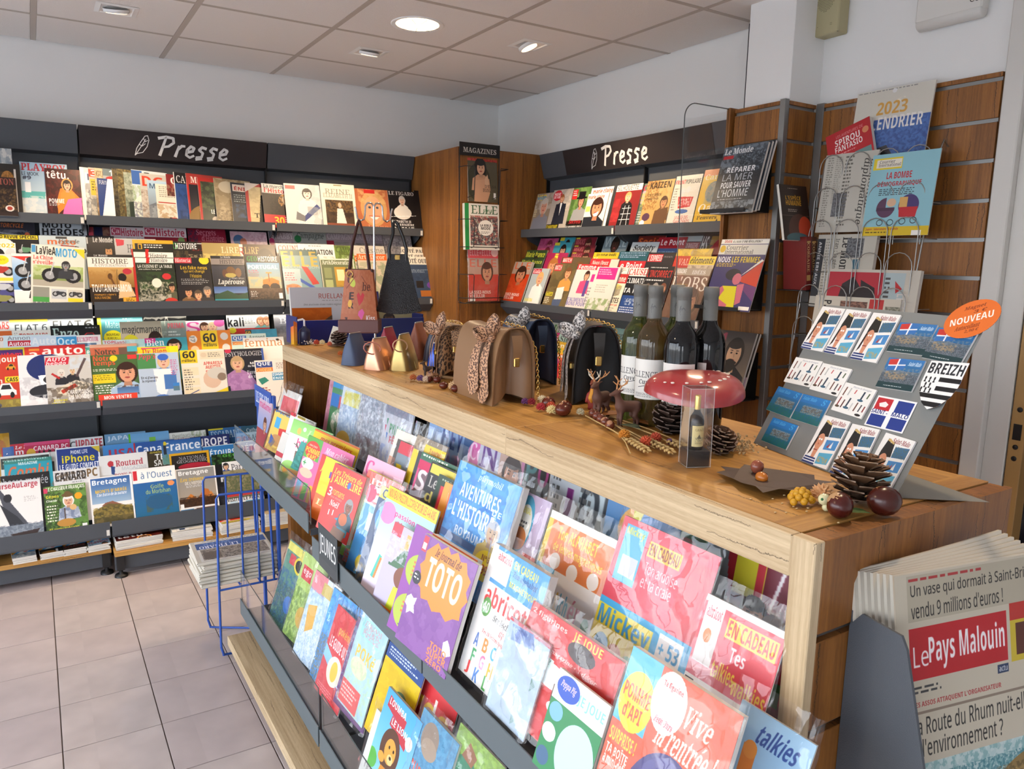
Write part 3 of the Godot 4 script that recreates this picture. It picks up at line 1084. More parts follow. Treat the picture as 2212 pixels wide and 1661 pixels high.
func build_slat_walls() -> void:
	var facing := Basis(Vector3(0, 0, 1), Vector3.UP, Vector3(-1, 0, 0))
	slat_wall("oak slat panel on the column holding three black ledges", Transform3D(facing, Vector3(2.575, 0, -2.345)), 0.232, 0.6)
	slat_wall("narrow oak slat panel on the column side with leaning books", Transform3D(Basis(), Vector3(2.60, 0, -2.085)), 0.165, 0.6)
	slat_wall("wide oak slat panel behind the wire newspaper rack", Transform3D(facing, Vector3(2.767, 0, -2.05)), 0.675, 0.6)
	post("grey metal post on the outer corner of the column", Vector3(2.5855, 0, -2.099), 0.013, 0.013)
	post("grey metal post in the inner corner beside the column", Vector3(2.778, 0, -2.068), 0.012, 0.017)
	var s := st()
	box(s, Vector3(2.555, 0.6, -2.372), Vector3(2.86, 2.312, -2.352), 1, 0.001)
	var e := put(s, "end_panel", M.wood)
	tag(e, "oak board closing the shelving beside the column", "panel")
	# clear screen with rounded corner
	var pts := PackedVector2Array([Vector2(2.555, 1.2), Vector2(2.555, 2.308)])
	for k in 9:
		var a := PI / 2 + PI / 2 * k / 8
		pts.append(Vector2(2.362 + 0.06 * cos(a), 2.248 + 0.06 * sin(a)))
	pts.append(Vector2(2.302, 1.2))
	var sc := thing("clear_screen", "clear acrylic screen with rounded corner beside the right shelves", "screen", Vector3(0, 0, -2.362))
	s = st()
	extrude(s, pts, -0.0025, 0.0025)
	put(s, "pane", M.acrylic, sc)
	s = st()
	var path := []
	for k in range(1, pts.size()):
		path.append(Vector3(pts[k].x, pts[k].y, 0))
	tube(s, path, 0.0022, 6)
	put(s, "polished_edge", M.clear_edge, sc)
	# wall speaker and white alarm box
	var sp := thing("wall_speaker", "beige wall speaker with a round grille of holes", "speaker", Vector3(2.80, 2.565, -2.06), facing)
	s = st()
	box(s, Vector3(-0.065, 0, 0), Vector3(0.065, 0.22, 0.062), 1, 0.004)
	put(s, "casing", mat(hx("b9b08a"), 0.6), sp)
	s = st()
	for i in range(-6, 7):
		for j in range(-6, 7):
			if i * i + j * j < 40:
				box(s, Vector3(i * 0.006 - 0.0012, 0.125 + j * 0.006 - 0.0012, 0.0615), Vector3(i * 0.006 + 0.0012, 0.125 + j * 0.006 + 0.0012, 0.0624))
	for q in [[0.028, 0.04], [0.034, 0.04], [0.028, 0.034], [0.034, 0.034], [-0.03, 0.036]]:
		box(s, Vector3(q[0] - 0.001, q[1] - 0.001, 0.0615), Vector3(q[0] + 0.001, q[1] + 0.001, 0.0624))
	put(s, "grille_holes", mat(hx("3a3628"), 0.8), sp)
	var bx := thing("alarm_box", "white rounded alarm box with small CE mark high on the wall", "alarm box", Vector3(2.80, 2.49, -1.575), facing)
	s = st()
	box(s, Vector3(-0.115, 0.03, 0), Vector3(0.115, 0.225, 0.05), 1, 0.006)
	put(s, "cover", mat(hx("e6e4de"), 0.5), bx)
	s = st()
	X = Transform3D(Basis(Vector3.FORWARD, PI / 2), Vector3(0, 0.03, 0.025))
	lathe(s, [Vector2(0, -0.113), Vector2(0.02, -0.113), Vector2(0.025, -0.108), Vector2(0.025, 0.108), Vector2(0.02, 0.113), Vector2(0, 0.113)], 20)
	put(s, "rounded_base", mat(hx("dedcd6"), 0.5), bx)
	s = st()
	var ce := []
	for k in 9:
		var a := deg_to_rad(50 + 260.0 * k / 8)
		ce.append(Vector2(0.083 + 0.008 * cos(a), 0.065 + 0.008 * sin(a)))
	stroke(s, ce, 0.0022, 0.0505)
	var ce2 := []
	for p in ce:
		ce2.append(p + Vector2(0.016, 0))
	stroke(s, ce2, 0.0022, 0.0505)
	stroke(s, [Vector2(0.092, 0.065), Vector2(0.098, 0.065)], 0.0022, 0.0505)
	put(s, "printed_mark", M.black, bx)

# ---------- the counter and its children's shelves ----------
func build_counter() -> void:
	var o := thing("sales_counter", "oak effect sales counter with open shelves of children's magazines", "counter", Vector3(0.845, 0, -1.85))
	var s := st()
	for q in [[-1.25, 0.49], [0.491, 1.228]]:
		s = st()
		box(s, Vector3(0, 1.24, q[0]), Vector3(0.02, 1.3, q[1]), 2, 0.0015)
		put(s, "front_edge", M.wood_pale, o)
		s = st()
		box(s, Vector3(0.0201, 1.262, q[0]), Vector3(0.517, 1.3, q[1]), 2, 0.0008)
		put(s, "top_board", M.wood_top, o)
	s = st()
	box(s, Vector3(0.0201, 1.30, 1.18), Vector3(0.517, 1.3004, 1.228), 0)
	put(s, "top_band", M.wood_top, o)
	s = st()
	box(s, Vector3(0, 0, -1.25), Vector3(0.5, 1.24, -1.21), 1, 0.001)
	put(s, "end_panel", M.wood, o)
	s = st()
	box(s, Vector3(0, 0, 1.228), Vector3(0.02, 1.3, 1.266), 1, 0.0015)
	put(s, "end_panel_edge", M.wood_pale, o)
	s = st()
	box(s, Vector3(0.0201, 0, 1.23), Vector3(0.517, 1.298, 1.252), 1)
	put(s, "end_panel_core", M.wood, o)
	var cuts := [1.3, 1.16, 1.017, 0.874, 0.731, 0.588, 0.445, 0.302, 0.159, 0.0]
	for k in cuts.size() - 1:
		s = st()
		box(s, Vector3(0.0201, cuts[k + 1] + (0.006 if k < 8 else 0.0), 1.252), Vector3(0.517, cuts[k] - (0.006 if k else 0.0), 1.266), 1, 0.001)
		put(s, "slat", M.wood, o)
		if k:
			s = st()
			box(s, Vector3(0.021, cuts[k] - 0.006, 1.2521), Vector3(0.516, cuts[k] + 0.006, 1.255))
			put(s, "groove_strip", M.alu, o)
	s = st()
	box(s, Vector3(0.48, 0, -1.21), Vector3(0.5, 1.26, 1.23), 2)
	put(s, "back_panel", M.wood, o)
	# deck and metal shelving inside
	s = st()
	box(s, Vector3(-0.265, 0.055, -1.25), Vector3(0.2, 0.095, 1.2), 2, 0.002)
	put(s, "base_board", M.wood_pale, o)
	s = st()
	box(s, Vector3(-0.2, 0, -1.2), Vector3(0.2, 0.054, 1.15))
	put(s, "plinth", M.dark, o)
	s = st()
	box(s, Vector3(0.33, 0.1, -1.2), Vector3(0.335, 1.24, 1.22))
	put(s, "metal_back", M.dark, o)
	for q in [[-1.245, -0.27, 0.872, 0.04, 0.0], [-0.235, 0.505, 0.815, 0.04, 0.0], [0.512, 1.222, 0.815, 0.04, 0.0], [-1.245, -0.225, 0.205, 0.045, 1.0], [-0.21, 1.2, 0.205, 0.045, 1.0]]:
		s = st()
		box(s, Vector3(-0.205, q[2] - 0.012, q[0]), Vector3(0.33, q[2] - 0.008, q[1]))
		var sh := put(s, "shelf", M.dark, o)
		s = st()
		box(s, Vector3(-0.209, q[2] - 0.022, q[0]), Vector3(-0.205, q[2] + q[3], q[1]), 2, 0.0008)
		put(s, "shelf_lip", mat(hx("5a6468"), 0.5), sh)
		for z in [q[0] + 0.004, q[1] - 0.004]:
			s = st()
			box(s, Vector3(-0.2, q[2] - 0.03, z - 0.0015), Vector3(0.33, q[2] - 0.012, z + 0.0015))
			put(s, "bracket", M.dark, sh)
		if q[4] == 0.0:
			for w in [[0.045, 0.06], [0.13, 0.11]]:
				s = st()
				box(s, Vector3(w[0] - 0.09, q[2] + w[1] - 0.03, q[0] + 0.01), Vector3(w[0] + 0.06, q[2] + w[1] - 0.027, q[1] - 0.01))
				put(s, "step", M.dark, sh)
	# clear front panes: short one on the upper left shelf, long ones on the lower shelf
	for q in [[-1.235, -0.262, 0.88, 0.11], [-1.24, -0.23, 0.212, 0.16], [-0.2, 1.19, 0.212, 0.16]]:
		s = st()
		box(s, Vector3(-0.2035, q[2] + 0.005, q[0]), Vector3(-0.2, q[2] + q[3], q[1]))
		put(s, "clear_front", M.acrylic, o)
		s = st()
		tube(s, [Vector3(-0.202, q[2], q[0]), Vector3(-0.202, q[2] + q[3], q[0] + 0.002), Vector3(-0.202, q[2] + q[3], q[1] - 0.004), Vector3(-0.202, q[2] + q[3] - 0.01, q[1]), Vector3(-0.202, q[2], q[1])], 0.0016, 5)
		put(s, "clear_edge", M.clear_edge, o)
	# hanging category plate
	var j := thing("shelf_label", "dark grey plate lettered JEUNES clipped to the shelf edge", "label", Vector3(0.631, 0.80, -2.0), Basis(Vector3(0, 0, 1), Vector3.UP, Vector3(-1, 0, 0)))
	s = st()
	box(s, Vector3(0, 0, 0), Vector3(0.155, 0.125, 0.002), 1, 0.0004)
	put(s, "plate", mat(hx("3c4448"), 0.4), j)
	s = st()
	printed(s, Rect2(0.008, 0.03, 0.14, 0.075), cell("misc", "b 3c4448;t 3 8 94 84 f4f4f2 s JEUNES"), 0.0024)
	put(s, "lettering", M.misc, j)

# flat printed rectangle in the local XY plane
func printed(s: SurfaceTool, r: Rect2, uv: Rect2, z: float) -> void:
	quad(s, Vector3(r.position.x, r.position.y, z), Vector3(r.end.x, r.position.y, z), Vector3(r.end.x, r.end.y, z), Vector3(r.position.x, r.end.y, z), Vector2(uv.position.x, uv.end.y), uv.end, Vector2(uv.end.x, uv.position.y), uv.position)

# ---------- newspaper stands ----------
func build_stands() -> void:
	# blue wire newspaper stand beside the counter
	var o := thing("newspaper_stand", "blue wire newspaper stand between the counter and the shelves", "stand", Vector3(0.7, 0, -3.24))
	for z in [0.14, -0.14]:
		var s := st()
		tube(s, [Vector3(-0.135, 0.012, z + 0.0), Vector3(-0.145, 0.05, z), Vector3(-0.143, 0.3, z), Vector3(-0.138, 0.69, z), Vector3(-0.128, 0.705, z), Vector3(0.06, 0.70, z), Vector3(0.07, 0.69, z), Vector3(0.08, 0.3, z)], 0.005, 8)
		put(s, "side_loop", M.blue, o)
		for x in [-0.045, 0.02]:
			s = st()
			tube(s, [Vector3(x, 0.3, z), Vector3(x, 0.7, z)], 0.0042, 7)
			put(s, "wire_bar", M.blue, o)
	for x in [-0.14, -0.06, 0.02, 0.1]:
		var s := st()
		tube(s, [Vector3(x, 0.31, 0.14), Vector3(x, 0.31, -0.14)], 0.0042, 7)
		put(s, "wire_bar", M.blue, o)
	for z in [0.14, 0.0, -0.14]:
		var s := st()
		tube(s, [Vector3(-0.14, 0.3, z), Vector3(0.13, 0.3, z)], 0.0045, 7)
		put(s, "wire_bar", M.blue, o)
	var s := st()
	tube(s, [Vector3(-0.14, 0.016, 0.14), Vector3(-0.1, 0.008, 0.13), Vector3(0.1, 0.01, 0.0), Vector3(-0.1, 0.008, -0.13), Vector3(-0.14, 0.016, -0.14)], 0.005, 7)
	put(s, "foot_wire", M.blue, o)
	for z in [-0.13, 0.13]:
		s = st()
		box(s, Vector3(0.1, 0, z - 0.012), Vector3(0.112, 1.09, z + 0.012), 1, 0.001)
		put(s, "back_post", M.blue, o)
	s = st()
	box(s, Vector3(0.096, 1.0, -0.15), Vector3(0.1, 1.1, 0.12), 1, 0.001)
	put(s, "header_plate", M.blue, o)
	s = st()
	X = Transform3D(Basis(Vector3(0, 0, 1), Vector3.UP, Vector3(-1, 0, 0)), Vector3(0.0955, 0, 0))
	printed(s, Rect2(-0.14, 1.01, 0.25, 0.08), cell("misc", "b 2f55a8;t 6 20 88 60 e8ecf4 g LE FIGARO"), 0.0)
	put(s, "header_print", M.misc, o)
	# papers lying in it
	for k in 7:
		var p := thing("newspaper", ["", "creased ", "folded "][k % 3] + "newspaper number %d from the bottom of the blue stand's pile" % (k + 1) if k < 6 else "blue and white newspaper lying on top in the blue stand", "newspaper", Vector3(0.655 + R.randf_range(-0.01, 0.01), 0.318 + k * 0.015, -3.24 + R.randf_range(-0.008, 0.008)), yaw(R.randf_range(-3, 3)), "papers in the blue stand")
		s = st()
		box(s, Vector3(-0.165, 0, -0.13), Vector3(0.15, 0.0135, 0.13), 0, 0.004)
		put(s, "pages", M.newsprint, p)
		if k == 6:
			s = st()
			X = Transform3D(Basis(Vector3(-1, 0, 0), Vector3(0, 0, 1), Vector3.UP), Vector3(0, 0.0139, 0))
			printed(s, Rect2(-0.14, -0.12, 0.285, 0.24), cell("misc", "b d8d4cc;r 4 6 92 52 8a8278;n 4 6 92 52 3a3634 1;n 4 6 92 52 c8bcb0 0;r 70 10 24 34 6a6058;r 0 60 100 30 3a5a98;t 40 62 56 13 eef g LE FIGARO;t 50 77 40 11 6a88c0 b WEEK;l 4 92 90 8 777 2"), 0.0)
			put(s, "front_page", M.misc, p)
	var md := thing("magazine", "pale pink and blue weekend magazine in the blue stand", "magazine", Vector3(0.765, 0.80, -3.2), Basis(Vector3(0, 0, 1), Vector3.UP, Vector3(-1, 0, 0)) * Basis(Vector3.RIGHT, -0.12), "magazines at the counter")
	magazine_parts(md, 0.2, 0.26, 0.006, "far", cell("far", "v 0 0 100 50 d8b8c8 8aa0d0;t 6 4 88 12 d04a80 b madame;r 0 50 100 50 a84a48;P 60 40 10 d8a888 6a4030 a83a40"), 0.001, 0.0)
	# dark holder with local weekly papers at the counter's end
	var h := thing("newspaper_holder", "dark grey metal holder for newspapers on the counter end", "holder", Vector3(1.06, 0.785, -0.48), yaw(11.7).inverse())
	s = st()
	X = Transform3D(Basis(Vector3(0, 0, 1), Vector3.UP, Vector3(-1, 0, 0)), Vector3(-0.142, 0, 0))
	extrude(s, PackedVector2Array([Vector2(-0.075, 0), Vector2(0.13, 0), Vector2(0.13, 0.03), Vector2(0.02, 0.39), Vector2(0.01, 0.405), Vector2(-0.055, 0.405), Vector2(-0.075, 0.38)]), -0.002, 0.002)
	put(s, "side_plate", M.dark, h)
	s = st()
	box(s, Vector3(-0.14, 0, -0.075), Vector3(0.2, 0.004, 0.13))
	put(s, "bottom_plate", M.dark, h)
	s = st()
	box(s, Vector3(-0.14, 0, -0.078), Vector3(0.2, 0.4, -0.075))
	put(s, "back_plate", M.dark, h)
	var spec := "b c4baa6;r 8 1 92 15 b0a692;l 9 2 60 2 a83838 1;t 10 4 88 5 1c1a1a s Un vase qui dormait à Saint-Briac...;t 10 10 62 5 1c1a1a s vendu 9 millions d'euros !;r 8 18 66 17 b81c24;t 10 24 10 7 f4ecec s Le;t 20 21 52 12 f4ecec b Pays Malouin;r 76 16 24 20 c8b030;r 76 16 24 6 b83028;r 80 23 12 11 5a2a1c;r 66 36 8 3 2a3a5a;t 67 36.4 6 2 eee s actu;l 8 37 20 3 444 2;r 8 45 92 1 8a7a6a;t 8 42 60 2 a83838 b DES ASSOS ATTAQUENT L'ORGANISATEUR;t 8 47 80 6 1c1a1a s La Route du Rhum nuit-elle;t 8 54 60 6 1c1a1a s à l'environnement ?;v 8 62 92 38 8fb4b4 3a7c88;n 8 62 92 20 d8e0dc 1;n 8 66 92 34 2a6a78 0;e 96 96 50 30 8a7040;n 50 70 50 30 5a4a28 1;n 50 72 50 28 b89a5a 0"
	for k in 7:
		var f := float(k) / 6.0
		var p := thing("newspaper", "front copy of the local weekly newspaper with red title box" if k == 6 else "folded local weekly newspaper, sheaf %d behind the front copy" % (6 - k), "newspaper", Vector3(1.09 - (1 - f) * 0.02, 0.82, -0.49 + f * 0.045), Basis(Vector3.UP, deg_to_rad(-11.7)) * Basis(Vector3.RIGHT, -0.16 - 0.02 * f) * Basis(Vector3.BACK, 0.02 * (1 - f)), "weekly papers at the counter end")
		s = st()
		var bend := 0.006 * (1 - f)
		sheet(s, func(u: float, v: float): return Vector3(-0.14 + u * 0.29, v * (0.43 + 0.02 * (1 - f) * u), bend * sin(PI * u)), 6, 3)
		sheet(s, func(u: float, v: float): return Vector3(0.15 - u * 0.29, v * (0.43 + 0.02 * (1 - f) * (1 - u)), bend * sin(PI * u) - 0.006), 6, 3)
		for e in [-0.14]:
			quad(s, Vector3(e, 0, -0.006), Vector3(e, 0, 0), Vector3(e, 0.43, 0), Vector3(e, 0.43, -0.006))
		sheet(s, func(u: float, v: float): return Vector3(-0.14 + u * 0.29, 0.43 + 0.02 * (1 - f) * u, bend * sin(PI * u) - 0.006 * v), 6, 1)
		put(s, "pages", M.newsprint, p)
		if k == 6:
			s = st()
			printed(s, Rect2(-0.138, 0.002, 0.286, 0.426), cell("big", spec), 0.0006)
			put(s, "front_page", M.big, p)

# ---------- flat piles on the base boards ----------
func pile(short: String, label: String, at: Vector3, turn: float, w: float, d: float, n: int, spec: String, curl: float) -> void:
	for k in n:
		var top := k == n - 1
		var p := thing("magazine", (label if top else "lower copy in the pile topped by the " + short), "magazine", at + Vector3(R.randf_range(-0.004, 0.004), k * 0.0085, R.randf_range(-0.004, 0.004)), yaw(turn + R.randf_range(-2, 2)), "flat piles on the base boards")
		var s := st()
		box(s, Vector3(-w / 2, 0, -d / 2), Vector3(w / 2, 0.0075, d / 2), 0, 0.0006)
		put(s, "page_block", M.paper, p)
		if top:
			s = st()
			var uv := cell("far", spec)
			sheet(s, func(u: float, v: float): return Vector3((u - 0.5) * w, 0.0085 + curl * v * v * (0.6 + 0.4 * u), (0.5 - v) * d + (curl * 0.5 * v * v)), 4, 8, uv)
			put(s, "cover", M.far, p)

func build_piles() -> void:
	var wave := "v 0 0 100 100 f0c828 e07828;p 3a9ad8 0 70 30 50 60 60 100 40 100 70 60 84 0 100;p e8f0f0 20 66 50 50 80 56 60 66 30 74;e 60 56 10 6 d84a38;p 2a5a6a 0 86 30 80 30 100 0 100"
	var k := 0
	for q in [[-0.135, -4.33], [-0.02, -4.33], [0.083, -4.33], [0.185, -4.33]]:
		pile("orange wave brochure", ["first", "second", "third", "fourth"][k] + " small brochure with orange wave cover, counted from the left", Vector3(q[0], 0.142, q[1]), 4.0, 0.1, 0.15, 4, wave, 0.05)
		k += 1
	pile("lagoon cover", "flat magazine with sunset lagoon and domes cover", Vector3(0.375, 0.142, -4.32), 2.0, 0.22, 0.22, 6, "v 0 0 100 60 4a80c0 e8b070;t 20 4 60 10 c8dcf0 g LE FIGARO;p c87a48 30 50 46 30 62 50;p b86a40 64 50 74 36 86 50;r 0 50 100 50 6a90b8;n 0 50 100 40 c8ccd0 1;t 24 60 60 12 f0f0f0 g VENISE;t 30 74 50 8 e8e8e8 g éternelle", 0.004)
	pile("green bordered cover", "flat green bordered magazine with dark mountain cover", Vector3(0.64, 0.142, -4.31), -3.0, 0.2, 0.21, 6, "b 5ab82c;r 6 12 88 76 4a544c;t 8 2 30 12 e8f0e0 g GEO;n 6 12 88 76 20261f 1;n 6 30 88 30 8a9a7a 0;t 40 12 46 10 d8e840 b Islande", 0.003)
	pile("castle cover", "flat magazine with blue sky and golden castle cover", Vector3(0.88, 0.142, -4.30), 2.0, 0.21, 0.22, 7, "v 0 0 100 50 6a9ad8 b8cce4;r 0 50 100 50 8a8a98;p d8b870 30 60 40 34 48 50 60 30 70 60;n 10 50 80 40 6a6a80 1;t 20 6 60 10 e0e8f4 b FIGARO;r 60 74 34 10 c85a60", 0.003)
	pile("beach cover", "flat white magazine with turquoise beach cover, highest pile", Vector3(1.13, 0.142, -4.30), -2.0, 0.22, 0.22, 9, "b ece8e0;r 6 10 88 70 3a9ac8;t 8 2 60 8 3a4a58 s Escapade;p d8c890 6 60 60 50 94 70 94 80 6 80;p 4a7a3a 50 44 94 36 94 56;r 74 76 24 12 d04a80", 0.003)

# ---------- goods on the counter ----------
const TOP := 1.3005

func leopard_image(base: Color, mid: Color, dark: Color, sd: int) -> Image:
	var n := noise(0.055, sd, FastNoiseLite.TYPE_CELLULAR, 1)
	n.cellular_return_type = FastNoiseLite.RETURN_DISTANCE
	n.cellular_jitter = 0.9
	n.fractal_type = FastNoiseLite.FRACTAL_NONE
	var w := noise(0.09, sd + 3)
	var d := PackedByteArray()
	d.resize(160 * 160 * 3)
	for y in 160:
		for x in 160:
			var v := n.get_noise_2d(x, y) + 0.25 * w.get_noise_2d(x, y)
			var c := dark if v < -0.62 and v > -0.84 else (mid if v <= -0.84 else base)
			var o := (y * 160 + x) * 3
			d[o] = int(c.r * 255)
			d[o + 1] = int(c.g * 255)
			d[o + 2] = int(c.b * 255)
	return Image.create_from_data(160, 160, false, Image.FORMAT_RGB8, d)

func chain(s: SurfaceTool, path: Array, pitch: float, r: float, wire: float) -> void:
	var c := Curve3D.new()
	c.bake_interval = 0.004
	for p in path:
		c.add_point(p)
	var n := int(c.get_baked_length() / pitch)
	for k in n:
		var a := c.sample_baked(k * pitch)
		var b := c.sample_baked((k + 1) * pitch)
		var f := (b - a).normalized()
		var side := f.cross(Vector3(0.3, 0.2, 1)).normalized().rotated(f, PI / 2 * (k % 2) + 0.5)
		var ring := []
		for q in 8:
			var w := TAU * q / 8
			ring.append(a + f * (pitch * 0.5 + cos(w) * pitch * 0.72) + side * sin(w) * r)
		tube(s, ring, wire, 4, true)

# handbag seen at its gusset end; local z points out of the gusset, the bag runs back along -z
func flap_bag(label: String, at: Vector3, turn: float, w: float, h: float, len: float, body: Material, gus: Material, scarf: Material) -> void:
	var o := thing("handbag", label, "handbag", at, yaw(turn), "flap handbags on the counter")
	var prof := func(t: float, k: float) -> Vector2:
		var a := PI * (1.0 - t)
		return Vector2(w / 2 * k * signf(cos(a)) * pow(absf(cos(a)), 0.6), h * (0.985 if k < 1 else 1.0) * pow(maxf(0.0, sin(a)), 0.72))
	for lay in 2:
		var s := st()
		var k := 1.0 if lay == 0 else 0.95
		sheet(s, func(u: float, v: float):
			var p: Vector2 = prof.call(u, k)
			var sag := 0.006 * sin(v * PI) * (p.y / h)
			return Vector3(p.x, p.y - sag, 0.012 * (p.y / h) - v * len), 30, 10, Rect2(0, 0, 2, 2), 3 + lay)
		if lay == 0:
			sheet(s, func(u: float, v: float):
				var p: Vector2 = prof.call(u, lerpf(1.0, 0.95, v))
				return Vector3(p.x, p.y, 0.012 * (p.y / h)), 30, 1, Rect2(0, 0, 1, 0.05), 8)
		put(s, "flap_shell" if lay == 0 else "lining", body, o)
	var s := st()
	sheet(s, func(u: float, v: float):
		var a := PI * (1.0 - v * 0.5)
		var hw := w / 2 * 0.93 * pow(absf(cos(a)), 0.6)
		var fold := 1.0 - absf(2.0 * u - 1.0)
		var lift: float = 0.022 * sin(PI * u) * (1.0 - v)
		return Vector3(lerpf(-hw, hw, u), h * 0.97 * pow(sin(PI - a), 0.72) + lift * (1 - v), -0.006 - 0.032 * fold * fold * (1.0 - 0.5 * v) + 0.006 * sin(u * 9.0) * (1 - v)), 12, 16, Rect2(0, 0, 1.5, 2), 9)
	put(s, "gusset", gus, o)
	s = st()
	X = Transform3D(Basis(), Vector3(0, 0, -len))
	extrude(s, PackedVector2Array([Vector2(-w * 0.46, 0.0), Vector2(w * 0.46, 0.0), Vector2(w * 0.4, h * 0.6), Vector2(0, h * 0.93), Vector2(-w * 0.4, h * 0.6)]), -0.004, 0.0)
	put(s, "rear_gusset", gus, o)
	s = st()
	sheet(s, func(u: float, v: float): return Vector3((u - 0.5) * lerpf(0.02, 0.03, v), h * (0.9 - 0.34 * (1 - v)), 0.012 + 0.006 * sin(PI * v)), 4, 5)
	put(s, "side_tab", body, o)
	s = st()
	box(s, Vector3(-0.008, h * 0.5, 0.008), Vector3(0.008, h * 0.62, 0.016), 1, 0.002)
	put(s, "tab_clip", M.gold, o)
	s = st()
	chain(s, [Vector3(-w * 0.2, h + 0.006, -len * 0.35), Vector3(-0.005, h * 1.04, -len * 0.2), Vector3(w * 0.3, h * 0.98, -0.01), Vector3(w * 0.5, h * 0.7, 0.004), Vector3(w * 0.56, h * 0.35, 0.004), Vector3(w * 0.54, 0.012, 0.012), Vector3(w * 0.46, 0.006, 0.03)], 0.0075, 0.0034, 0.0011)
	put(s, "chain_strap", M.gold, o)
	if scarf:
		s = st()
		var kx := -w * 0.44
		var ky := h * 0.86
		for q in [[-0.05, 0.02, 0.034], [0.02, 0.055, 0.03]]:
			sheet(s, func(u: float, v: float):
				var r: float = q[2] * (0.3 + sin(PI * v) * 0.7)
				return Vector3(kx + q[0] * v * 0.8 + r * cos(TAU * u) * 0.5, ky + q[1] * v + r * sin(TAU * u) * 0.6, -0.03 + 0.012 * sin(TAU * u + v * 3.0)), 12, 6, Rect2(0, 0, 1, 1), 11)
		ball(s, Vector3(kx, ky, -0.028), Vector3(0.014, 0.013, 0.014), 10, 6)
		for q in [[-w * 0.72, 0.1, -0.075], [-w * 0.66, 0.02, -0.03]]:
			sheet(s, func(u: float, v: float):
				var t := 1.0 - v
				var tip := 0.006 + 0.03 * sin(minf(1.0, t * 1.3) * PI * 0.5) * (1.0 if t < 0.85 else (1.0 - t) / 0.15 + 0.1)
				return Vector3(lerpf(kx, q[0], pow(t, 0.7)) - 0.006 * sin(t * 5.0), lerpf(ky, h * q[1], t), q[2] + (u - 0.5) * tip * 2.0 + 0.006 * sin(u * 8.0 + t * 4.0)), 8, 12, Rect2(0, 0, 0.7, 1.6), 12)
		put(s, "scarf", scarf, o)
		s = st()
		box(s, Vector3(-w * 0.5 - 0.005, h * 0.42, -0.06), Vector3(-w * 0.5 + 0.004, h * 0.5, -0.04), 1, 0.002)
		put(s, "clasp", M.gold, o)

func pouch(label: String, x: float, z: float, turn: float, w: float, d: float, h: float, m: Material, loop: Material) -> void:
	var o := thing("pouch", label, "pouch", Vector3(x, TOP, z), yaw(turn), "small zip pouches on the counter")
	var s := st()
	sheet(s, func(u: float, v: float):
		var a := TAU * u
		var hw := lerpf(w / 2, w * 0.36, v) + 0.004 * sin(PI * v)
		var hd := maxf(0.003, d / 2 * pow(1.0 - v, 0.8)) + 0.004 * sin(PI * v)
		var e := 0.55
		return Vector3(hw * signf(cos(a)) * pow(absf(cos(a)), e), v * h + 0.003 * sin(a * 5.0) * v * (1 - v) * 2.0, hd * signf(sin(a)) * pow(absf(sin(a)), e)), 28, 10, Rect2(0, 0, 2, 1), 4)
	sheet(s, func(u: float, v: float):
		var a := TAU * (1.0 - u)
		return Vector3(w / 2 * v * signf(cos(a)) * pow(absf(cos(a)), 0.55), 0.0006, d / 2 * v * signf(sin(a)) * pow(absf(sin(a)), 0.55)), 20, 1)
	put(s, "body", m, o)
	s = st()
	tube(s, [Vector3(w * 0.02, 0.004, d / 2 + 0.002), Vector3(w * 0.02, h * 0.4, d * 0.36), Vector3(w * 0.02, h * 0.85, d * 0.12), Vector3(0, h, 0.0)], 0.0016, 6)
	put(s, "seam", m, o)
	s = st()
	box(s, Vector3(-w * 0.33, h - 0.002, -0.003), Vector3(w * 0.33, h + 0.003, 0.003), 0, 0.001)
	put(s, "zip", M.steel, o)
	if loop:
		s = st()
		var p := []
		for k in 14:
			var a := TAU * k / 14
			p.append(Vector3(-w * 0.42 + 0.028 * cos(a + 0.3) - 0.012, h * 0.72 + 0.02 * sin(a), 0.012 + 0.012 * cos(a)))
		tube(s, p, 0.0022, 6, true)
		put(s, "wrist_loop", loop, o)

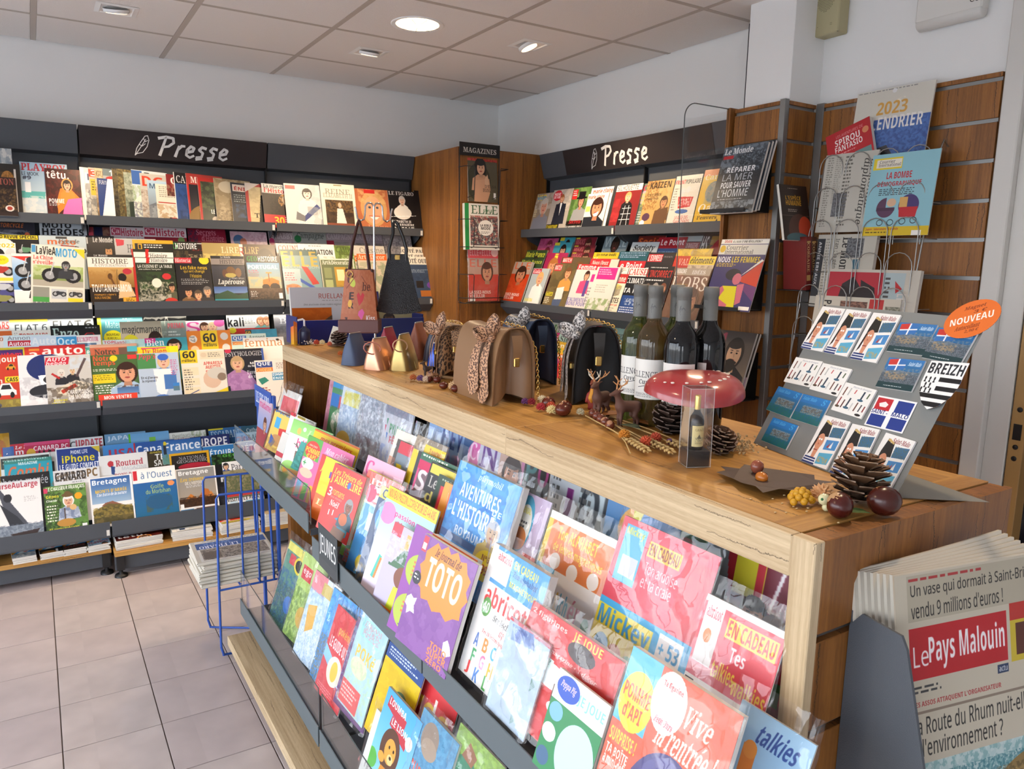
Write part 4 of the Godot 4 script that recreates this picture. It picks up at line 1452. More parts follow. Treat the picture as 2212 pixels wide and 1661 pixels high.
func build_bags() -> void:
	var taupe := mat(hx("8a6849"), 0.42)
	var navy := mat(hx("39465c"), 0.42)
	var black := mat(hx("2b2826"), 0.38)
	var velvet := mat(hx("121214"), 0.8)
	var navy2 := mat(hx("1e2740"), 0.5)
	var leo := tmat(leopard_image(hx("a9805a"), hx("5c4230"), hx("241b18"), 5), 0.6, Vector3(1.2, 1.2, 1))
	var leo_s := tmat(leopard_image(hx("c99b78"), hx("8a5a44"), hx("251814"), 9), 0.45, Vector3(1.6, 1.6, 1))
	var leo_g := tmat(leopard_image(hx("cfcac6"), hx("8e8a8a"), hx("1c1a1c"), 14), 0.45, Vector3(1.6, 1.6, 1))
	flap_bag("leopard print handbag with gold chain and matching bow scarf", Vector3(1.06, TOP, -2.0), -24, 0.115, 0.165, 0.2, leo, leo, leo_s)
	flap_bag("plain taupe leather handbag with tan leopard scarf", Vector3(1.0, TOP, -1.575), -4, 0.12, 0.195, 0.24, taupe, taupe, leo_s)
	flap_bag("navy blue handbag with white and black leopard bow behind others", Vector3(1.225, TOP, -1.79), -10, 0.11, 0.195, 0.2, navy, navy2, leo_g)
	flap_bag("black handbag with white and black leopard scarf and tag", Vector3(1.185, TOP, -1.475), -30, 0.125, 0.205, 0.22, black, velvet, leo_g)
	var rose := mat(hx("d39a7c"), 0.28, 0.75)
	var gold := mat(hx("a8905a"), 0.3, 0.8)
	pouch("navy blue leather pouch nearest the left end of the counter", 0.91, -2.44, 35, 0.095, 0.075, 0.105, mat(hx("3b4a68"), 0.5), null)
	pouch("rose gold metallic pouch with pink wrist loop", 0.945, -2.31, 30, 0.1, 0.085, 0.1, rose, mat(hx("c07a6c"), 0.5))
	pouch("crimson red pouch behind the rose gold one", 1.035, -2.45, 40, 0.09, 0.075, 0.12, mat(hx("8e1f38"), 0.45), null)
	pouch("yellow gold metallic pouch in front of the leopard bag", 1.01, -2.26, 40, 0.1, 0.08, 0.115, gold, mat(hx("c8a080"), 0.5))
	pouch("tan brown leather pouch behind the gold one", 1.17, -2.49, 40, 0.09, 0.075, 0.13, mat(hx("8a4c30"), 0.45), null)
	pouch("dark navy pouch with silver zip beside the tan one", 1.195, -2.42, 50, 0.08, 0.07, 0.12, mat(hx("2a3044"), 0.35), null)
	pouch("shiny royal blue pouch partly behind the leopard bag", 1.1, -2.2, 40, 0.08, 0.06, 0.09, mat(hx("22408e"), 0.2, 0.5), null)
	# chrome stand with two hanging bags
	var o := thing("bag_stand", "chrome two hook display stand holding bags", "stand", Vector3(1.186, TOP, -2.945))
	var s := st()
	lathe(s, [Vector2(0, 0.012), Vector2(0.05, 0.011), Vector2(0.085, 0.004), Vector2(0.088, 0.0)], 28)
	put(s, "base", M.chrome, o)
	s = st()
	tube(s, [Vector3(0, 0.01, 0), Vector3(0, 0.38, 0)], 0.0055, 10)
	tube(s, [Vector3(0, 0.38, 0), Vector3(0, 0.565, 0)], 0.0042, 10)
	put(s, "pole", M.chrome, o)
	for q in [-1, 1]:
		s = st()
		tube(s, [Vector3(0, 0.56, 0), Vector3(q * 0.01, 0.574, 0), Vector3(q * 0.026, 0.574, 0), Vector3(q * 0.036, 0.562, 0), Vector3(q * 0.038, 0.53, 0), Vector3(q * 0.042, 0.51, 0), Vector3(q * 0.056, 0.503, 0), Vector3(q * 0.07, 0.512, 0), Vector3(q * 0.076, 0.545, 0), Vector3(q * 0.08, 0.556, 0)], 0.0038, 8)
		put(s, "hook", M.chrome, o)
	var t := thing("handbag", "terracotta tote printed with hearts and script, hanging from hook", "handbag", Vector3(1.105, 1.365, -2.9), yaw(-28), "bags on the chrome stand")
	var tan_print := "b b4643e;n 0 0 100 70 c07850 1;t 10 6 24 16 5a2818 gi o;e 28 20 9 7 d8c850;e 32 22 7 6 c8d04a;p c8323c 44 40 50 36 56 42 50 56;p c8323c 56 42 62 36 68 40 62 50 50 58;t 20 36 16 12 2a1414 b E;t 20 52 16 10 2a1414 b R;p d858a0 50 66 60 62 66 68 58 80 48 72;e 24 54 6 6 e8b040;t 8 76 70 18 3a1814 gi love;t 60 20 30 14 5a2818 gi be;r 0 92 100 8 8a4a30;t 70 72 24 10 e8e0e0 b Kiss;z 10 30 40 10 2 8a4428;z 60 10 90 34 2 8a4428"
	s = st()
	var uv := cell("misc", tan_print)
	var shape := func(u: float, v: float, sgn: float): return Vector3((u - 0.5) * lerpf(0.155, 0.105, v) * sgn, v * 0.245, sgn * (lerpf(0.05, 0.022, v) + 0.008 * sin(PI * u)))
	sheet(s, func(u: float, v: float): return shape.call(u, v, 1.0), 8, 8, uv, 3)
	sheet(s, func(u: float, v: float): return shape.call(u, v, -1.0), 8, 8, uv, 4)
	for e in [[1.0, 1], [0.0, -1]]:
		sheet(s, func(u: float, v: float): return shape.call(e[0], v, 1.0).lerp(shape.call(1.0 - e[0], v, -1.0), u) + Vector3(-e[1] * 0.02 * sin(PI * u), 0, 0), 6, 6, Rect2(uv.position.x + uv.size.x * 0.1, uv.position.y + uv.size.y * 0.3, uv.size.x * 0.3, uv.size.y * 0.6), 5)
	put(s, "body", M.misc, t)
	s = st()
	box(s, Vector3(-0.08, -0.003, -0.052), Vector3(0.08, 0.05, 0.0615), 1, 0.004)
	put(s, "base_panel", mat(hx("6e4a48"), 0.5), t)
	s = st()
	box(s, Vector3(-0.054, 0.235, -0.024), Vector3(0.054, 0.248, 0.024), 1, 0.002)
	put(s, "rim", mat(hx("4a2620"), 0.5), t)
	s = st()
	for z in [0.02, -0.02]:
		for x in [-0.04, 0.04]:
			tube(s, [Vector3(x, 0.235, z), Vector3(x * 0.7, 0.34, z * 0.8), Vector3(x * 0.12, 0.425, z * 0.3), Vector3(0.0, 0.437, 0)], 0.005, 6)
	put(s, "straps", mat(hx("4c2a26"), 0.5), t)
	s = st()
	var ring := []
	for k in 14:
		ring.append(Vector3(-0.035 + 0.012 * cos(TAU * k / 14), 0.228 + 0.012 * sin(TAU * k / 14), 0.034))
	tube(s, ring, 0.002, 6, true)
	put(s, "ring", M.gold, t)
	var croc := mat(hx("26282c"), 0.25)
	var cell_n := NoiseTexture2D.new()
	cell_n.width = 256
	cell_n.height = 256
	cell_n.as_normal_map = true
	cell_n.bump_strength = 6.0
	cell_n.seamless = true
	cell_n.noise = noise(0.09, 7, FastNoiseLite.TYPE_CELLULAR, 1)
	croc.normal_enabled = true
	croc.normal_texture = cell_n
	croc.normal_scale = 0.9
	croc.uv1_scale = Vector3(2, 2, 2)
	var b := thing("handbag", "black snakeskin effect handbag hanging on the chrome stand", "handbag", Vector3(1.27, 1.445, -2.9), yaw(-20), "bags on the chrome stand")
	s = st()
	var bs := func(u: float, v: float, sgn: float): return Vector3((u - 0.5) * lerpf(0.185, 0.075, pow(v, 0.9)) * sgn, v * 0.23 - 0.012 * cos(PI * (u - 0.5)) * (1 - v), sgn * (lerpf(0.045, 0.016, v) + 0.012 * sin(PI * u)) - sgn * 0.016 * v * sin(PI * u))
	sheet(s, func(u: float, v: float): return bs.call(u, v, 1.0), 14, 10, Rect2(0, 0, 1, 1), 3)
	sheet(s, func(u: float, v: float): return bs.call(u, v, -1.0), 14, 10, Rect2(0, 0, 1, 1), 4)
	for e in [[1.0, 1], [0.0, -1]]:
		sheet(s, func(u: float, v: float): return bs.call(e[0], v, 1.0).lerp(bs.call(1.0 - e[0], v, -1.0), u) + Vector3(-e[1] * 0.024 * sin(PI * u) * v, 0, 0), 6, 8, Rect2(0, 0, 0.5, 1), 5)
	sheet(s, func(u: float, v: float): return bs.call(u, 0.0, 1.0).lerp(bs.call(1.0 - u, 0.0, -1.0), v), 8, 3, Rect2(0, 0, 1, 0.5), 6)
	put(s, "body", croc, b)
	s = st()
	for z in [0.013, -0.013]:
		tube(s, [Vector3(-0.034, 0.2, z), Vector3(-0.036, 0.25, z), Vector3(-0.02, 0.31, z * 0.8), Vector3(-0.018, 0.352, z * 0.3), Vector3(-0.01, 0.36, z * 0.2), Vector3(0.0, 0.35, z * 0.3), Vector3(0.02, 0.3, z * 0.8), Vector3(0.034, 0.25, z), Vector3(0.032, 0.2, z)], 0.0065, 8)
	put(s, "handles", mat(hx("1e1e20"), 0.35), b)
	s = st()
	box(s, Vector3(-0.014, 0.205, 0.006), Vector3(0.008, 0.226, 0.018), 1, 0.002)
	put(s, "zip_pull", M.gold, b)

func build_bottles() -> void:
	var foil := mat(hx("6f6e69"), 0.55)
	var green := mat(Color(0.42, 0.5, 0.22, 0.12), 0.02)
	green.refraction_enabled = true
	green.refraction_scale = 0.05
	green.transparency = BaseMaterial3D.TRANSPARENCY_ALPHA
	var amber := mat(Color(0.62, 0.5, 0.3, 0.12), 0.02)
	amber.refraction_enabled = true
	amber.refraction_scale = 0.05
	amber.transparency = BaseMaterial3D.TRANSPARENCY_ALPHA
	var dark := mat(hx("0c0d10"), 0.05)
	var uv := cell("misc", "b e2dfd8;t -34 30 110 16 2a2a2c f EXCELLENCE;t 22 50 50 12 3a3a3c gi Cuvée;z 20 70 60 62 1.5 3a3a3c;t 10 84 50 6 4a4a4c f PERIGNAN;l 10 92 60 4 8a8a88 1")
	var uv2 := cell("misc", "b 6f6e69;z 20 60 36 30 3 2a2a2a;z 36 30 30 70 3 2a2a2a;z 30 50 70 46 2 2a2a2a;z 44 60 60 40 2 2a2a2a;z 60 40 80 56 2 2a2a2a;z 24 70 34 84 2 2a2a2a")
	var spots := [[1.165, -1.305, green, 60, "white wine bottle of green glass with grey capsule, leftmost"], [1.155, -1.245, amber, 55, "pale wine bottle of amber glass with white label"], [1.162, -1.165, dark, 55, "dark red wine bottle in front with white label"], [1.245, -1.27, green, 40, "green wine bottle standing behind the dark ones"], [1.232, -1.155, dark, 110, "dark red wine bottle at the right with label turned away"]]
	for q in spots:
		var o := thing("wine_bottle", q[4], "wine bottle", Vector3(q[0], TOP, q[1]), yaw(-q[3]), "wine bottles with grey capsules")
		var s := st()
		lathe(s, [Vector2(0, 0.012), Vector2(0.024, 0.002), Vector2(0.031, 0.0), Vector2(0.0365, 0.006), Vector2(0.0375, 0.02), Vector2(0.0375, 0.175), Vector2(0.0368, 0.19), Vector2(0.033, 0.205), Vector2(0.025, 0.219), Vector2(0.018, 0.228), Vector2(0.0152, 0.238), Vector2(0.0145, 0.26), Vector2(0.0145, 0.302), Vector2(0, 0.302)], 40)
		put(s, "glass_body", q[2], o)
		s = st()
		lathe(s, [Vector2(0.0152, 0.236), Vector2(0.0154, 0.262), Vector2(0.0152, 0.29), Vector2(0.0165, 0.291), Vector2(0.0165, 0.306), Vector2(0.0155, 0.31), Vector2(0, 0.31)], 28)
		put(s, "capsule", foil, o)
		s = st()
		curved_print(s, 0.0382, 0.062, 0.15, -1.05, 1.05, uv)
		put(s, "label", M.misc, o)
		s = st()
		curved_print(s, 0.0156, 0.245, 0.282, -0.7, 0.7, uv2)
		put(s, "capsule_print", M.misc, o)

func curved_print(s: SurfaceTool, r: float, y0: float, y1: float, a0: float, a1: float, uv: Rect2) -> void:
	sheet(s, func(u: float, v: float):
		var a := lerpf(a0, a1, u)
		return Vector3(r * sin(a), lerpf(y0, y1, v), r * cos(a)), 14, 1, uv, 6)

# smooth figure from a list of tapered bones: [ax, ay, az, ra, bx, by, bz, rb]
func figure(s: SurfaceTool, bones: Array, cell_size: float, blend: float) -> void:
	var lo := Vector3.INF
	var hi := -Vector3.INF
	for b in bones:
		for k in [0, 4]:
			var p := Vector3(b[k], b[k + 1], b[k + 2])
			lo = lo.min(p - Vector3.ONE * (b[k + 3] + cell_size * 3))
			hi = hi.max(p + Vector3.ONE * (b[k + 3] + cell_size * 3))
	var n := Vector3i((hi - lo) / cell_size) + Vector3i.ONE
	var val := PackedFloat32Array()
	val.resize(n.x * n.y * n.z)
	val.fill(0.0)
	for b in bones:
		var a := Vector3(b[0], b[1], b[2])
		var c := Vector3(b[4], b[5], b[6])
		var m: float = maxf(b[3], b[7]) + cell_size * 3.0 + blend
		var i0 := Vector3i(((a.min(c) - Vector3.ONE * m) - lo) / cell_size).clamp(Vector3i.ZERO, n - Vector3i.ONE)
		var i1 := Vector3i(((a.max(c) + Vector3.ONE * m) - lo) / cell_size).clamp(Vector3i.ZERO, n - Vector3i.ONE)
		var ac := c - a
		var l2 := maxf(ac.length_squared(), 1e-9)
		for z in range(i0.z, i1.z + 1):
			for y in range(i0.y, i1.y + 1):
				for x in range(i0.x, i1.x + 1):
					var p := lo + Vector3(x, y, z) * cell_size
					var t := clampf((p - a).dot(ac) / l2, 0.0, 1.0)
					var d := p.distance_to(a + ac * t) - lerpf(b[3], b[7], t)
					val[(z * n.y + y) * n.x + x] += exp(-d / blend)
	var vert := {}
	var F := func(i: int) -> float: return -blend * log(maxf(val[i], 1e-12))
	var step := [1, n.x, n.x * n.y]
	var corner := [0, 1, n.x, n.x + 1, n.x * n.y, n.x * n.y + 1, n.x * n.y + n.x, n.x * n.y + n.x + 1]
	for z in n.z - 1:
		for y in n.y - 1:
			for x in n.x - 1:
				var i := (z * n.y + y) * n.x + x
				var inside := 0
				for c in corner:
					if val[i + c] > 1.0:
						inside += 1
				if inside == 0 or inside == 8:
					continue
				var sum := Vector3.ZERO
				var cnt := 0
				for c in 8:
					for ax in 3:
						if c & (1 << ax):
							continue
						var ia: int = i + corner[c]
						var ib: int = ia + step[ax]
						if (val[ia] > 1.0) != (val[ib] > 1.0):
							var fa: float = F.call(ia)
							var fb: float = F.call(ib)
							var p := Vector3(x + (c & 1), y + ((c >> 1) & 1), z + ((c >> 2) & 1))
							p[ax] += fa / (fa - fb)
							sum += p
							cnt += 1
				vert[i] = lo + sum / cnt * cell_size
	for i in vert:
		for ax in 3:
			var j: int = i + step[ax]
			if j >= val.size() or (val[i] > 1.0) == (val[j] > 1.0):
				continue
			var u: int = step[(ax + 1) % 3]
			var v: int = step[(ax + 2) % 3]
			if vert.has(i - u) and vert.has(i - v) and vert.has(i - u - v):
				if val[i] > 1.0:
					quad(s, vert[i - u - v], vert[i - v], vert[i], vert[i - u], Vector2.ZERO, Vector2.ZERO, Vector2.ZERO, Vector2.ZERO, 7)
				else:
					quad(s, vert[i - u - v], vert[i - u], vert[i], vert[i - v], Vector2.ZERO, Vector2.ZERO, Vector2.ZERO, Vector2.ZERO, 7)

func pinecone(label: String, at: Vector3, tilt: Basis, h: float, r: float, c: Color, open: float) -> void:
	var o := thing("pine_cone", label, "pine cone", at, tilt, "pine cones on the counter")
	var s := st()
	ball(s, Vector3(0, h * 0.46, 0), Vector3(r * 0.36, h * 0.44, r * 0.36), 10, 6)
	put(s, "core", mat(c.darkened(0.4), 0.8), o)
	s = st()
	var tips := st()
	for k in 48:
		var f := (k + 0.5) / 48.0
		var a := k * 2.39996
		var rad := r * pow(sin(PI * (0.14 + 0.84 * f)), 0.7)
		var y := h * (0.08 + 0.86 * f)
		var d := Vector3(cos(a), 0, sin(a))
		var tn := Vector3(-sin(a), 0, cos(a))
		var w := rad * 0.36 + 0.002
		var up := lerpf(0.0, 1.1, f) * open
		var a0 := d * rad * 0.2 + Vector3(0, y - rad * 0.1, 0)
		var tip := d * rad + Vector3(0, y + rad * up, 0)
		var th := Vector3(0, 0.0022, 0)
		quad(s, a0 - tn * w * 0.4, a0 + tn * w * 0.4, tip + tn * w, tip - tn * w)
		quad(s, a0 + tn * w * 0.4 + th, a0 - tn * w * 0.4 + th, tip - tn * w + th, tip + tn * w + th)
		quad(tips, tip - tn * w, tip + tn * w, tip + tn * w + th, tip - tn * w + th)
		var nib := tip + d * 0.004 + th * 0.5
		tri(tips, tip - tn * w, tip + tn * w, nib)
		tri(tips, tip + tn * w + th, tip - tn * w + th, nib)
	put(s, "scales", mat(c, 0.75), o)
	put(tips, "scale_tips", mat(c.lightened(0.28), 0.7), o)

func nut(called: String, label: String, at: Vector3, r: Vector3, c: Color, cap: Color, turn := 0.0, group := "nuts among the autumn decoration") -> void:
	var o := thing(called, label, called.replace("_", " "), at, yaw(turn), group)
	var s := st()
	ball(s, Vector3(0, r.y, 0), r, 16, 10)
	put(s, "shell", mat(c, 0.25), o)
	s = st()
	X = Transform3D(Basis(Vector3.RIGHT, 0.7).rotated(Vector3.UP, 0.6), Vector3(0, r.y, 0))
	var prof := []
	for k in 4:
		var a := PI / 2 - 0.62 * k / 3.0
		prof.append(Vector2(cos(a) * 1.012, sin(a) * 1.012))
	prof.reverse()
	X = X * Transform3D(Basis.from_scale(r), Vector3.ZERO)
	lathe(s, prof, 14)
	put(s, "pale_scar", mat(cap, 0.7), o)

func flower(label: String, at: Vector3, r: float, c: Color) -> void:
	var s := st()
	for k in 46:
		var f := (k + 0.5) / 46.0
		var y := 1.0 - 1.6 * f
		var a := k * 2.39996
		var d := Vector3(cos(a) * sqrt(maxf(0.0, 1 - y * y)), y, sin(a) * sqrt(maxf(0.0, 1 - y * y)))
		var t := d.cross(Vector3(0.2, 1, 0.4)).normalized() * r * 0.26
		var u := d.cross(t).normalized() * r * 0.26
		var tip := Vector3(0, r * 0.8, 0) + d * r
		var b := Vector3(0, r * 0.8, 0) + d * r * 0.45
		for q in [[t, u], [u, -t], [-t, -u], [-u, t]]:
			tri(s, b + q[0], b + q[1], tip)
	var o := put(s, "dried_flower", mat(c, 0.85))
	o.position = at
	tag(o, label, "dried flower", "dried flowers on the counter")

func leaf(called: String, label: String, at: Vector3, turn: float, pts: Array, k: float, c: Color) -> void:
	var o := thing(called, label, "leaf", at, yaw(turn))
	var poly := PackedVector2Array()
	for i in range(0, pts.size(), 2):
		poly.append(Vector2(pts[i], pts[i + 1]) * k)
	var t := Geometry2D.triangulate_polygon(poly)
	var s := st()
	var f := func(p: Vector2) -> Vector3: return Vector3(p.x, 0.003 + 0.006 * absf(sin(p.x * 60.0)) + 0.07 * p.length_squared() / k, -p.y)
	for i in range(0, t.size(), 3):
		tri(s, f.call(poly[t[i]]), f.call(poly[t[i + 1]]), f.call(poly[t[i + 2]]))
	put(s, "blade", mat(c, 0.6), o)
	s = st()
	tube(s, [f.call(Vector2(0, -0.62 * k)), f.call(Vector2.ZERO) + Vector3(0, 0.0015, 0), f.call(Vector2(0, 0.7 * k)) + Vector3(0, 0.0015, 0)], 0.0009, 5)
	put(s, "midrib", mat(c.lightened(0.1), 0.6), o)

func build_autumn() -> void:
	# stag figurines
	var bones := [[-0.02, 0.047, 0, 0.0125, 0.016, 0.048, 0, 0.0125], [0.016, 0.05, 0, 0.010, 0.027, 0.076, 0, 0.0058], [0.027, 0.079, 0, 0.0065, 0.042, 0.075, 0, 0.0036], [-0.031, 0.052, 0, 0.003, -0.036, 0.044, 0, 0.002]]
	for z in [-1, 1]:
		bones += [[0.016, 0.044, 0.006 * z, 0.0058, 0.018, 0.022, 0.006 * z, 0.003], [0.018, 0.022, 0.006 * z, 0.003, 0.017, 0.002, 0.006 * z, 0.0026], [0.017, 0.002, 0.006 * z, 0.003, 0.020, 0.002, 0.006 * z, 0.0028]]
		bones += [[-0.02, 0.044, 0.0065 * z, 0.0075, -0.015, 0.027, 0.007 * z, 0.0042], [-0.015, 0.027, 0.007 * z, 0.004, -0.024, 0.017, 0.007 * z, 0.0028], [-0.024, 0.017, 0.007 * z, 0.0028, -0.022, 0.002, 0.007 * z, 0.0026], [-0.022, 0.002, 0.007 * z, 0.003, -0.019, 0.002, 0.007 * z, 0.0028]]
		bones += [[0.024, 0.083, 0.004 * z, 0.0022, 0.017, 0.087, 0.011 * z, 0.0016]]
	var s := st()
	figure(s, bones, 0.0021, 0.0022)
	var hide := mat(hx("5d3c30"), 0.7)
	var horn := mat(hx("c08a5a"), 0.6)
	var first: MeshInstance3D
	for q in [[1.105, -1.358, 200.0, "brown toy stag standing beside the gnome figure"], [1.083, -1.24, 168.0, "brown toy stag in front of the wine bottles"]]:
		var o := thing("stag_figurine", q[3], "figurine", Vector3(q[0], TOP, q[1]), yaw(q[2]), "toy stags")
		if first == null:
			first = put(s, "body", hide, o)
		else:
			again(first, o, Transform3D())
		for z in [-1, 1]:
			s = st()
			tube(s, [Vector3(0.026, 0.083, 0.003 * z), Vector3(0.022, 0.094, 0.009 * z), Vector3(0.014, 0.102, 0.02 * z), Vector3(0.018, 0.112, 0.03 * z)], 0.0019, 6, false, 0.001)
			tube(s, [Vector3(0.022, 0.094, 0.009 * z), Vector3(0.031, 0.102, 0.012 * z)], 0.0015, 5, false, 0.0008)
			tube(s, [Vector3(0.014, 0.102, 0.02 * z), Vector3(0.02, 0.113, 0.019 * z)], 0.0015, 5, false, 0.0008)
			tube(s, [Vector3(0.018, 0.098, 0.014 * z), Vector3(0.008, 0.108, 0.014 * z)], 0.0014, 5, false, 0.0008)
			put(s, "antler", horn, o)
	# bearded gnome with antlered cap
	var g := thing("gnome_figurine", "small bearded figurine in brown deer cap and red cloak", "figurine", Vector3(1.148, TOP, -1.44), yaw(-60))
	s = st()
	figure(s, [[0, 0.012, 0, 0.014, 0, 0.04, 0, 0.011], [0, 0.046, 0.002, 0.0085, 0, 0.05, 0.002, 0.0085], [0.012, 0.036, 0.004, 0.005, 0.015, 0.02, 0.01, 0.004], [-0.012, 0.036, 0.004, 0.005, -0.015, 0.02, 0.01, 0.004], [0.006, 0.002, 0.004, 0.005, 0.006, 0.004, 0.012, 0.004], [-0.006, 0.002, 0.004, 0.005, -0.006, 0.004, 0.012, 0.004]], 0.002, 0.002)
	put(s, "body", mat(hx("8e2a20"), 0.6), g)
	s = st()
	figure(s, [[0, 0.058, -0.002, 0.0098, 0, 0.068, 0.004, 0.007], [0, 0.068, 0.008, 0.005, 0, 0.066, 0.02, 0.0035]], 0.002, 0.002)
	put(s, "deer_cap", mat(hx("7a3a26"), 0.6), g)
	s = st()
	figure(s, [[0, 0.048, 0.009, 0.006, 0, 0.03, 0.014, 0.007], [0, 0.03, 0.014, 0.007, 0, 0.018, 0.014, 0.002]], 0.002, 0.002)
	put(s, "beard", mat(hx("d0902c"), 0.6), g)
	s = st()
	for z in [-1, 1]:
		tube(s, [Vector3(0.003 * z, 0.074, 0), Vector3(0.014 * z, 0.084, 0), Vector3(0.016 * z, 0.098, 0.002)], 0.002, 6, false, 0.001)
		tube(s, [Vector3(0.012 * z, 0.082, 0), Vector3(0.006 * z, 0.094, 0)], 0.0016, 5, false, 0.0008)
	put(s, "antlers", mat(hx("ddd2c0"), 0.6), g)
	# little fawn and dark stag toy by the pouches
	var fawn := thing("fawn_figurine", "tiny spotted fawn toy beside the chestnuts near leopard bag", "figurine", Vector3(0.985, TOP, -1.99), yaw(190) * Basis.from_scale(Vector3.ONE * 0.42))
	again(first, fawn, Transform3D(), mat(hx("9a6f4c"), 0.7))
	var dk := thing("squirrel_figurine", "tiny dark brown animal toy behind the fawn", "figurine", Vector3(1.0, TOP, -2.06), yaw(170) * Basis.from_scale(Vector3.ONE * 0.6))
	again(first, dk, Transform3D(), mat(hx("3a2a22"), 0.7))
	# toadstools
	for q in [[1.028, -1.852, 0.078, 0.019, "tall red spotted toadstool ornament", 1], [1.04, -1.842, 0.045, 0.014, "short red spotted toadstool ornament beside the tall one", 0]]:
		var o := thing("toadstool", q[4], "ornament", Vector3(q[0], TOP, q[1]), Basis(), "toadstool ornaments")
		var h: float = q[2]
		var r: float = q[3]
		s = st()
		lathe(s, [Vector2(r * 0.5, 0), Vector2(r * 0.42, h * 0.3), Vector2(r * 0.34, h * 0.66), Vector2(0, h * 0.66)], 16)
		put(s, "stem", mat(hx("d9cbb0"), 0.5), o)
		s = st()
		lathe(s, [Vector2(r * 0.3, h * 0.64), Vector2(r * 0.95, h * 0.6), Vector2(r, h * 0.65), Vector2(r * 0.85, h * 0.8), Vector2(r * 0.45, h * 0.95), Vector2(0, h)], 20)
		put(s, "cap", mat(hx("c01a20"), 0.15), o)
		s = st()
		for k in 12:
			var a := k * 2.4
			var f := 0.25 + 0.6 * (k / 12.0)
			ball(s, Vector3(sin(a) * r * f * 1.02, h * (0.985 - 0.3 * f * f), cos(a) * r * f * 1.02), Vector3.ONE * r * 0.09, 6, 4)
		put(s, "spots", mat(hx("f0e8e0"), 0.4), o)
	# big glazed mushroom on a bark stem
	var m := thing("mushroom_ornament", "large glazed red mushroom with white flecks on a pale stem", "ornament", Vector3(1.115, TOP, -1.07))
	s = st()
	sheet(s, func(u: float, v: float):
		var a := TAU * u
		var r := 0.1 * sin(v * PI * 0.5) * (1.0 + 0.05 * sin(a * 3.0 + 1.0))
		return Vector3(r * cos(a), 0.148 - 0.052 * pow(v, 2.2) - 0.006 * v * sin(a * 2.0), -r * sin(a)), 40, 12, Rect2(0, 0, 1, 1), 3)
	sheet(s, func(u: float, v: float):
		var a := TAU * (1.0 - u)
		var r := 0.1 * v * (1.0 + 0.05 * sin(a * 3.0 + 1.0))
		return Vector3(r * cos(a), 0.096 - 0.012 * (1.0 - v) - 0.006 * v * sin(a * 2.0), -r * sin(a)), 40, 3, Rect2(0, 0, 1, 1), 4)
	var glaze := mat(hx("9e1c22"), 0.14)
	glaze.clearcoat_enabled = true
	glaze.clearcoat = 1.0
	put(s, "cap", glaze, m)
	s = st()
	for k in 22:
		var a := k * 2.39996
		var f := 0.3 + 0.66 * fposmod(k * 0.618, 1.0)
		var r := 0.1 * sin(f * PI * 0.5)
		ball(s, Vector3(cos(a) * r, 0.148 - 0.052 * pow(f, 2.2), -sin(a) * r), Vector3(0.0045, 0.002, 0.0045) * (0.6 + 0.7 * fposmod(k * 0.37, 1.0)), 7, 4)
	put(s, "flecks", mat(hx("e8ddd4"), 0.4), m)
	s = st()
	lathe(s, [Vector2(0.03, 0), Vector2(0.026, 0.03), Vector2(0.022, 0.07), Vector2(0.026, 0.092)], 18)
	put(s, "stem", mat(hx("b9a58a"), 0.8), m)
	# miniature bottle in a clear box
	var b := thing("boxed_miniature", "miniature wine bottle with yellow label in a clear plastic box", "gift box", Vector3(0.99, TOP, -0.945), yaw(-24))
	s = st()
	for q in [[-0.022, -0.02, 0.022, -0.0195], [-0.022, 0.0195, 0.022, 0.02], [-0.022, -0.0195, -0.0215, 0.0195], [0.0215, -0.0195, 0.022, 0.0195]]:
		box(s, Vector3(q[0], 0, q[1]), Vector3(q[2], 0.142, q[3]))
	box(s, Vector3(-0.022, 0.142, -0.02), Vector3(0.022, 0.1424, 0.02))
	put(s, "clear_case", M.acrylic, b)
	s = st()
	for x in [-0.022, 0.022]:
		for z in [-0.02, 0.02]:
			tube(s, [Vector3(x, 0, z), Vector3(x, 0.143, z)], 0.0004, 4)
	for y in [0.0006, 0.142]:
		tube(s, [Vector3(-0.022, y, -0.02), Vector3(0.022, y, -0.02), Vector3(0.022, y, 0.02), Vector3(-0.022, y, 0.02)], 0.0004, 4, true)
	put(s, "case_edge", mat(hx("c4c4c2"), 0.3), b)
	s = st()
	box(s, Vector3(-0.0205, 0.001, -0.0185), Vector3(0.0205, 0.03, 0.0185), 1, 0.001)
	put(s, "black_base", M.black, b)
	s = st()
	lathe(s, [Vector2(0, 0.03), Vector2(0.0125, 0.03), Vector2(0.013, 0.034), Vector2(0.013, 0.082), Vector2(0.011, 0.09), Vector2(0.006, 0.098), Vector2(0.005, 0.106), Vector2(0.005, 0.11)], 20)
	put(s, "bottle", mat(hx("1c1a18"), 0.15), b)
	s = st()
	lathe(s, [Vector2(0.0055, 0.102), Vector2(0.0055, 0.126), Vector2(0.005, 0.128), Vector2(0, 0.128)], 18)
	put(s, "capsule", M.gold, b)
	s = st()
	X = Transform3D(yaw(10), Vector3.ZERO)
	curved_print(s, 0.0133, 0.036, 0.074, -1.1, 1.1, cell("misc", "b d3c48c;t 20 14 60 12 5a4a30 f GRACE;p 6a6450 30 60 46 40 60 62;n 20 56 60 20 8a8264 1;l 20 80 60 8 5a4a30 2"))
	put(s, "label", M.misc, b)
	# cones, nuts, flowers
	pinecone("dark open pine cone in front of the wine bottles", Vector3(1.125, TOP, -1.155), Basis(Vector3.RIGHT, 0.15), 0.062, 0.036, hx("4a3428"), 0.7)
	pinecone("pine cone half hidden behind the clear gift box", Vector3(1.09, TOP, -0.985), Basis(Vector3.RIGHT, 0.3), 0.05, 0.028, hx("5a3c28"), 0.6)
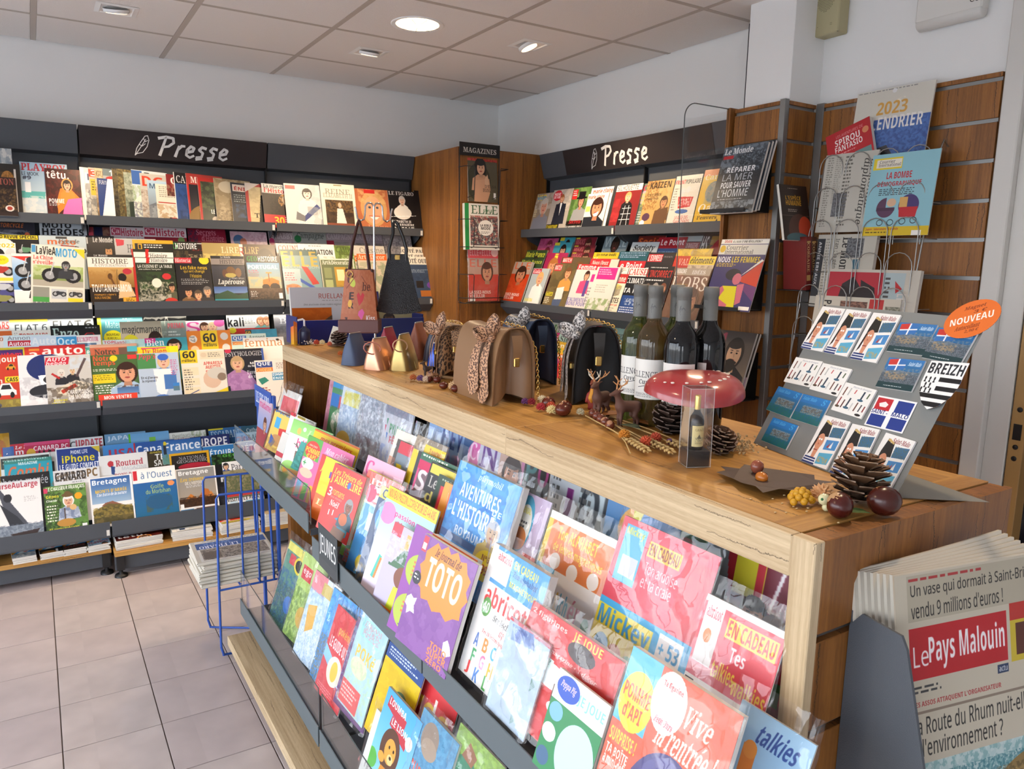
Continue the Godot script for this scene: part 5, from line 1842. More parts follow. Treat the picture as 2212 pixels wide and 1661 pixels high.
	pinecone("large brown pine cone before the magnet board", Vector3(1.045, TOP, -0.66), Basis(Vector3.BACK, -0.1), 0.078, 0.04, hx("6a482c"), 0.55)
	pinecone("brown pine cone by the card at the far counter end", Vector3(1.06, TOP, -3.0), Basis(Vector3.BACK, 0.3), 0.06, 0.032, hx("54382c"), 0.5)
	nut("chestnut", "glossy chestnut with pale scar left of the green leaf", Vector3(0.962, TOP, -0.632), Vector3(0.021, 0.019, 0.018), hx("4a1712"), hx("b08a62"), 200)
	nut("chestnut", "largest glossy chestnut right of the green leaf", Vector3(1.03, TOP, -0.607), Vector3(0.025, 0.022, 0.02), hx("43160f"), hx("a87a4e"), 150)
	nut("hazelnut", "reddish hazelnut lying on the dark dry leaf", Vector3(1.02, TOP + 0.008, -0.83), Vector3(0.011, 0.012, 0.011), hx("8a4a36"), hx("c8a080"), 40)
	nut("acorn", "orange acorn lying on the dark dry leaf", Vector3(0.99, TOP + 0.006, -0.795), Vector3(0.012, 0.009, 0.009), hx("b86a24"), hx("8a5a2a"), 80)
	for k in 5:
		nut("hazelnut", "hazelnut number %d from the left in the row beside the straw" % (k + 1), Vector3(1.082 - k * 0.012, TOP, -1.358 + k * 0.03), Vector3(0.0105, 0.011, 0.0105), hx("6e3626"), hx("b08060"), k * 70.0)
	for q in [[1.055, -1.5, 0.018, "dark chestnut at the left of the small flowers"], [1.062, -1.44, 0.018, "dark chestnut behind the cream flower"], [1.03, -1.405, 0.02, "dark chestnut at the end of the flower cluster"], [0.955, -1.80, 0.013, "brown chestnut before the toadstools, left"], [0.968, -1.785, 0.013, "brown chestnut before the toadstools, middle"], [0.985, -1.768, 0.014, "dark brown chestnut before the toadstools, right"], [0.95, -1.86, 0.013, "dark nut behind the pale dried petals"], [0.965, -1.985, 0.012, "brown nut beside the fawn, left"], [0.982, -1.965, 0.012, "cut hazelnut beside the fawn, right"]]:
		nut("chestnut", q[3], Vector3(q[0], TOP, q[1]), Vector3(q[2], q[2] * 0.8, q[2] * 0.95), hx("5a2418"), hx("9a6a48"), q[0] * 900)
	for q in [[1.035, -1.545, 0.012, "8a2430", "dark red dried flower at the left of the cluster"], [1.025, -1.56, 0.011, "6a3a70", "purple dried flower at the cluster's left end"], [1.045, -1.475, 0.013, "c85a3a", "coral dried flower on top of the cluster"], [1.015, -1.475, 0.013, "a83038", "crimson dried flower in front of the cluster"], [1.035, -1.44, 0.012, "9a2a34", "dark crimson dried flower in the cluster"], [1.015, -1.43, 0.014, "d8c890", "cream dried flower beside the dark chestnut"], [1.07, -1.55, 0.014, "d8ccb0", "pale dried flower behind the red ones"], [1.07, -1.39, 0.011, "cfc4a4", "small pale dried flower by the hazelnuts"], [1.0, -1.15, 0.014, "c8842c", "orange dried thistle on the straw"], [1.0, -1.085, 0.014, "cc5a38", "coral dried flower between the wheat ears, front"], [1.045, -1.105, 0.013, "c0543a", "coral dried flower between the wheat ears, rear"], [1.05, -1.07, 0.009, "6a4a80", "tiny purple dried flower above the wheat"], [1.0, -0.69, 0.018, "d8a878", "peach dried flower before the magnet board"], [0.935, -2.03, 0.012, "b8683a", "orange dried flower left of the fawn"], [0.945, -2.0, 0.013, "6a4a78", "purple dried flower left of the fawn"], [0.955, -1.985, 0.012, "d8c0a8", "pale pink dried flower near the fawn"], [0.96, -1.82, 0.017, "d0b088", "pale tan dried flower before the toadstools"], [0.985, -1.79, 0.01, "c89a30", "small yellow dried flower before the toadstools"], [0.965, -3.03, 0.014, "b84a34", "red dried flower at the far counter end"], [0.985, -3.02, 0.014, "d8c8a0", "cream dried flower at the far counter end"], [1.0, -2.97, 0.012, "c86a50", "pink dried flower at the far counter end"], [0.935, -2.66, 0.012, "b8622c", "orange dried flower left of the navy pouch"], [0.945, -2.6, 0.011, "7a5a88", "purple dried flower left of the navy pouch"]]:
		flower(q[4], Vector3(q[0], TOP, q[1]), q[2], hx(q[3]))
	# yellow berries and pale petals before the board
	var yb := thing("berry_cluster", "cluster of yellow dried berries near the magnet board", "berries", Vector3(0.965, TOP, -0.70))
	for k in 18:
		s = st()
		var a := k * 2.4
		ball(s, Vector3(0.017 * cos(a) * sqrt((k + 1) / 18.0), 0.006 + 0.016 * (1 - k / 18.0), 0.017 * sin(a) * sqrt((k + 1) / 18.0)), Vector3.ONE * 0.0058, 8, 5)
		put(s, "berry", mat(hx("c8941e"), 0.5), yb)
	var fr := thing("frog_bead", "small pale bead figure with green eye before chestnuts", "bead", Vector3(0.972, TOP, -0.665))
	s = st()
	ball(s, Vector3(0, 0.017, 0), Vector3(0.009, 0.009, 0.009), 12, 8)
	ball(s, Vector3(0, 0.006, 0.004), Vector3(0.006, 0.006, 0.006), 10, 6)
	put(s, "body", mat(hx("d8d4a8"), 0.2), fr)
	s = st()
	ball(s, Vector3(-0.008, 0.019, 0.002), Vector3(0.0022, 0.0022, 0.0022), 8, 5)
	put(s, "eye", mat(hx("2a6a3a"), 0.2), fr)
	leaf("green_leaf", "fresh green leaf between the two big chestnuts", Vector3(0.995, TOP + 0.002, -0.622), 60, [0, -0.6, 0.35, -0.35, 0.5, 0.0, 0.4, 0.4, 0, 1.0, -0.4, 0.4, -0.5, 0.0, -0.35, -0.35], 0.024, hx("4c6a34"))
	leaf("green_leaf", "dull green leaf beside the second stag", Vector3(1.055, TOP + 0.01, -1.19), 20, [0, -0.6, 0.35, -0.35, 0.5, 0.0, 0.4, 0.4, 0, 1.0, -0.4, 0.4, -0.5, 0.0, -0.35, -0.35], 0.032, hx("47543a"))
	leaf("dry_leaf", "curled orange leaf under the first stag", Vector3(1.125, TOP + 0.004, -1.33), 80, [0, -0.6, 0.45, -0.3, 0.6, 0.1, 0.4, 0.5, 0, 0.9, -0.4, 0.5, -0.6, 0.1, -0.4, -0.35], 0.045, hx("9a5a24"))
	leaf("dry_leaf", "curled orange leaf behind the second stag", Vector3(1.12, TOP + 0.004, -1.24), 10, [0, -0.6, 0.45, -0.3, 0.6, 0.1, 0.4, 0.5, 0, 0.9, -0.4, 0.5, -0.6, 0.1, -0.4, -0.35], 0.04, hx("9c5c26"))
	leaf("dry_leaf", "big dark brown dry maple leaf before the magnet board", Vector3(1.03, TOP, -0.80), 120, [0, -0.6, 0.3, -0.42, 0.6, -0.5, 0.62, -0.2, 0.92, -0.04, 0.78, 0.2, 0.88, 0.46, 0.58, 0.5, 0.4, 0.78, 0.16, 0.9, 0, 1.15, -0.2, 0.86, -0.44, 0.7, -0.6, 0.46, -0.86, 0.46, -0.74, 0.16, -0.94, -0.06, -0.6, -0.2, -0.56, -0.5, -0.26, -0.42], 0.1, hx("3e2a26"))
	leaf("dry_leaf", "small dark brown leaf under the pine cone, far end", Vector3(1.03, TOP, -2.94), 30, [0, -0.7, 0.4, -0.3, 0.6, 0.1, 0.3, 0.6, 0, 1.0, -0.4, 0.5, -0.6, 0.0, -0.35, -0.4], 0.05, hx("44261c"))
	# wheat
	var straw := mat(hx("bfa26a"), 0.7)
	for q in [[1.07, -1.37, 0.955, -1.03, "wheat ear nearest the counter edge"], [1.09, -1.36, 0.99, -1.0, "wheat ear in the middle of the straw bunch"], [1.1, -1.30, 1.03, -0.985, "wheat ear nearest the clear gift box"]]:
		var a := Vector3(q[0], TOP + 0.004, q[1])
		var z := Vector3(q[2], TOP + 0.007, q[3])
		var o := thing("wheat_ear", q[4], "wheat", a, Basis(), "dried wheat on the counter")
		var d := z - a
		s = st()
		tube(s, [Vector3.ZERO, d * 0.5 + Vector3(0, 0.003, 0), d], 0.0016, 6)
		put(s, "stalk", straw, o)
		s = st()
		var f := d.normalized()
		var side := f.cross(Vector3.UP).normalized()
		for k in 26:
			var p := d * (0.72 + 0.28 * k / 26.0) + side * 0.0055 * (1 if k % 2 else -1) + Vector3(0, 0.003 * ((k / 2) % 2) + 0.002, 0)
			X = Transform3D(Basis(side, Vector3.UP, -f).rotated(Vector3.UP, -0.45 if k % 2 else 0.45), p)
			ball(s, Vector3.ZERO, Vector3(0.0032, 0.003, 0.0068), 6, 5)
		put(s, "grains", straw, o)
	for q in [[1.09, -1.39, 1.0, -1.06, "straw stalk along the hazelnuts"], [1.0, -1.16, 0.93, -1.05, "short bent straw stalk toward the counter edge"], [1.11, -1.33, 1.07, -1.02, "straw stalk near the bottles"]]:
		s = st()
		tube(s, [Vector3(q[0], TOP + 0.006, q[1]), Vector3((q[0] + q[2]) / 2, TOP + 0.009, (q[1] + q[3]) / 2), Vector3(q[2], TOP + 0.004, q[3])], 0.0014, 6)
		tag(put(s, "straw", straw), q[4], "straw", "dried wheat on the counter")
	# spray of tiny dried blossoms
	for q in [[1.13, -0.985, 0.06, 150, "beige spray of tiny dried blossoms behind the gift box", "b8a078"], [0.95, -3.06, 0.035, 60, "white spray of tiny blossoms at the far counter end", "d8d0c8"]]:
		s = st()
		for k in int(q[3]):
			var p := Vector3(R.randfn(0, 0.4) * q[2], 0.004 + absf(R.randfn(0, 0.4)) * q[2] * 0.55, R.randfn(0, 0.4) * q[2])
			ball(s, p, Vector3.ONE * R.randf_range(0.0018, 0.0032), 5, 3)
			if k % 3 == 0:
				tube(s, [Vector3(0, 0.004, 0), p], 0.0005, 3)
		var o := put(s, "blossom_spray", mat(hx(q[5]), 0.85))
		o.position = Vector3(q[0], TOP, q[1])
		o.set_meta("kind", "stuff")
		tag(o, q[4], "dried flowers")
	s = st()
	for k in 46:
		var c: Vector2 = [Vector2(0.96, -1.79), Vector2(0.96, -1.98), Vector2(0.955, -0.68)][k % 3]
		var p := Vector3(c.x + R.randfn(0, 0.03), 0.001 + TOP, c.y + R.randfn(0, 0.04))
		ball(s, p, Vector3(0.0028, 0.001, 0.0018), 5, 3)
	var pt := put(s, "petal_crumbs", mat(hx("d0b484"), 0.85))
	pt.set_meta("kind", "stuff")
	tag(pt, "pale petal crumbs scattered along the counter edge", "petals")
	# far end: card, navy pump bottle, leaflet, blue leaflet box
	var c := thing("card", "cream card with small red drop standing at far counter end", "card", Vector3(1.04, TOP, -3.02), yaw(-30) * Basis(Vector3.RIGHT, -0.35) * Basis(Vector3.BACK, -0.25))
	s = st()
	box(s, Vector3(-0.032, 0, -0.0008), Vector3(0.032, 0.075, 0.0))
	put(s, "stock", mat(hx("e2ddce"), 0.8), c)
	s = st()
	printed(s, Rect2(-0.031, 0.001, 0.062, 0.073), cell("misc", "b e2ddce;e 50 66 9 11 8a2a20;p 8a2a20 44 60 56 60 52 46;z 50 46 40 30 1 6a6a60;z 50 46 52 26 1 6a6a60;z 50 46 62 32 1 6a6a60;l 40 84 20 4 777 1"), 0.0003)
	put(s, "print", M.misc, c)
	var pb := thing("pump_bottle", "navy pump bottle with white nozzle at the counter's left end", "bottle", Vector3(0.93, TOP, -3.075))
	s = st()
	lathe(s, [Vector2(0, 0), Vector2(0.022, 0), Vector2(0.023, 0.05), Vector2(0.02, 0.062), Vector2(0.008, 0.07), Vector2(0.007, 0.076), Vector2(0, 0.076)], 20)
	put(s, "body", mat(hx("20284a"), 0.35), pb)
	s = st()
	tube(s, [Vector3(0, 0.076, 0), Vector3(0, 0.1, 0), Vector3(-0.006, 0.104, 0), Vector3(-0.026, 0.1, 0)], 0.004, 8)
	put(s, "nozzle", mat(hx("e4e4e8"), 0.4), pb)
	var lf := thing("leaflet", "curled orange and yellow leaflet at the counter's left end", "leaflet", Vector3(0.885, TOP, -3.075), yaw(20))
	s = st()
	sheet(s, func(u: float, v: float): return Vector3(0.03 * sin(u * 2.6) - 0.015, v * (0.1 - 0.028 * u), 0.022 * cos(u * 2.6)), 12, 4, cell("misc", "v 0 0 100 100 e87838 f0c830;n 10 20 60 60 f4dcb0 0"), 3)
	put(s, "sheet", M.misc, lf)
	var bb := thing("leaflet_box", "royal blue leaflet box behind the far end of the counter", "display box", Vector3(1.22, 1.285, -3.26))
	var rb := mat(hx("16246e"), 0.35)
	s = st()
	box(s, Vector3(-0.29, 0, 0.075), Vector3(0.3, 0.105, 0.08), 1, 0.001)
	put(s, "front_wall", rb, bb)
	for x in [-0.29, 0.295]:
		s = st()
		box(s, Vector3(x, 0, -0.08), Vector3(x + 0.005, 0.12, 0.0745), 1, 0.001)
		put(s, "side_wall", rb, bb)
	s = st()
	box(s, Vector3(-0.285, 0, -0.08), Vector3(0.294, 0.12, -0.075))
	box(s, Vector3(-0.285, 0, -0.075), Vector3(0.294, 0.004, 0.0745))
	put(s, "back_wall", rb, bb)
	s = st()
	box(s, Vector3(-0.25, -1.285, -0.06), Vector3(0.26, -0.001, 0.06))
	put(s, "pedestal", M.dark, bb)
	for q in [[-0.16, 0.25, 0.235, 0.03, "white home brochure with orange picture in the blue box", "b c8c8cc;t 50 12 46 9 a8483c s RUELLAN;l 56 24 40 3 999 1;t 22 30 70 5 8a8a8a gi Des maisons dans votre région;r 2 38 70 60 c8641c;n 2 38 70 60 b85614 2;p 5a4434 40 96 60 60 72 52 72 98;p 3a3634 34 98 72 88 72 98"], [0.045, 0.16, 0.215, 0.02, "purple brochure with white lettering in the blue box", "b 38306c;t 40 20 50 6 d8d4e8 gi notaires;r 60 34 40 60 8a9a70;r 30 60 20 40 5a6a48;r 0 0 20 100 6a8ac8"], [0.2, 0.22, 0.2, 0.0, "pale green brochure behind black bag in the blue box", "b a8a078;e 40 60 14 14 3a2a28;P 40 56 10 6a4a3a 2a2020 4a4a40;n 0 0 100 40 b8b080 1"]]:
		var p := thing("brochure", q[4], "brochure", Vector3(1.22 + q[0], 1.292, -3.29 + q[3]), Basis(Vector3.RIGHT, -0.12), "brochures in the blue box")
		magazine_parts(p, q[1], q[2], 0.02, "near", cell("near", q[5]), 0.004, 0.0)

func build_wall_goods() -> void:
	# black ledges on the column panel
	for q in [[1.872, "black ledge under the dark sea magazines"], [1.472, "black ledge under the purple magazine"], [1.092, "black ledge under the bearded portrait magazine"]]:
		var o := thing("ledge", q[1], "ledge", Vector3(2.575, q[0], -2.255), Basis(Vector3(0, 0, 1), Vector3.UP, Vector3(-1, 0, 0)), "ledges on the slat panel")
		var s := st()
		box(s, Vector3(-0.115, -0.004, 0.001), Vector3(0.125, 0, 0.15), 0, 0.0005)
		put(s, "tray", M.black, o)
		s = st()
		box(s, Vector3(-0.115, 0.0, 0.146), Vector3(0.125, 0.012, 0.15))
		put(s, "front_lip", M.black, o)
		s = st()
		box(s, Vector3(-0.115, 0.0, 0.001), Vector3(0.125, 0.2, 0.004))
		put(s, "back_plate", M.black, o)
	# books standing below the brown one
	var tray := thing("book_tray", "clear tray with standing books on the narrow slat panel", "tray", Vector3(2.685, 1.56, -2.083))
	var s := st()
	box(s, Vector3(-0.085, -0.003, 0.001), Vector3(0.085, 0, 0.14))
	put(s, "shelf", M.black, tray)
	for q in [[-0.068, 0.028, "7a2420", "red spined book, leftmost in the tray"], [-0.036, 0.03, "5a3628", "dark brown spined book in the middle of the tray"], [0.0, 0.03, "a88a66", "tan book, rightmost in the tray"]]:
		var b := thing("book", q[3], "book", Vector3(2.685 + q[0], 1.561, -2.01), yaw(-6) * Basis(Vector3.BACK, 0.1), "books on the narrow slat panel")
		s = st()
		box(s, Vector3(0, 0, -0.06), Vector3(q[1], 0.21, 0.06), 1, 0.001)
		put(s, "cover", mat(hx(q[2]), 0.4), b)
		s = st()
		printed(s, Rect2(0.002, 0.01, q[1] - 0.004, 0.19), cell("misc", "b %s;d 20 8 50 60 d8b880 g CORSAIRE;r 10 74 80 12 c8a060;r 10 4 80 4 c8a060" % q[2]), 0.0604)
		put(s, "spine_print", M.misc, b)
	# chrome wire newspaper rack
	var o := thing("wire_rack", "chrome wire newspaper rack with arched dividers on slat wall", "rack", Vector3(2.767, 0, -1.75), Basis(Vector3(0, 0, 1), Vector3.UP, Vector3(-1, 0, 0)))
	for x in [-0.23, 0.225]:
		s = st()
		tube(s, [Vector3(x, 1.25, 0.02), Vector3(x, 1.25, 0.17), Vector3(x, 1.3, 0.18), Vector3(x - 0.0, 2.06, 0.06), Vector3(x, 2.1, 0.04), Vector3(x, 2.08, 0.01)], 0.003, 7)
		put(s, "side_wire", M.steel, o)
	for k in 6:
		var y := 1.36 + k * 0.125
		var z := 0.185 - k * 0.018
		for q in 4:
			s = st()
			var x0 := -0.225 + q * 0.115
			var p := [Vector3(x0, y - 0.12, z + 0.004)]
			for w in 9:
				var a := PI - PI * w / 8
				p.append(Vector3(x0 + 0.05 + 0.05 * cos(a), y + 0.05 + 0.05 * sin(a), z))
			p.append(Vector3(x0 + 0.1, y - 0.12, z + 0.004))
			tube(s, p, 0.0019, 6)
			put(s, "arch_wire", M.steel, o)
		s = st()
		tube(s, [Vector3(-0.23, y - 0.1, 0.02), Vector3(-0.232, y - 0.1, z + 0.006), Vector3(0.227, y - 0.1, z + 0.006), Vector3(0.225, y - 0.1, 0.02)], 0.0022, 6)
		put(s, "cross_wire", M.steel, o)
	# black wire magazine holder on the wooden corner
	var h := thing("wire_holder", "black wire magazine holder with lettered header on the wooden corner", "rack", Vector3(2.303, 0, -4.052))
	s = st()
	box(s, Vector3(-0.14, 2.26, 0.004), Vector3(0.135, 2.335, 0.008), 1, 0.0005)
	put(s, "header_plate", M.black, h)
	s = st()
	printed(s, Rect2(-0.12, 2.275, 0.235, 0.035), cell("misc", "b 141416;t 2 10 96 80 d8d4cc g MAGAZINES"), 0.0084)
	put(s, "header_print", M.misc, h)
	for x in [-0.138, 0.133]:
		s = st()
		tube(s, [Vector3(x, 2.3, 0.004), Vector3(x, 1.41, 0.004), Vector3(x, 1.4, 0.05)], 0.003, 6)
		put(s, "side_wire", M.black, h)
	for y in [1.73, 1.43, 1.40]:
		s = st()
		tube(s, [Vector3(-0.138, y, 0.004), Vector3(-0.138, y, 0.08), Vector3(0.133, y, 0.08), Vector3(0.133, y, 0.004)], 0.0026, 6)
		put(s, "cross_wire", M.black, h)
	for y in [2.03, 1.73, 1.41]:
		for x in [-1, 1]:
			s = st()
			tube(s, [Vector3(0.145 * x, y + 0.16, 0.006), Vector3(0.145 * x, y + 0.16, 0.09), Vector3(0.09 * x, y + 0.16, 0.1), Vector3(0.085 * x, y + 0.15, 0.1), Vector3(0.085 * x, y - 0.0, 0.09), Vector3(0.085 * x, y - 0.01, 0.01)], 0.0024, 6)
			put(s, "pocket_wire", M.black, h)

func build_magnets() -> void:
	var e := Vector3(-0.25949, 0, 0.96574)
	var n := Vector3(-0.85270, 0.46947, -0.22912)
	var up := n.cross(e).normalized()
	var B := Basis(e, up, n)
	var at := Vector3(1.222, TOP, -1.008)
	var grey := mat(hx("8f918e"), 0.45, 0.35)
	var o := thing("magnet_board", "grey metal board leaning on the counter, covered with souvenir magnets", "display board", at, B)
	var s := st()
	box(s, Vector3(0, 0, -0.0012), Vector3(0.374, 0.318, 0), 1, 0.0003)
	put(s, "board", grey, o)
	s = st()
	X = Transform3D(B.inverse(), Vector3.ZERO)
	var bk := Vector3(0.96574, 0, 0.25949)
	var q := [Vector3(0, 0.001, 0), e * 0.374 + Vector3(0, 0.001, 0), e * 0.43 + bk * 0.13 + Vector3(0, 0.001, 0), bk * 0.13 + Vector3(0, 0.001, 0)]
	quad(s, q[0], q[1], q[2], q[3])
	put(s, "base_plate", grey, o)
	var art := {
		"p": cell("misc", "b ece9e4;t 34 5 58 10 8a2a2c gi Saint-Malo;p 23211f 14 34 20 8 32 16 44 12 52 40 14 44;p c8a868 18 12 24 8 44 14 42 17;e 30 52 14 16 d09070;p d09070 22 62 40 62 36 86 24 86;p 2a1c18 14 44 20 44 16 76 8 84;e 26 48 3 2 f4f4f0;e 34 48 3 2 f4f4f0;p b86a50 27 54 34 58 27 60;z 22 70 36 70 2 8a3a34;p 2a3a70 4 86 44 86 48 100 0 100;z 4 90 46 90 2 eee;z 2 95 48 95 2 eee;p 3a6a98 52 20 96 16 96 36 54 40;n 52 18 44 20 5a6a58 0;p 4a88c0 52 46 96 42 96 62 54 66;p e8e4e0 70 60 78 46 80 60;p a83a34 62 60 70 50 70 60;p 5aa8c8 48 74 96 68 92 92 50 96;n 52 80 36 12 c8a060 1"),
		"f": cell("misc", "v 0 0 100 40 3a78b4 2a6898;r 0 40 100 60 5a6a74;n 0 30 100 50 8a9098 1;n 0 50 100 40 3a3e44 0;n 10 46 60 24 b89a70 1;r 0 80 100 20 1e3c40;p c83a34 6 6 30 2 30 22 8 26;p 3a70b0 30 2 54 4 54 34 8 44 8 26 30 22;z 32 2 32 40 4 eee;z 8 26 54 20 4 eee;t 60 8 36 14 d8e8f4 gi Saint-Malo;l 20 90 70 4 c8d0d0 1"),
		"l": cell("misc", "b eceae4;t 30 6 60 8 a8a8b0 gi Phares de Bretagne;z 12 44 14 14 4 6a4030;z 26 40 28 14 4 b8b8b4;z 44 30 46 16 3 c04040;z 70 44 72 16 5 2a3a4a;z 86 36 88 18 4 4a5a3a;z 10 80 12 50 4 8a3030;z 24 84 26 56 4 5a3028;z 38 78 41 46 5 3a4450;z 52 86 54 60 4 c8c8c4;z 66 84 68 54 4 6a4438;z 80 82 82 58 4 4a4a50;z 92 80 93 60 4 8a3434;e 70 46 9 4 3a6078;e 40 80 9 4 3a6078;e 12 82 7 4 5a4a3a;e 84 92 9 4 2a2a2a"),
		"s": cell("misc", "v 0 0 100 30 2a7cc0 2a70b0;v 0 30 100 70 2a6ca0 1c5a68;n 20 40 70 30 c8b088 0;n 24 38 64 24 8a8c90 0;n 20 44 70 20 5a5048 1;n 0 70 100 30 1f6a5a 1;t 8 6 50 14 58a8dc gi Saint Malo;t 74 4 18 22 48a0d8 gi S"),
		"k": cell("misc", "b f0eeec;r 4 6 40 38 c02830;p f0e8e4 12 24 26 16 36 24 32 34 16 34;r 56 6 40 38 243a88;r 4 60 40 36 243a88;r 56 60 40 36 243a88;t 2 44 42 13 20327a b SAINT -;t 54 44 42 13 20327a b MALO"),
		"b": cell("misc", "b f2f0ec;t 4 6 92 22 23262c b BREIZH;r 44 34 56 9 17181a;r 44 52 56 9 17181a;r 0 68 100 9 17181a;r 0 84 100 10 17181a;e 8 38 2.4 3.5 17181a;p 17181a 5 46 11 46 8 38;e 20 38 2.4 3.5 17181a;p 17181a 17 46 23 46 20 38;e 32 38 2.4 3.5 17181a;p 17181a 29 46 35 46 32 38;e 14 50 2.4 3.5 17181a;p 17181a 11 58 17 58 14 50;e 26 50 2.4 3.5 17181a;p 17181a 23 58 29 58 26 50;e 8 60 2.4 3.5 17181a;p 17181a 5 67 11 67 8 60;e 20 60 2.4 3.5 17181a;p 17181a 17 67 23 67 20 60;e 32 60 2.4 3.5 17181a;p 17181a 29 67 35 67 32 60"),
		"t": cell("misc", "b e2702a;t 12 40 76 18 f8f0e8 b NOUVEAU;t 34 14 40 12 7a3014 gi Magnet;t 52 28 24 8 7a3014 gi 3 €;t 22 64 46 12 7a3014 gi Autocollant;t 40 78 26 9 7a3014 gi 2,90 €")}
	var list := [["p", 0.030, 0.264, 0.066, 0.095, -1, "pirate souvenir magnet at the top left of the board"], ["p", 0.099, 0.263, 0.065, 0.095, -1, "pirate souvenir magnet, second in the top row"], ["p", 0.172, 0.261, 0.066, 0.096, 0, "pirate souvenir magnet, third in the top row"], ["f", 0.252, 0.268, 0.079, 0.057, 1.5, "harbour magnet with flag, left of the orange tag"], ["f", 0.331, 0.264, 0.077, 0.057, -2, "harbour magnet with flag partly under the orange tag"], ["f", 0.267, 0.201, 0.077, 0.057, 3, "harbour magnet with flag, left of the striped shield"], ["l", 0.038, 0.168, 0.079, 0.056, 1, "lighthouse chart magnet at the left edge of the board"], ["l", 0.119, 0.165, 0.079, 0.057, -1, "lighthouse chart magnet, middle of the three"], ["l", 0.198, 0.137, 0.077, 0.057, -1.5, "lighthouse chart magnet beside the blue cross sticker"], ["s", 0.030, 0.099, 0.077, 0.054, -1.8, "blue aerial coast magnet at the left edge"], ["s", 0.110, 0.098, 0.078, 0.054, 0.3, "blue aerial coast magnet right of its neighbour"], ["s", 0.062, 0.036, 0.078, 0.052, -0.4, "blue aerial coast magnet alone at the bottom left"], ["k", 0.286, 0.130, 0.083, 0.057, 2, "sticker with white cross on blue and red quarter"], ["p", 0.185, 0.0495, 0.066, 0.095, 1, "pirate souvenir magnet, left of the bottom row"], ["p", 0.257, 0.0495, 0.062, 0.095, 3, "pirate souvenir magnet, middle of the bottom row"], ["p", 0.331, 0.0495, 0.062, 0.094, -0.6, "pirate souvenir magnet behind the big pine cone"]]
	for m in list:
		var w: float = m[3]
		var h: float = m[4]
		var g := thing("magnet" if m[0] != "k" else "sticker", m[6], "magnet" if m[0] != "k" else "sticker", at + B * Vector3(m[1], m[2], 0.0005), B * Basis(Vector3.BACK, deg_to_rad(m[5])), "souvenir magnets")
		s = st()
		box(s, Vector3(-w / 2, -h / 2, 0), Vector3(w / 2, h / 2, 0.0035 if m[0] != "k" else 0.0006), 1, 0.0003)
		put(s, "plate", mat(hx("e0deda"), 0.5), g)
		s = st()
		printed(s, Rect2(-w / 2, -h / 2, w, h), art[m[0]], 0.0037 if m[0] != "k" else 0.0008)
		put(s, "print", M.misc, g)
	var shield := PackedVector2Array()
	for p in [[-0.034, 0.04], [0.036, 0.042], [0.036, 0.0], [0.03, -0.02], [0.016, -0.036], [0.0, -0.044], [-0.016, -0.034], [-0.028, -0.018], [-0.034, 0.0]]:
		shield.append(Vector2(p[0], p[1]))
	var g := thing("sticker", "white shield sticker with black stripes and lettering", "sticker", at + B * Vector3(0.352, 0.195, 0.0055), B * Basis(Vector3.BACK, 0.05), "souvenir magnets")
	s = st()
	extrude(s, shield, 0, 0.0006, art.b)
	put(s, "print", M.misc, g)
	var oval := PackedVector2Array()
	for k in 28:
		oval.append(Vector2(0.047 * cos(TAU * k / 28), 0.034 * sin(TAU * k / 28)))
	var t := thing("price_tag", "orange oval price tag on the corner of the magnet board", "tag", at + B * Vector3(0.352, 0.312, 0.009), B * Basis(Vector3.BACK, 0.36))
	s = st()
	extrude(s, oval, 0, 0.0006, art.t)
	put(s, "print", M.misc, t)

# rows of magazines: side (0 faces +z, 1 faces -x), depth, height, lean
const ROWS := {"L1": [0, -4.535, 1.82, 14], "L2f": [0, -4.405, 1.395, 20], "L2m": [0, -4.46, 1.47, 20], "L2b": [0, -4.53, 1.53, 20], "L3f": [0, -4.315, 0.885, 20], "L3n": [0, -4.35, 0.93, 20], "L3m": [0, -4.385, 0.985, 20], "L3b": [0, -4.455, 1.055, 20], "L4f": [0, -4.262, 0.26, 22], "L4n": [0, -4.295, 0.3, 22], "L4m": [0, -4.335, 0.345, 22], "L4b": [0, -4.4, 0.415, 22], "R1": [1, 2.621, 1.82, 14], "R2f": [1, 2.491, 1.395, 20], "R2m": [1, 2.546, 1.47, 20], "R2b": [1, 2.616, 1.53, 20], "R3": [1, 2.47, 0.985, 20], "CF": [1, 0.69, 0.815, 18], "CM": [1, 0.8, 0.9, 18], "CB": [1, 0.93, 0.93, 10], "AF": [1, 0.69, 0.862, 18], "AM": [1, 0.74, 0.9, 18], "AB": [1, 0.8, 0.95, 16], "BF": [1, 0.72, 0.205, 18], "S1": [1, 2.45, 1.88, 15], "S2": [1, 2.45, 1.48, 18], "S3": [1, 2.45, 1.1, 18], "H1": [0, -4.015, 1.4, 3], "N1": [1, 2.655, 1.76, 6], "N2": [1, 2.635, 1.5, 6], "N3": [1, 2.615, 1.38, 6], "N4": [1, 2.595, 1.3, 6], "K1": [0, -2.03, 1.78, 12]}

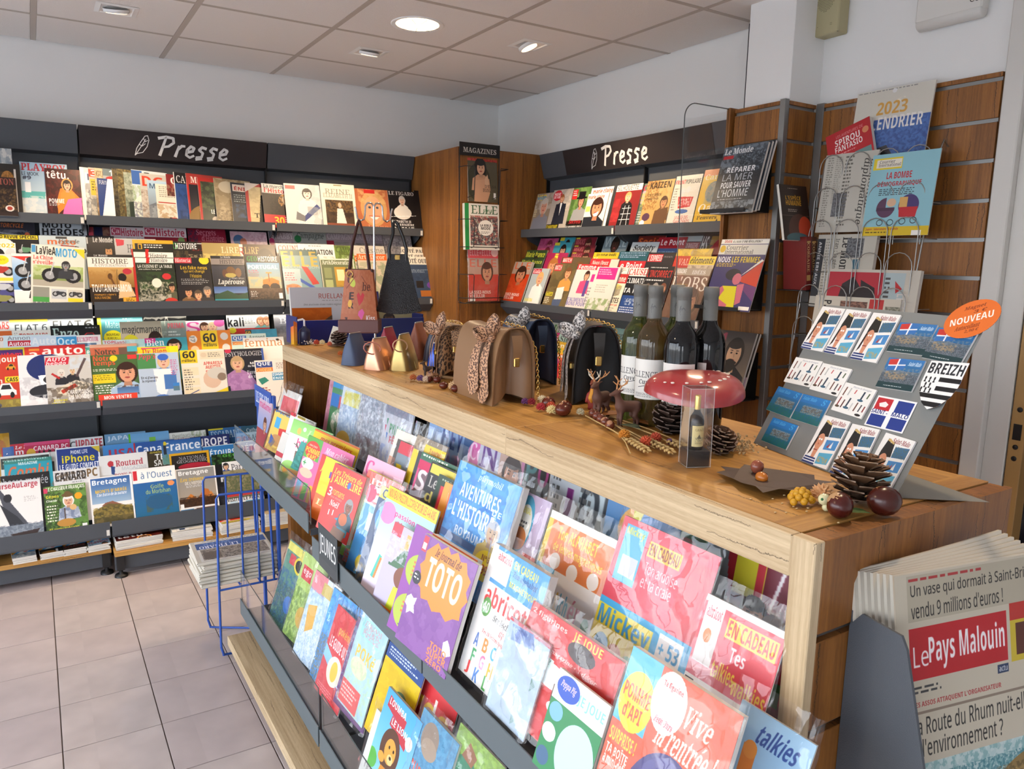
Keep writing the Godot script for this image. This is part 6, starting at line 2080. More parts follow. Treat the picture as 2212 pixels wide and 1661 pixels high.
# row, along, base, width, height, thickness, turn, roll, offset, wrapped, print sheet, label, cover
const MAGS := [
["L1",-0.1605,0,0.1168,0.3474,0.005,0,0,0,0,0,"tall pale magazine with snowy picture at far left of top shelf","b cfcfca;n 0 0 100 50 667788 1;r 0 40 100 22 e8e4de;t 8 44 80 12 a04030 gi Collection;n 0 62 100 38 99938a 1"],
["L1",-0.1038,0,0.0893,0.2652,0.005,0,0,0.012,0,0,"dark magazine with golden lion picture at far left of top shelf","b 2a2622;e 40 30 30 16 b07a3a;n 10 16 70 40 6a4a20 0;r 70 10 10 80 d8d0c8"],
["L1",-0.1876,0,0.1513,0.1924,0.005,0,0,0.024,0,0,"dark brown magazine with rusty serif title and gold figures","b 31241f;h 4 16 a5564a g NELSTON;n 0 30 100 55 8a6a3a 1;n 0 20 100 70 140e0c 0;e 78 80 12 8 d8d0c8;e 78 80 7 5 a04030"],
["L1",-0.0151,0,0.2046,0.2863,0.005,0,0,0,0,0,"large magazine with red title, woman before a turquoise sea","v 0 0 100 100 a9c7dc c9d3d6;r 0 52 100 12 5fb3ae;n 0 60 100 40 e8e6e0 1;t 4 3 92 13 c8202c g PLAYBOY;t 5 18 34 6 223 s LE MOOK;t 5 25 18 7 223 b #9;r 9 36 12 18 f4f4f4;P 74 30 11 c98f6a 1c1512 ece6de"],
["L1",0.0888,0,0.156,0.2591,0.005,0,0,0.008,0,0,"magazine with rounded white title, person in orange and pink coat","b 5a1d18;n 0 0 100 100 2c0d0c 1;t 6 5 62 16 fff b têtu.;p f08028 40 40 62 34 84 50 98 60 60 70 30 90 28 66;e 60 32 16 13 f0a050;P 60 33 9 e8b494 2a1a14 f08a30;p e46fb4 60 60 98 56 98 96 40 98 46 80;t 8 60 42 9 fff b POMME;l 8 70 30 6 ccc 2"],
["L1",0.2447,0,0.1753,0.2794,0.005,8,0,0,0,0,"grey war photo magazine at left end of the fanned row","b d8d6d0;r 0 0 12 100 f0eee8;n 12 30 88 70 444 1;n 12 30 88 70 999 0;r 14 10 30 20 e8e8e8;r 20 12 14 12 3a4a6a"],
["L1",0.2844,0,0.1706,0.2802,0.005,8,0,0,0,0,"magazine with orange red number box over sand grey photo","b b9b2a4;r 0 4 60 14 d8452c;t 6 5 24 12 fff b 3;r 4 22 70 30 c9b23a;l 8 26 60 20 5a4a20 4;n 0 55 100 45 666 1"],
["L1",0.3117,0,0.1743,0.28,0.005,8,0,0,0,0,"tan magazine with faded statue print in the fanned row","b b49a72;n 0 0 100 50 d8c8a8 1;t 6 6 60 10 6a4a30 f GUERRES;n 0 50 100 50 5a4632 1"],
["L1",0.3201,0,0.1678,0.2254,0.005,8,0,0.004,0,0,"magazine with blue white red flag cover in the fanned row","b 29417c;p f2f2f2 30 0 70 0 46 100 6 100;p c83038 70 0 100 0 100 100 46 100;l 6 6 60 10 eee 3;r 50 60 40 6 e8c030"],
["L1",0.35,0,0.1764,0.2807,0.005,8,0,0,0,0,"silver grey aircraft magazine with white issue number","b a4a7a8;r 0 0 100 14 6a7a80;t 18 3 40 11 fff b 133;e 30 19 22 5 b03030;n 0 20 100 80 8a8e90 2;t 30 44 50 7 666 s CANADA"],
["L1",0.3932,0,0.1741,0.2842,0.005,8,0,0,0,0,"dark olive army magazine between silver and green covers","b 4a4332;n 0 0 100 100 1e1a14 0;n 0 0 100 60 7a6a48 1"],
["L1",0.4148,0,0.1752,0.2835,0.005,8,0,0,0,0,"olive magazine with helmeted soldier picture low on cover","b 70643f;n 0 0 100 70 9a8a5a 1;n 0 0 100 100 3a3220 0;e 36 76 22 12 6a5030;P 36 84 9 b08858 5a4a30 3a3a28"],
["L1",0.4464,0,0.1792,0.2685,0.005,8,0,0,0,0,"grey green tank magazine standing in the fanned row","b 8a9482;n 0 0 100 100 5a6454 0;n 0 0 100 60 c0c4b4 1;p 2e3a30 10 60 60 52 90 70 90 90 10 90"],
["L1",0.4852,0,0.1789,0.2866,0.005,8,0,0,0,0,"magazine with blue letter panel over snowy mountain picture","b c8d2d8;r 0 2 30 26 3a62a8;t 34 4 40 20 20242a b L;n 0 30 100 30 8aa070 1;e 40 70 40 24 d8ddd0;n 0 60 100 40 667 0"],
["L1",0.5239,0,0.1762,0.2696,0.005,8,0,0,0,0,"grey magazine with red initial and leather armour picture","b b8b4ae;t 6 6 60 20 c0402c b DG;n 0 34 100 60 7a6250 0;n 0 30 100 60 c8beb0 1;r 30 36 20 40 4a3a34"],
["L1",0.5564,0,0.1753,0.2328,0.005,8,0,0.004,0,0,"light blue naval magazine with grey ship hull picture","v 0 0 100 60 a9c4dc 8a98a4;t 8 8 70 12 16385c s Marine;p 6a7078 0 60 40 45 100 66 100 100 0 100;n 0 60 100 40 aab0b4 1"],
["L1",0.5952,0,0.1895,0.214,0.005,8,0,0.008,0,0,"cream magazine with drawn document and thin red line","b ddd6c8;l 10 6 50 30 8a8478 6;z 60 6 82 40 2 777;r 6 46 90 3 b04038;n 0 52 100 48 a8855a 1"],
["L1",0.6538,0,0.1956,0.2745,0.005,8,0,0,0,0,"dark red military magazine with white letter G","b 7a2326;t 12 6 40 14 e8e4e0 g GB;n 0 20 100 80 3a2a22 1;n 0 20 100 60 a08a70 0;t 10 76 60 8 e8e4dc b MA;r 8 86 50 8 c03830"],
["L1",0.6921,0,0.2004,0.2878,0.005,8,0,0,0,0,"black topped magazine with deep blue island picture","b 2a4a86;r 0 0 100 22 1c1c20;t 8 6 60 14 f0f0f0 f CARTO;n 10 24 80 70 16335e 1;e 60 40 26 14 4a7a4a;r 0 0 3 100 e0e0e0"],
["L1",0.7556,0,0.1989,0.2876,0.005,8,0,0,0,0,"magazine with red spine and white letters over dark planet","b 23222a;r 0 0 7 100 b8302c;r 0 0 100 22 a63a36;t 12 6 66 13 f0e8e0 g Monde;e 60 88 60 30 8a6a36;t 40 40 40 8 eee g GÉO;l 30 66 50 10 ccc 2"],
["L1",0.8137,0,0.2076,0.2685,0.005,8,0,0,0,0,"red bordered magazine with man in dark suit on green","b b82c28;r 8 9 90 90 3a4034;n 8 9 90 60 6a7a52 1;t 50 12 40 10 333 b LES;P 60 48 10 d0a888 2a2420 1c1e24;t 30 66 64 9 fff b LE DESMAITRE;e 40 88 10 8 c0b4a4;e 70 88 10 8 c0b4a4"],
["L1",0.8992,0,0.2073,0.2723,0.005,8,0,0,0,0,"sand coloured magazine with stone statue and red title block","b b8a684;n 0 0 100 100 8a7858 1;e 34 18 22 12 d8ccb0;r 44 28 56 36 a8322c;t 46 32 52 12 fff b L'A;t 46 45 52 17 fff b NAZI;n 0 66 100 34 6a5a42 0"],
["L1",0.986,0,0.2096,0.2507,0.005,8,0,0.004,0,0,"dark navy magazine with small red and white title block","b 222a38;r 6 5 88 16 e4d4c8;t 10 8 80 10 b03028 b ÉNIGMES;l 8 28 60 20 9aa 4;n 10 50 80 30 3a5a88 1;t 50 86 40 10 e8c030 b 50"],
["L1",1.0658,0,0.2202,0.255,0.005,8,0,0,0,0,"red bordered magazine with woman in long black dress","b b42a2c;r 9 8 91 92 c8b488;n 9 8 91 70 e0d0a0 1;p 1c1a1e 40 26 60 26 74 96 30 96;e 50 20 9 8 d8b090;t 20 68 70 10 2a2018 g TEMPS;p e8dcd0 0 0 40 0 0 22"],
["L1",1.1595,0,0.2,0.2589,0.005,5,0,0,0,0,"black history magazine with red base band and yellow number 30","b 2a1e18;r 0 0 100 22 ece8e0;t 8 2 84 8 333 s La marche de;t 8 10 84 11 c8282c b l'Histoire;e 66 38 20 16 c08a4a;n 20 26 70 44 140e0a 0;P 70 36 9 c89a70 b8a890 2a1c14;r 0 70 100 30 b8262a;t 30 74 30 18 f0c828 b 30;l 62 74 34 14 f4e8e0 3"],
["L1",1.2881,0,0.2161,0.268,0.005,0,0,0,0,0,"white magazine with young woman in white dress and blue sash","b d5d4d0;n 60 0 40 60 b8bcc0 1;r 5 5 26 8 c82c2c;P 62 22 10 eadccc 2a2220 e8e6e0;p e6e4de 36 46 88 44 96 100 30 100;p 2f3f7a 86 44 96 52 50 84 44 76;p 6a6a6e 30 62 52 72 50 84 26 80;n 60 50 40 50 9a9ca0 2;t 26 86 60 9 fff g UNE LÉGENDE"],
["L1",1.5031,0,0.2152,0.2805,0.005,0,0,0.008,0,0,"cream magazine with grey serif title over woman in long gown","b e6dfcf;r 40 3 24 2 8a7a50;t 14 12 72 10 8a8678 f REINE;t 8 22 84 9 8a8678 f ELIZABETH II;r 12 36 80 60 4e3a28;n 12 36 80 60 2c2018 1;n 12 36 80 26 8a6a3a 0;p e8e4d8 44 54 60 54 70 94 38 94;e 52 47 5 6 d8b498;r 12 86 80 10 8a4a34"],
["L1",1.7228,0,0.2235,0.2666,0.005,0,0,0,0,0,"orange magazine with close-up of fair haired smiling woman","b b56a44;e 52 46 38 42 c99a62;e 50 50 27 33 e0a07c;n 10 0 80 34 d8b078 1;e 40 44 4 3 3a4a5a;e 62 44 4 3 3a4a5a;p f0e8e4 38 66 66 66 58 72 46 72;z 36 64 68 64 2 b04838;r 28 2 32 9 c82c28;t 30 84 60 10 d89070 g Icône"],
["L1",1.9401,0,0.1853,0.2666,0.005,0,0,0.008,0,0,"black magazine with white serif title and woman in white coat","b 17161a;t 4 3 92 9 f2f0ec g LE FIGARO;P 50 24 9 e0b8a0 c8c4c0 e8e4de;e 48 54 32 16 e8e4dc;z 4 64 96 60 1.5 fff;t 6 72 70 6 fff b ELIZABETH II;t 6 79 80 7 fff b LA DERNIÈRE;t 6 88 80 11 fff b REINE"],
["L1",2.1272,0,0.21,0.2784,0.005,0,0,0,0,0,"black magazine edge standing against the wooden corner panel","b 1c191c;r 20 10 60 50 d8d4d0;n 20 10 60 50 555 1"],
["L2b",-0.1929,0,0.2206,0.2852,0.005,0,0,0,0,0,"dark motorcycle magazine with orange lettering behind the bike rows","b 33323c;t 20 2 60 8 d07038 bi MOTORCYCLE;z 30 20 70 24 3 c8ccd4;n 20 14 70 30 8a8c9a 1;e 84 22 5 4 d06a48"],
["L2b",0.0483,0,0.2103,0.2911,0.005,0,0,0.006,0,0,"pale grey magazine with bold black two line title","b b9c0c6;t 8 1 60 10 17171a b MOTO;t 6 12 88 12 17171a b HEROES;n 0 26 100 70 445 0"],
["L2b",0.2664,0,0.2,0.2775,0.005,0,0,0,0,0,"wine red history magazine with portrait half hidden at module edge","b 6a3a38;r 0 0 12 100 c04858;n 12 0 88 60 9a7a62 1;r 14 0 20 30 1a2040"],
["L2b",0.3678,0,0.1651,0.2801,0.005,0,0,0.004,0,0,"pinkish white magazine with red history title, left of its twin","b d5c8cc;r 4 3 26 15 b84860;t 6 4 22 12 fff f Ça;t 32 3 64 16 b03048 b Histoire;n 0 22 100 70 776 1"],
["L2b",0.5285,0,0.2151,0.2851,0.005,0,0,0.008,0,0,"pinkish white magazine with red history title and green dot","b d8ccd0;r 4 3 24 15 b84860;t 6 4 20 12 fff f Ça;t 30 3 66 16 b03048 b Histoire;r 0 21 100 14 8a1c30;e 86 26 8 6 7a9a5a"],
["L2b",0.7524,0,0.2027,0.2892,0.005,0,0,0,0,0,"crimson magazine with pink two line serif title","b 8a1c34;n 2 4 24 30 2a3450 0;t 24 3 50 12 e0a0b0 f Secrets;t 36 14 58 13 e0a0b0 f d'Histoire;n 0 30 100 60 4a2a20 1"],
["L2b",0.9786,0,0.2062,0.2771,0.005,0,0,0.004,0,0,"pink magazine with seated people under blossom","b c49aa8;n 0 0 100 60 d8b8c4 1;e 22 20 14 12 4a6a94;e 34 24 9 9 b87058;n 50 0 50 40 e8ccd4 0;n 40 30 40 20 4a4454 1;p e8e4e4 50 28 62 40 38 40"],
["L2b",1.1974,0,0.1475,0.284,0.005,0,0,0,0,0,"mauve home magazine with white spaced title and pink disc","b a8979c;t 14 3 84 12 ece6ea f SHABBY;t 40 18 50 8 d8ccd2 fi Charme;e 12 22 10 8 b03060"],
["L2b",1.3417,0,0.2017,0.2878,0.005,0,0,0.004,0,0,"grey green home magazine with italic title and green disc","b a4a8a4;t 10 2 86 16 3c4440 fi Campagne;e 14 16 10 8 2f7a4a;n 0 24 100 60 8a8e88 1"],
["L2b",1.5452,0,0.1812,0.2909,0.005,0,0,0,0,0,"mauve grey magazine with wide serif country title","b a89aa0;t 6 3 92 12 d8ccd2 f CAMPAGNE;r 0 18 26 14 a8324a;n 26 20 74 60 8a8a84 1"],
["L2b",1.725,0,0.1886,0.2898,0.005,0,0,0.004,0,0,"second mauve grey country magazine behind the hanging bags","b 9c9098;t 6 3 92 12 ccc0c8 f CAMPAGNE;n 0 22 100 60 6a6a64 1"],
["L2b",1.9183,0,0.197,0.2889,0.005,0,0,0,0,0,"pale grey magazine with house photograph behind black handbag","b a8a2a4;n 0 8 100 60 6e6c70 1;n 0 8 100 40 d0cccc 0"],
["L2m",-0.1667,0,0.2036,0.2842,0.005,0,0,0,0,0,"black motorcycle magazine under a yellow headline strip","b 17171a;r 0 0 100 9 d8c428;t 2 1 96 7 1a1a1a b MOTO REVUE SPÉCIAL;e 30 20 20 12 d4d8d8;M 74 30 34 5a8a6a;t 60 40 40 8 eee b LE TOUR"],
["L2m",-0.1857,0,0.1262,0.2378,0.005,0,0,0.008,0,0,"white helmet catalogue magazine with yellow lettering at left edge","b e6e6e2;t 40 2 58 9 d0b420 b 2022;e 40 26 22 14 1c1c1e;e 82 26 18 14 c8ccce;r 40 40 60 9 e0c828"],
["L2m",0.0409,0,0.2074,0.2826,0.005,0,0,0.004,0,0,"pale blue vintage motorcycle magazine with orange and grey title","b b8c6cc;r 36 2 24 4 3a3a3c;t 18 7 60 10 c8602c b moto;t 40 7 48 10 55585a gi légende;M 58 28 50 9a3a34;M 84 28 24 c04038"],
["L2m",0.2492,0,0.13,0.2913,0.005,0,0,0,0,0,"black magazine with face and white gothic title","b 1d181a;t 24 3 70 10 e8e4e0 g Le Monde;P 76 30 12 c08a5a 16120f 2a1c14;r 2 4 5 12 ccc"],
["L2m",0.3784,0,0.2,0.2804,0.005,0,0,0,0,0,"grey magazine with red star sticker and serif title","b b8b6b4;t 30 12 66 16 4a4c50 f HISTOIRE;p c83848 4 2 24 4 22 14 6 16"],
["L2m",0.4631,0,0.2,0.2739,0.005,0,0,0.004,0,0,"yellow framed magazine with dark panel and small white title","b e0a828;r 7 8 93 92 1e1c1c;r 14 9 10 12 e0a828;r 16 11 6 8 1e1c1c;l 28 10 50 10 eee 2;t 20 24 70 8 f0f0f0 b EMPIRE"],
["L2m",0.5871,0,0.2,0.2714,0.005,0,0,0,0,0,"black magazine with green and white history title","b 24221e;t 10 4 40 13 3fa850 g GEO;t 44 4 54 13 eee b HISTOIRE;n 30 20 70 60 6a5a3c 1"],
["L2m",0.7361,0,0.2,0.2678,0.005,0,0,0,0,0,"dark magazine with dull red title and glare","b 221a18;t 10 5 80 14 7a2420 f LIRE;r 4 2 60 2 ccc;n 0 26 100 30 c8b890 0"],
["L2m",0.8097,0,0.2,0.2658,0.005,0,0,0.004,0,0,"gold toned magazine with pale letters","b a8925c;t 50 8 48 14 e8dcb8 f LiRE;n 0 24 100 40 e0c878 1"],
["L2m",0.9058,0,0.205,0.2646,0.005,0,0,0,0,0,"white magazine with red and gold title in middle row","b e6e2da;t 14 6 74 20 b0342c f LiRE;t 12 28 78 7 c8b060 f MAGAZINE"],
["L2m",1.0304,0,0.1801,0.2631,0.005,0,0,0.006,0,0,"brown magazine with gold title and large portrait","b 4a3a30;t 4 6 46 16 c8ac70 f LiRE;P 66 34 19 d0a888 1a1412 2a2220"],
["L2m",1.219,0,0.2,0.2763,0.005,0,0,0,0,0,"white magazine with dark red serif title beside upright","b d6d2cc;t 8 5 88 14 8a2c34 f COUNTRY;n 0 22 100 50 b8a890 1"],
["L2m",1.3453,0,0.2233,0.2751,0.005,0,0,0.005,0,0,"white magazine with bold black headline lettering","b e4e6e4;t 6 10 88 15 1c1c1e b DÉCORATION;l 30 4 40 4 999 1;n 0 28 100 50 b8b49c 1"],
["L2m",1.5699,0,0.2,0.2715,0.005,0,0,0,0,0,"green garden magazine with olive lettering","b 5a6a2c;n 0 0 100 80 8aa850 1;t 6 4 90 12 384a1c f CAMPAGNE;n 20 24 60 40 c8d4b0 0"],
["L2m",1.6891,0,0.205,0.2729,0.005,0,0,0.005,0,0,"grey magazine with orange offer band, behind tan bag","b c8c2b8;t 20 4 76 14 7a746c f Cuisine;r 0 24 100 14 d8742c;t 4 26 90 9 fff b OFFRE SPÉCIALE;n 0 40 100 50 8a7a62 1"],
["L2m",2.013,0,0.2,0.2741,0.005,0,0,0,0,0,"cream magazine with black serif city title, rearmost of three","b dcd8cc;t 4 4 92 11 26262a g CÔTÉ PARIS"],
["L2m",2.0038,0,0.2,0.2341,0.005,0,0,0.007,0,0,"cream magazine with black serif west title, middle of three","b e2ded2;t 4 4 92 11 26262a g CÔTÉ OUEST"],
["L2f",-0.2539,0,0.1871,0.2626,0.005,0,0,0,0,0,"red and white motorbike magazine with round yellow badge, cut by edge","b d6d4d0;e 68 12 18 9 f0d020;l 54 10 28 5 7a6a10 2;M 66 34 50 a8342c;r 40 46 60 6 e0cc40;r 46 56 54 44 4a4a80;M 70 66 44 b8bcc4;M 70 88 44 8a8a50"],
["L2f",-0.0797,0,0.2,0.2649,0.005,0,0,0.004,0,0,"motorbike magazine with blue sky and red title beside green one","v 0 0 100 70 c8d8e8 5a90c8;p d8342c 0 6 100 0 100 14 30 16;r 0 0 100 6 e4e0da;M 46 34 70 2a2c34;e 40 14 10 7 2a2a30;M 50 60 70 3a3c44;r 0 72 100 28 e8e4e0;t 30 72 66 14 1c1c1e bi BAS;t 40 88 56 8 c82c2c bi CONFLIT"],
["L2f",0.0063,0,0.2304,0.3146,0.004,0,-4,0.012,0,0,"green motorcycle newspaper magazine tilted, with rider on black bike","b d8d6ca;r 2 2 8 12 4a90c0;t 10 3 36 14 1c1c1c b LaVieA;t 46 5 40 14 2f8fc8 b MOTO;p e8c828 78 4 100 4 100 20;t 5 18 36 7 c03a34 g La Chine;t 5 26 36 7 c03a34 g s'éveille;v 5 34 92 34 a8bc70 6a7a44;n 5 34 92 20 c8d0b0 1;r 5 58 92 10 a8a294;M 56 50 62 24262a;P 64 33 6 888 2a2a2e 33363c;r 5 70 30 16 8a8a80;r 5 86 30 8 4a9a4a;r 38 72 28 16 b8bcc0;M 52 80 22 33363c;r 68 72 28 16 c4c0b4;M 82 80 22 3a3a3c;r 68 86 28 6 e8d030;l 5 94 60 4 888 1"],
["L2f",0.2438,0,0.2113,0.2682,0.005,0,0,0,0,0,"tan archaeology magazine with white title band and lettered headline","b 2a1e14;v 0 26 100 40 c8a060 8a6028;n 0 30 60 36 a87a3c 1;r 0 6 100 20 e8e4dc;r 0 0 100 6 2a2624;t 16 0.5 30 5 ddd g Le Monde;t 10 9 78 10 4a4438 f HISTOIRE;t 16 20 68 5 8a8478 f & CIVILISATIONS;e 84 34 10 6 b83040;e 46 44 5 6 5a3a18;z 46 44 54 62 4 6a4420;e 72 46 9 8 1c1410;p e0b888 66 52 86 56 98 84 60 88;z 62 30 60 60 1.2 3a2a18;t 6 60 84 15 f0ece4 b TOUTANKHAMON;t 10 78 46 5 d89a30 b POURQUOI L'ÉGYPTE;t 10 84 34 5 d89a30 b NOUS FASCINE;r 70 86 30 14 e0a830;l 76 89 20 8 6a4a10 3"],
["L2f",0.4517,0,0.2029,0.3031,0.005,0,0,0,0,0,"history magazine with red spine and white title band, rear copy","b 20261c;r 0 0 5 100 c0302a;r 6 6 94 13 ece8e0;t 34 8 50 9 2a2a2a f L'Histoire;p c81c1c 34 0 42 0 38 20 32 20"],
["L2f",0.4556,0,0.1956,0.2543,0.005,0,0,0.008,0,0,"history magazine with red spine over picnic painting, front copy","b 242c1e;r 0 0 5 100 c0302a;r 6 2 94 11 ece8e0;t 34 3 50 8 2a2a2a f L'Histoire;p c81c1c 33 0 41 0 38 14 31 14;t 10 17 84 7 f0eee8 b LA CUISINE ET LA TABLE;t 12 25 54 5 e8e4dc b une culture française;n 6 32 94 40 3e5a30 1;e 78 42 11 7 c83034;n 10 54 84 40 d8ccb4 0;e 52 56 12 10 e8e2d0;P 88 66 7 c8946c 2a2018 5a5a42;n 6 80 80 18 ddd4c4 1;e 84 96 16 8 d03a2c"],
["L2f",0.6573,0,0.1823,0.2582,0.005,0,0,0,0,0,"black magazine with red masthead and yellow headline","b 1e1c20;r 0 0 48 13 c8303c;t 3 2 42 9 f4ecec g Historia;e 82 6 14 9 e8cc28;t 16 18 74 8 d8b428 b Les fake news;t 24 27 58 8 d8b428 b qui ont changé;t 40 36 32 8 d8b428 b l'Histoire;l 14 47 80 14 bbb 4;P 30 76 9 c89068 241c1c 7a5a38;P 56 82 9 d8a47c 5a4a3a 7a2024;P 82 74 9 d0a27c 6a6460 3a3434"],
["L2f",0.8424,0,0.1784,0.2702,0.005,0,0,0.006,0,0,"dark grey expedition magazine with script headline over a storm sea","b 24262c;t 30 1 30 5 ccc g Le Monde;r 0 7 100 13 8a8280;t 26 9 70 9 3a3638 f HISTOIRE;v 0 22 100 40 3a3c48 20222c;e 56 34 14 11 6a4a2c;e 38 38 8 9 5a3a2c;e 78 36 9 10 7a5a40;e 54 42 16 5 a89850;t 14 50 82 15 f0eee8 gi Lapérouse;t 50 47 44 4 ddd f L'EXPÉDITION;v 0 66 100 14 3a5a98 6a88b8;p 2c4a34 0 84 40 74 70 84 100 78 100 92 0 92;r 0 92 100 8 2a8a9a"],
["L2f",1.0256,0,0.211,0.2786,0.005,0,0,0,0,0,"black bordered magazine with orange tractor headline cover","b 191a1c;t 8 3 26 11 3fa048 g GEO;t 36 3 50 11 f0f0f0 b HISTOIRE;v 5 16 86 76 6f9cc4 c8b478;t 8 21 78 9 f0f0f4 b PORTUGAL;l 8 32 32 7 d85a68 2;e 20 42 14 5 8a8c90;n 5 46 86 20 d8b878 1;p c8762c 42 52 66 48 84 54 84 68 40 68;r 58 38 3 18 8a5020;r 52 36 16 3 d08a38;e 48 68 10 7 3a2a20;e 72 68 13 9 3a2a20;v 5 70 86 22 5a4434 2a201a;n 5 70 86 22 6a5444 0;l 8 76 20 14 ddd 4;r 80 80 10 12 e8e8e8"],
["L2f",1.2258,0,0.2246,0.3193,0.005,0,0,0,0,0,"teal interior magazine with gold letters, rear copy beside upright","b 4a6664;t 4 4 92 16 c8a040 b ELLE;n 0 30 100 60 38524e 1"],
["L2f",1.2296,0,0.2244,0.2798,0.005,0,0,0.008,0,0,"teal interior magazine with gold letters and pink text, front copy","b 7d999a;t 2 3 94 22 c9a548 b ELLE;t 4 22 94 7 a8b4b0 s DÉCORATION;r 0 30 46 70 a8bcc0;l 6 38 32 20 d8606c 4;p b83a34 50 24 66 26 92 62 74 64;p 3858a8 44 50 92 76 90 82 44 58;e 24 72 20 10 c89068;n 6 64 36 20 a86a48 1;e 66 82 8 7 1f6a50;r 46 88 54 12 c8a068"],
["L2f",1.4604,0,0.2107,0.2669,0.005,0,0,0,0,0,"magazine with white serif title over pale green room and window","b dedccb;r 4 4 92 84 6a7250;t 7 5 86 10 f2f0e4 g Art&Décoration;r 40 20 34 46 b89038;r 46 26 22 26 e8dca8;r 10 22 22 24 8a9264;r 10 50 22 24 a8b078;r 76 20 18 60 a89a5c;n 30 62 50 20 8a6a44 1;r 40 76 52 12 2a2a20;t 42 78 48 8 e8cc30 b COULEUR"],
["L2f",1.6969,0,0.1946,0.3008,0.005,0,0,0,0,0,"orange banded decoration magazine hidden behind hanging tan bag","b c8b8a0;r 0 0 100 14 d8642c;t 4 2 90 10 f0dcc8 g Art&Décor;n 0 18 100 70 7a8a6a 1"],
["L2f",2.0077,0,0.205,0.2873,0.005,0,0,0.004,0,0,"dark blue seaside magazine with white serif title band","b 2f4460;r 0 0 100 19 e4e0d4;t 4 3 92 13 26262a g CÔTÉ OUEST;l 20 30 60 8 9ab 3;n 0 40 100 30 22344e 1;r 30 56 24 16 1a1a1e;e 76 66 12 7 6a3f98;r 40 78 60 14 a8642c"],
["L2f",2.1797,0,0.2,0.2951,0.005,0,0,0,0,0,"narrow dark magazine edge against the wooden panel, second shelf","b 26282e;n 0 0 100 60 5a5048 1;r 0 78 100 20 8a4a24"],
["L3b",-0.2275,0,0.1162,0.2779,0.005,0,0,0,0,0,"grey car magazine with red letter, at left edge third shelf","b a8acb0;t 40 4 56 14 b8302c b CARS;n 0 22 100 60 5a5a5e 1"],
["L3b",-0.1129,0,0.1621,0.2785,0.005,0,0,0.004,0,0,"silver car magazine with yellow top strip and blue script","b b4bcc4;r 0 0 100 7 d0b428;t 14 11 84 13 20242c s FLAT 6;t 18 26 62 9 3a5a98 fi Magazine"],
["L3b",0.0492,0,0.206,0.2777,0.005,0,0,0,0,0,"silver car magazine with big black 6 and blue script","b b8c0c8;t 12 5 62 14 20242c s FLAT;t 78 4 18 17 17181c b 6;t 16 20 58 10 3a5a98 fi Magazine;n 0 40 100 50 8a9098 1"],
["L3b",0.2724,0,0.2164,0.2782,0.005,0,0,0.004,0,0,"teal handbook with yellow spine and chalk title","b 4f96a0;r 0 0 9 100 d8cc2c;t 18 8 60 14 c8e0e0 s Maternelle;l 56 3 30 4 a8d0d0 1;e 32 40 20 14 f0e020;t 18 32 28 5 6a5a10 b NOUVEAU;l 20 40 24 8 8a7a20 2"],
["L3b",0.4983,0,0.1132,0.2527,0.005,0,0,0,1,0,"plastic wrapped grey activity pack with green board, third shelf","b 7f8e8a;r 10 2 60 20 3a8048;r 20 8 40 10 2a6a9a;n 0 24 100 40 b8c4c4 1;t 4 30 50 8 c04858 b PRIM"],
["L3b",0.6037,0,0.0993,0.2507,0.005,0,0,0.006,1,0,"plastic wrapped grey activity pack with red lettering, third shelf","b 7a8a86;t 8 6 84 12 c84858 b PRIMA;l 8 24 60 14 e0e8e4 2;t 8 38 70 8 c83848 g astuces"],
["L3b",0.7008,0,0.2089,0.2486,0.005,0,0,0.004,0,0,"pale pink magazine with large magenta S and two women","b d8c4cc;t 4 3 34 26 c8408a f S;P 48 16 9 d8a888 4a3228 5a4a44;P 68 16 9 e8bc9c c8b490 a86a60;e 86 7 14 9 d060a0"],
["L3b",0.924,0,0.2373,0.2792,0.005,0,0,0,0,0,"white magazine with black lowercase title and two girls","b d0d2d2;t 3 6 38 20 17181c b kali;l 42 6 26 16 8a8c90 4;P 80 16 8 d8a888 8a5a3c 6ab0b0;P 94 16 8 d8a888 8a5a3c 6ab0b0;r 0 30 100 14 b8302c;e 12 34 8 6 d8cc30"],
["L3b",1.1896,0,0.2,0.2746,0.005,0,0,0.004,0,0,"grey bathroom magazine with pale title near the counter corner","b 8a8a92;t 16 8 80 14 d0d0d8 f Bain;n 0 26 100 60 6a6a70 1"],
["L3m",-0.2175,0,0.1113,0.2996,0.005,0,0,0,0,0,"orange and white car magazine at left edge, middle tier","b ece4dc;r 0 0 100 9 d86a2c;t 20 10 76 10 c8602c gi sport"],
["L3m",-0.104,0,0.1627,0.2993,0.005,0,0,0.004,0,0,"white car magazine with red spaced capitals","b eee9dc;t 18 6 74 11 b83a30 g TOP'S CARS;l 6 5 8 10 999 3"],
["L3m",0.0582,0,0.2214,0.3189,0.005,0,0,0,0,0,"black magazine with big white serif title and red racing car","b 151a1a;t 5 5 52 20 cfe8dc g Enzo;C 76 20 36 b81c24;l 70 4 26 4 aaa 1"],
["L3m",-0.1435,0,0.2,0.2734,0.005,0,0,0.009,0,0,"pale blue car advert magazine with red box title","b d4e6ea;t 10 3 70 7 6a6a72 s Annonces;r 10 11 86 10 c02838;t 12 12 80 8 fff b Automobiles"],
["L3m",-0.0305,0,0.2,0.2657,0.005,0,0,0.013,0,0,"light magazine with white and blue car title","b cfe0ec;t 4 4 50 14 e8f0f4 b Auto;r 56 4 44 18 3f98d0;t 58 6 38 14 d8f0fa b Occ"],
["L3m",0.0602,0,0.2185,0.2624,0.005,0,0,0.012,0,0,"white car buyers guide magazine with pink capitals","b f0ece8;t 4 3 22 12 c83060 b Auto;t 26 5 68 9 c8406a g GUIDE DE L'ACHETEUR;e 36 20 12 5 e8c828;r 50 17 40 6 5a7a98"],
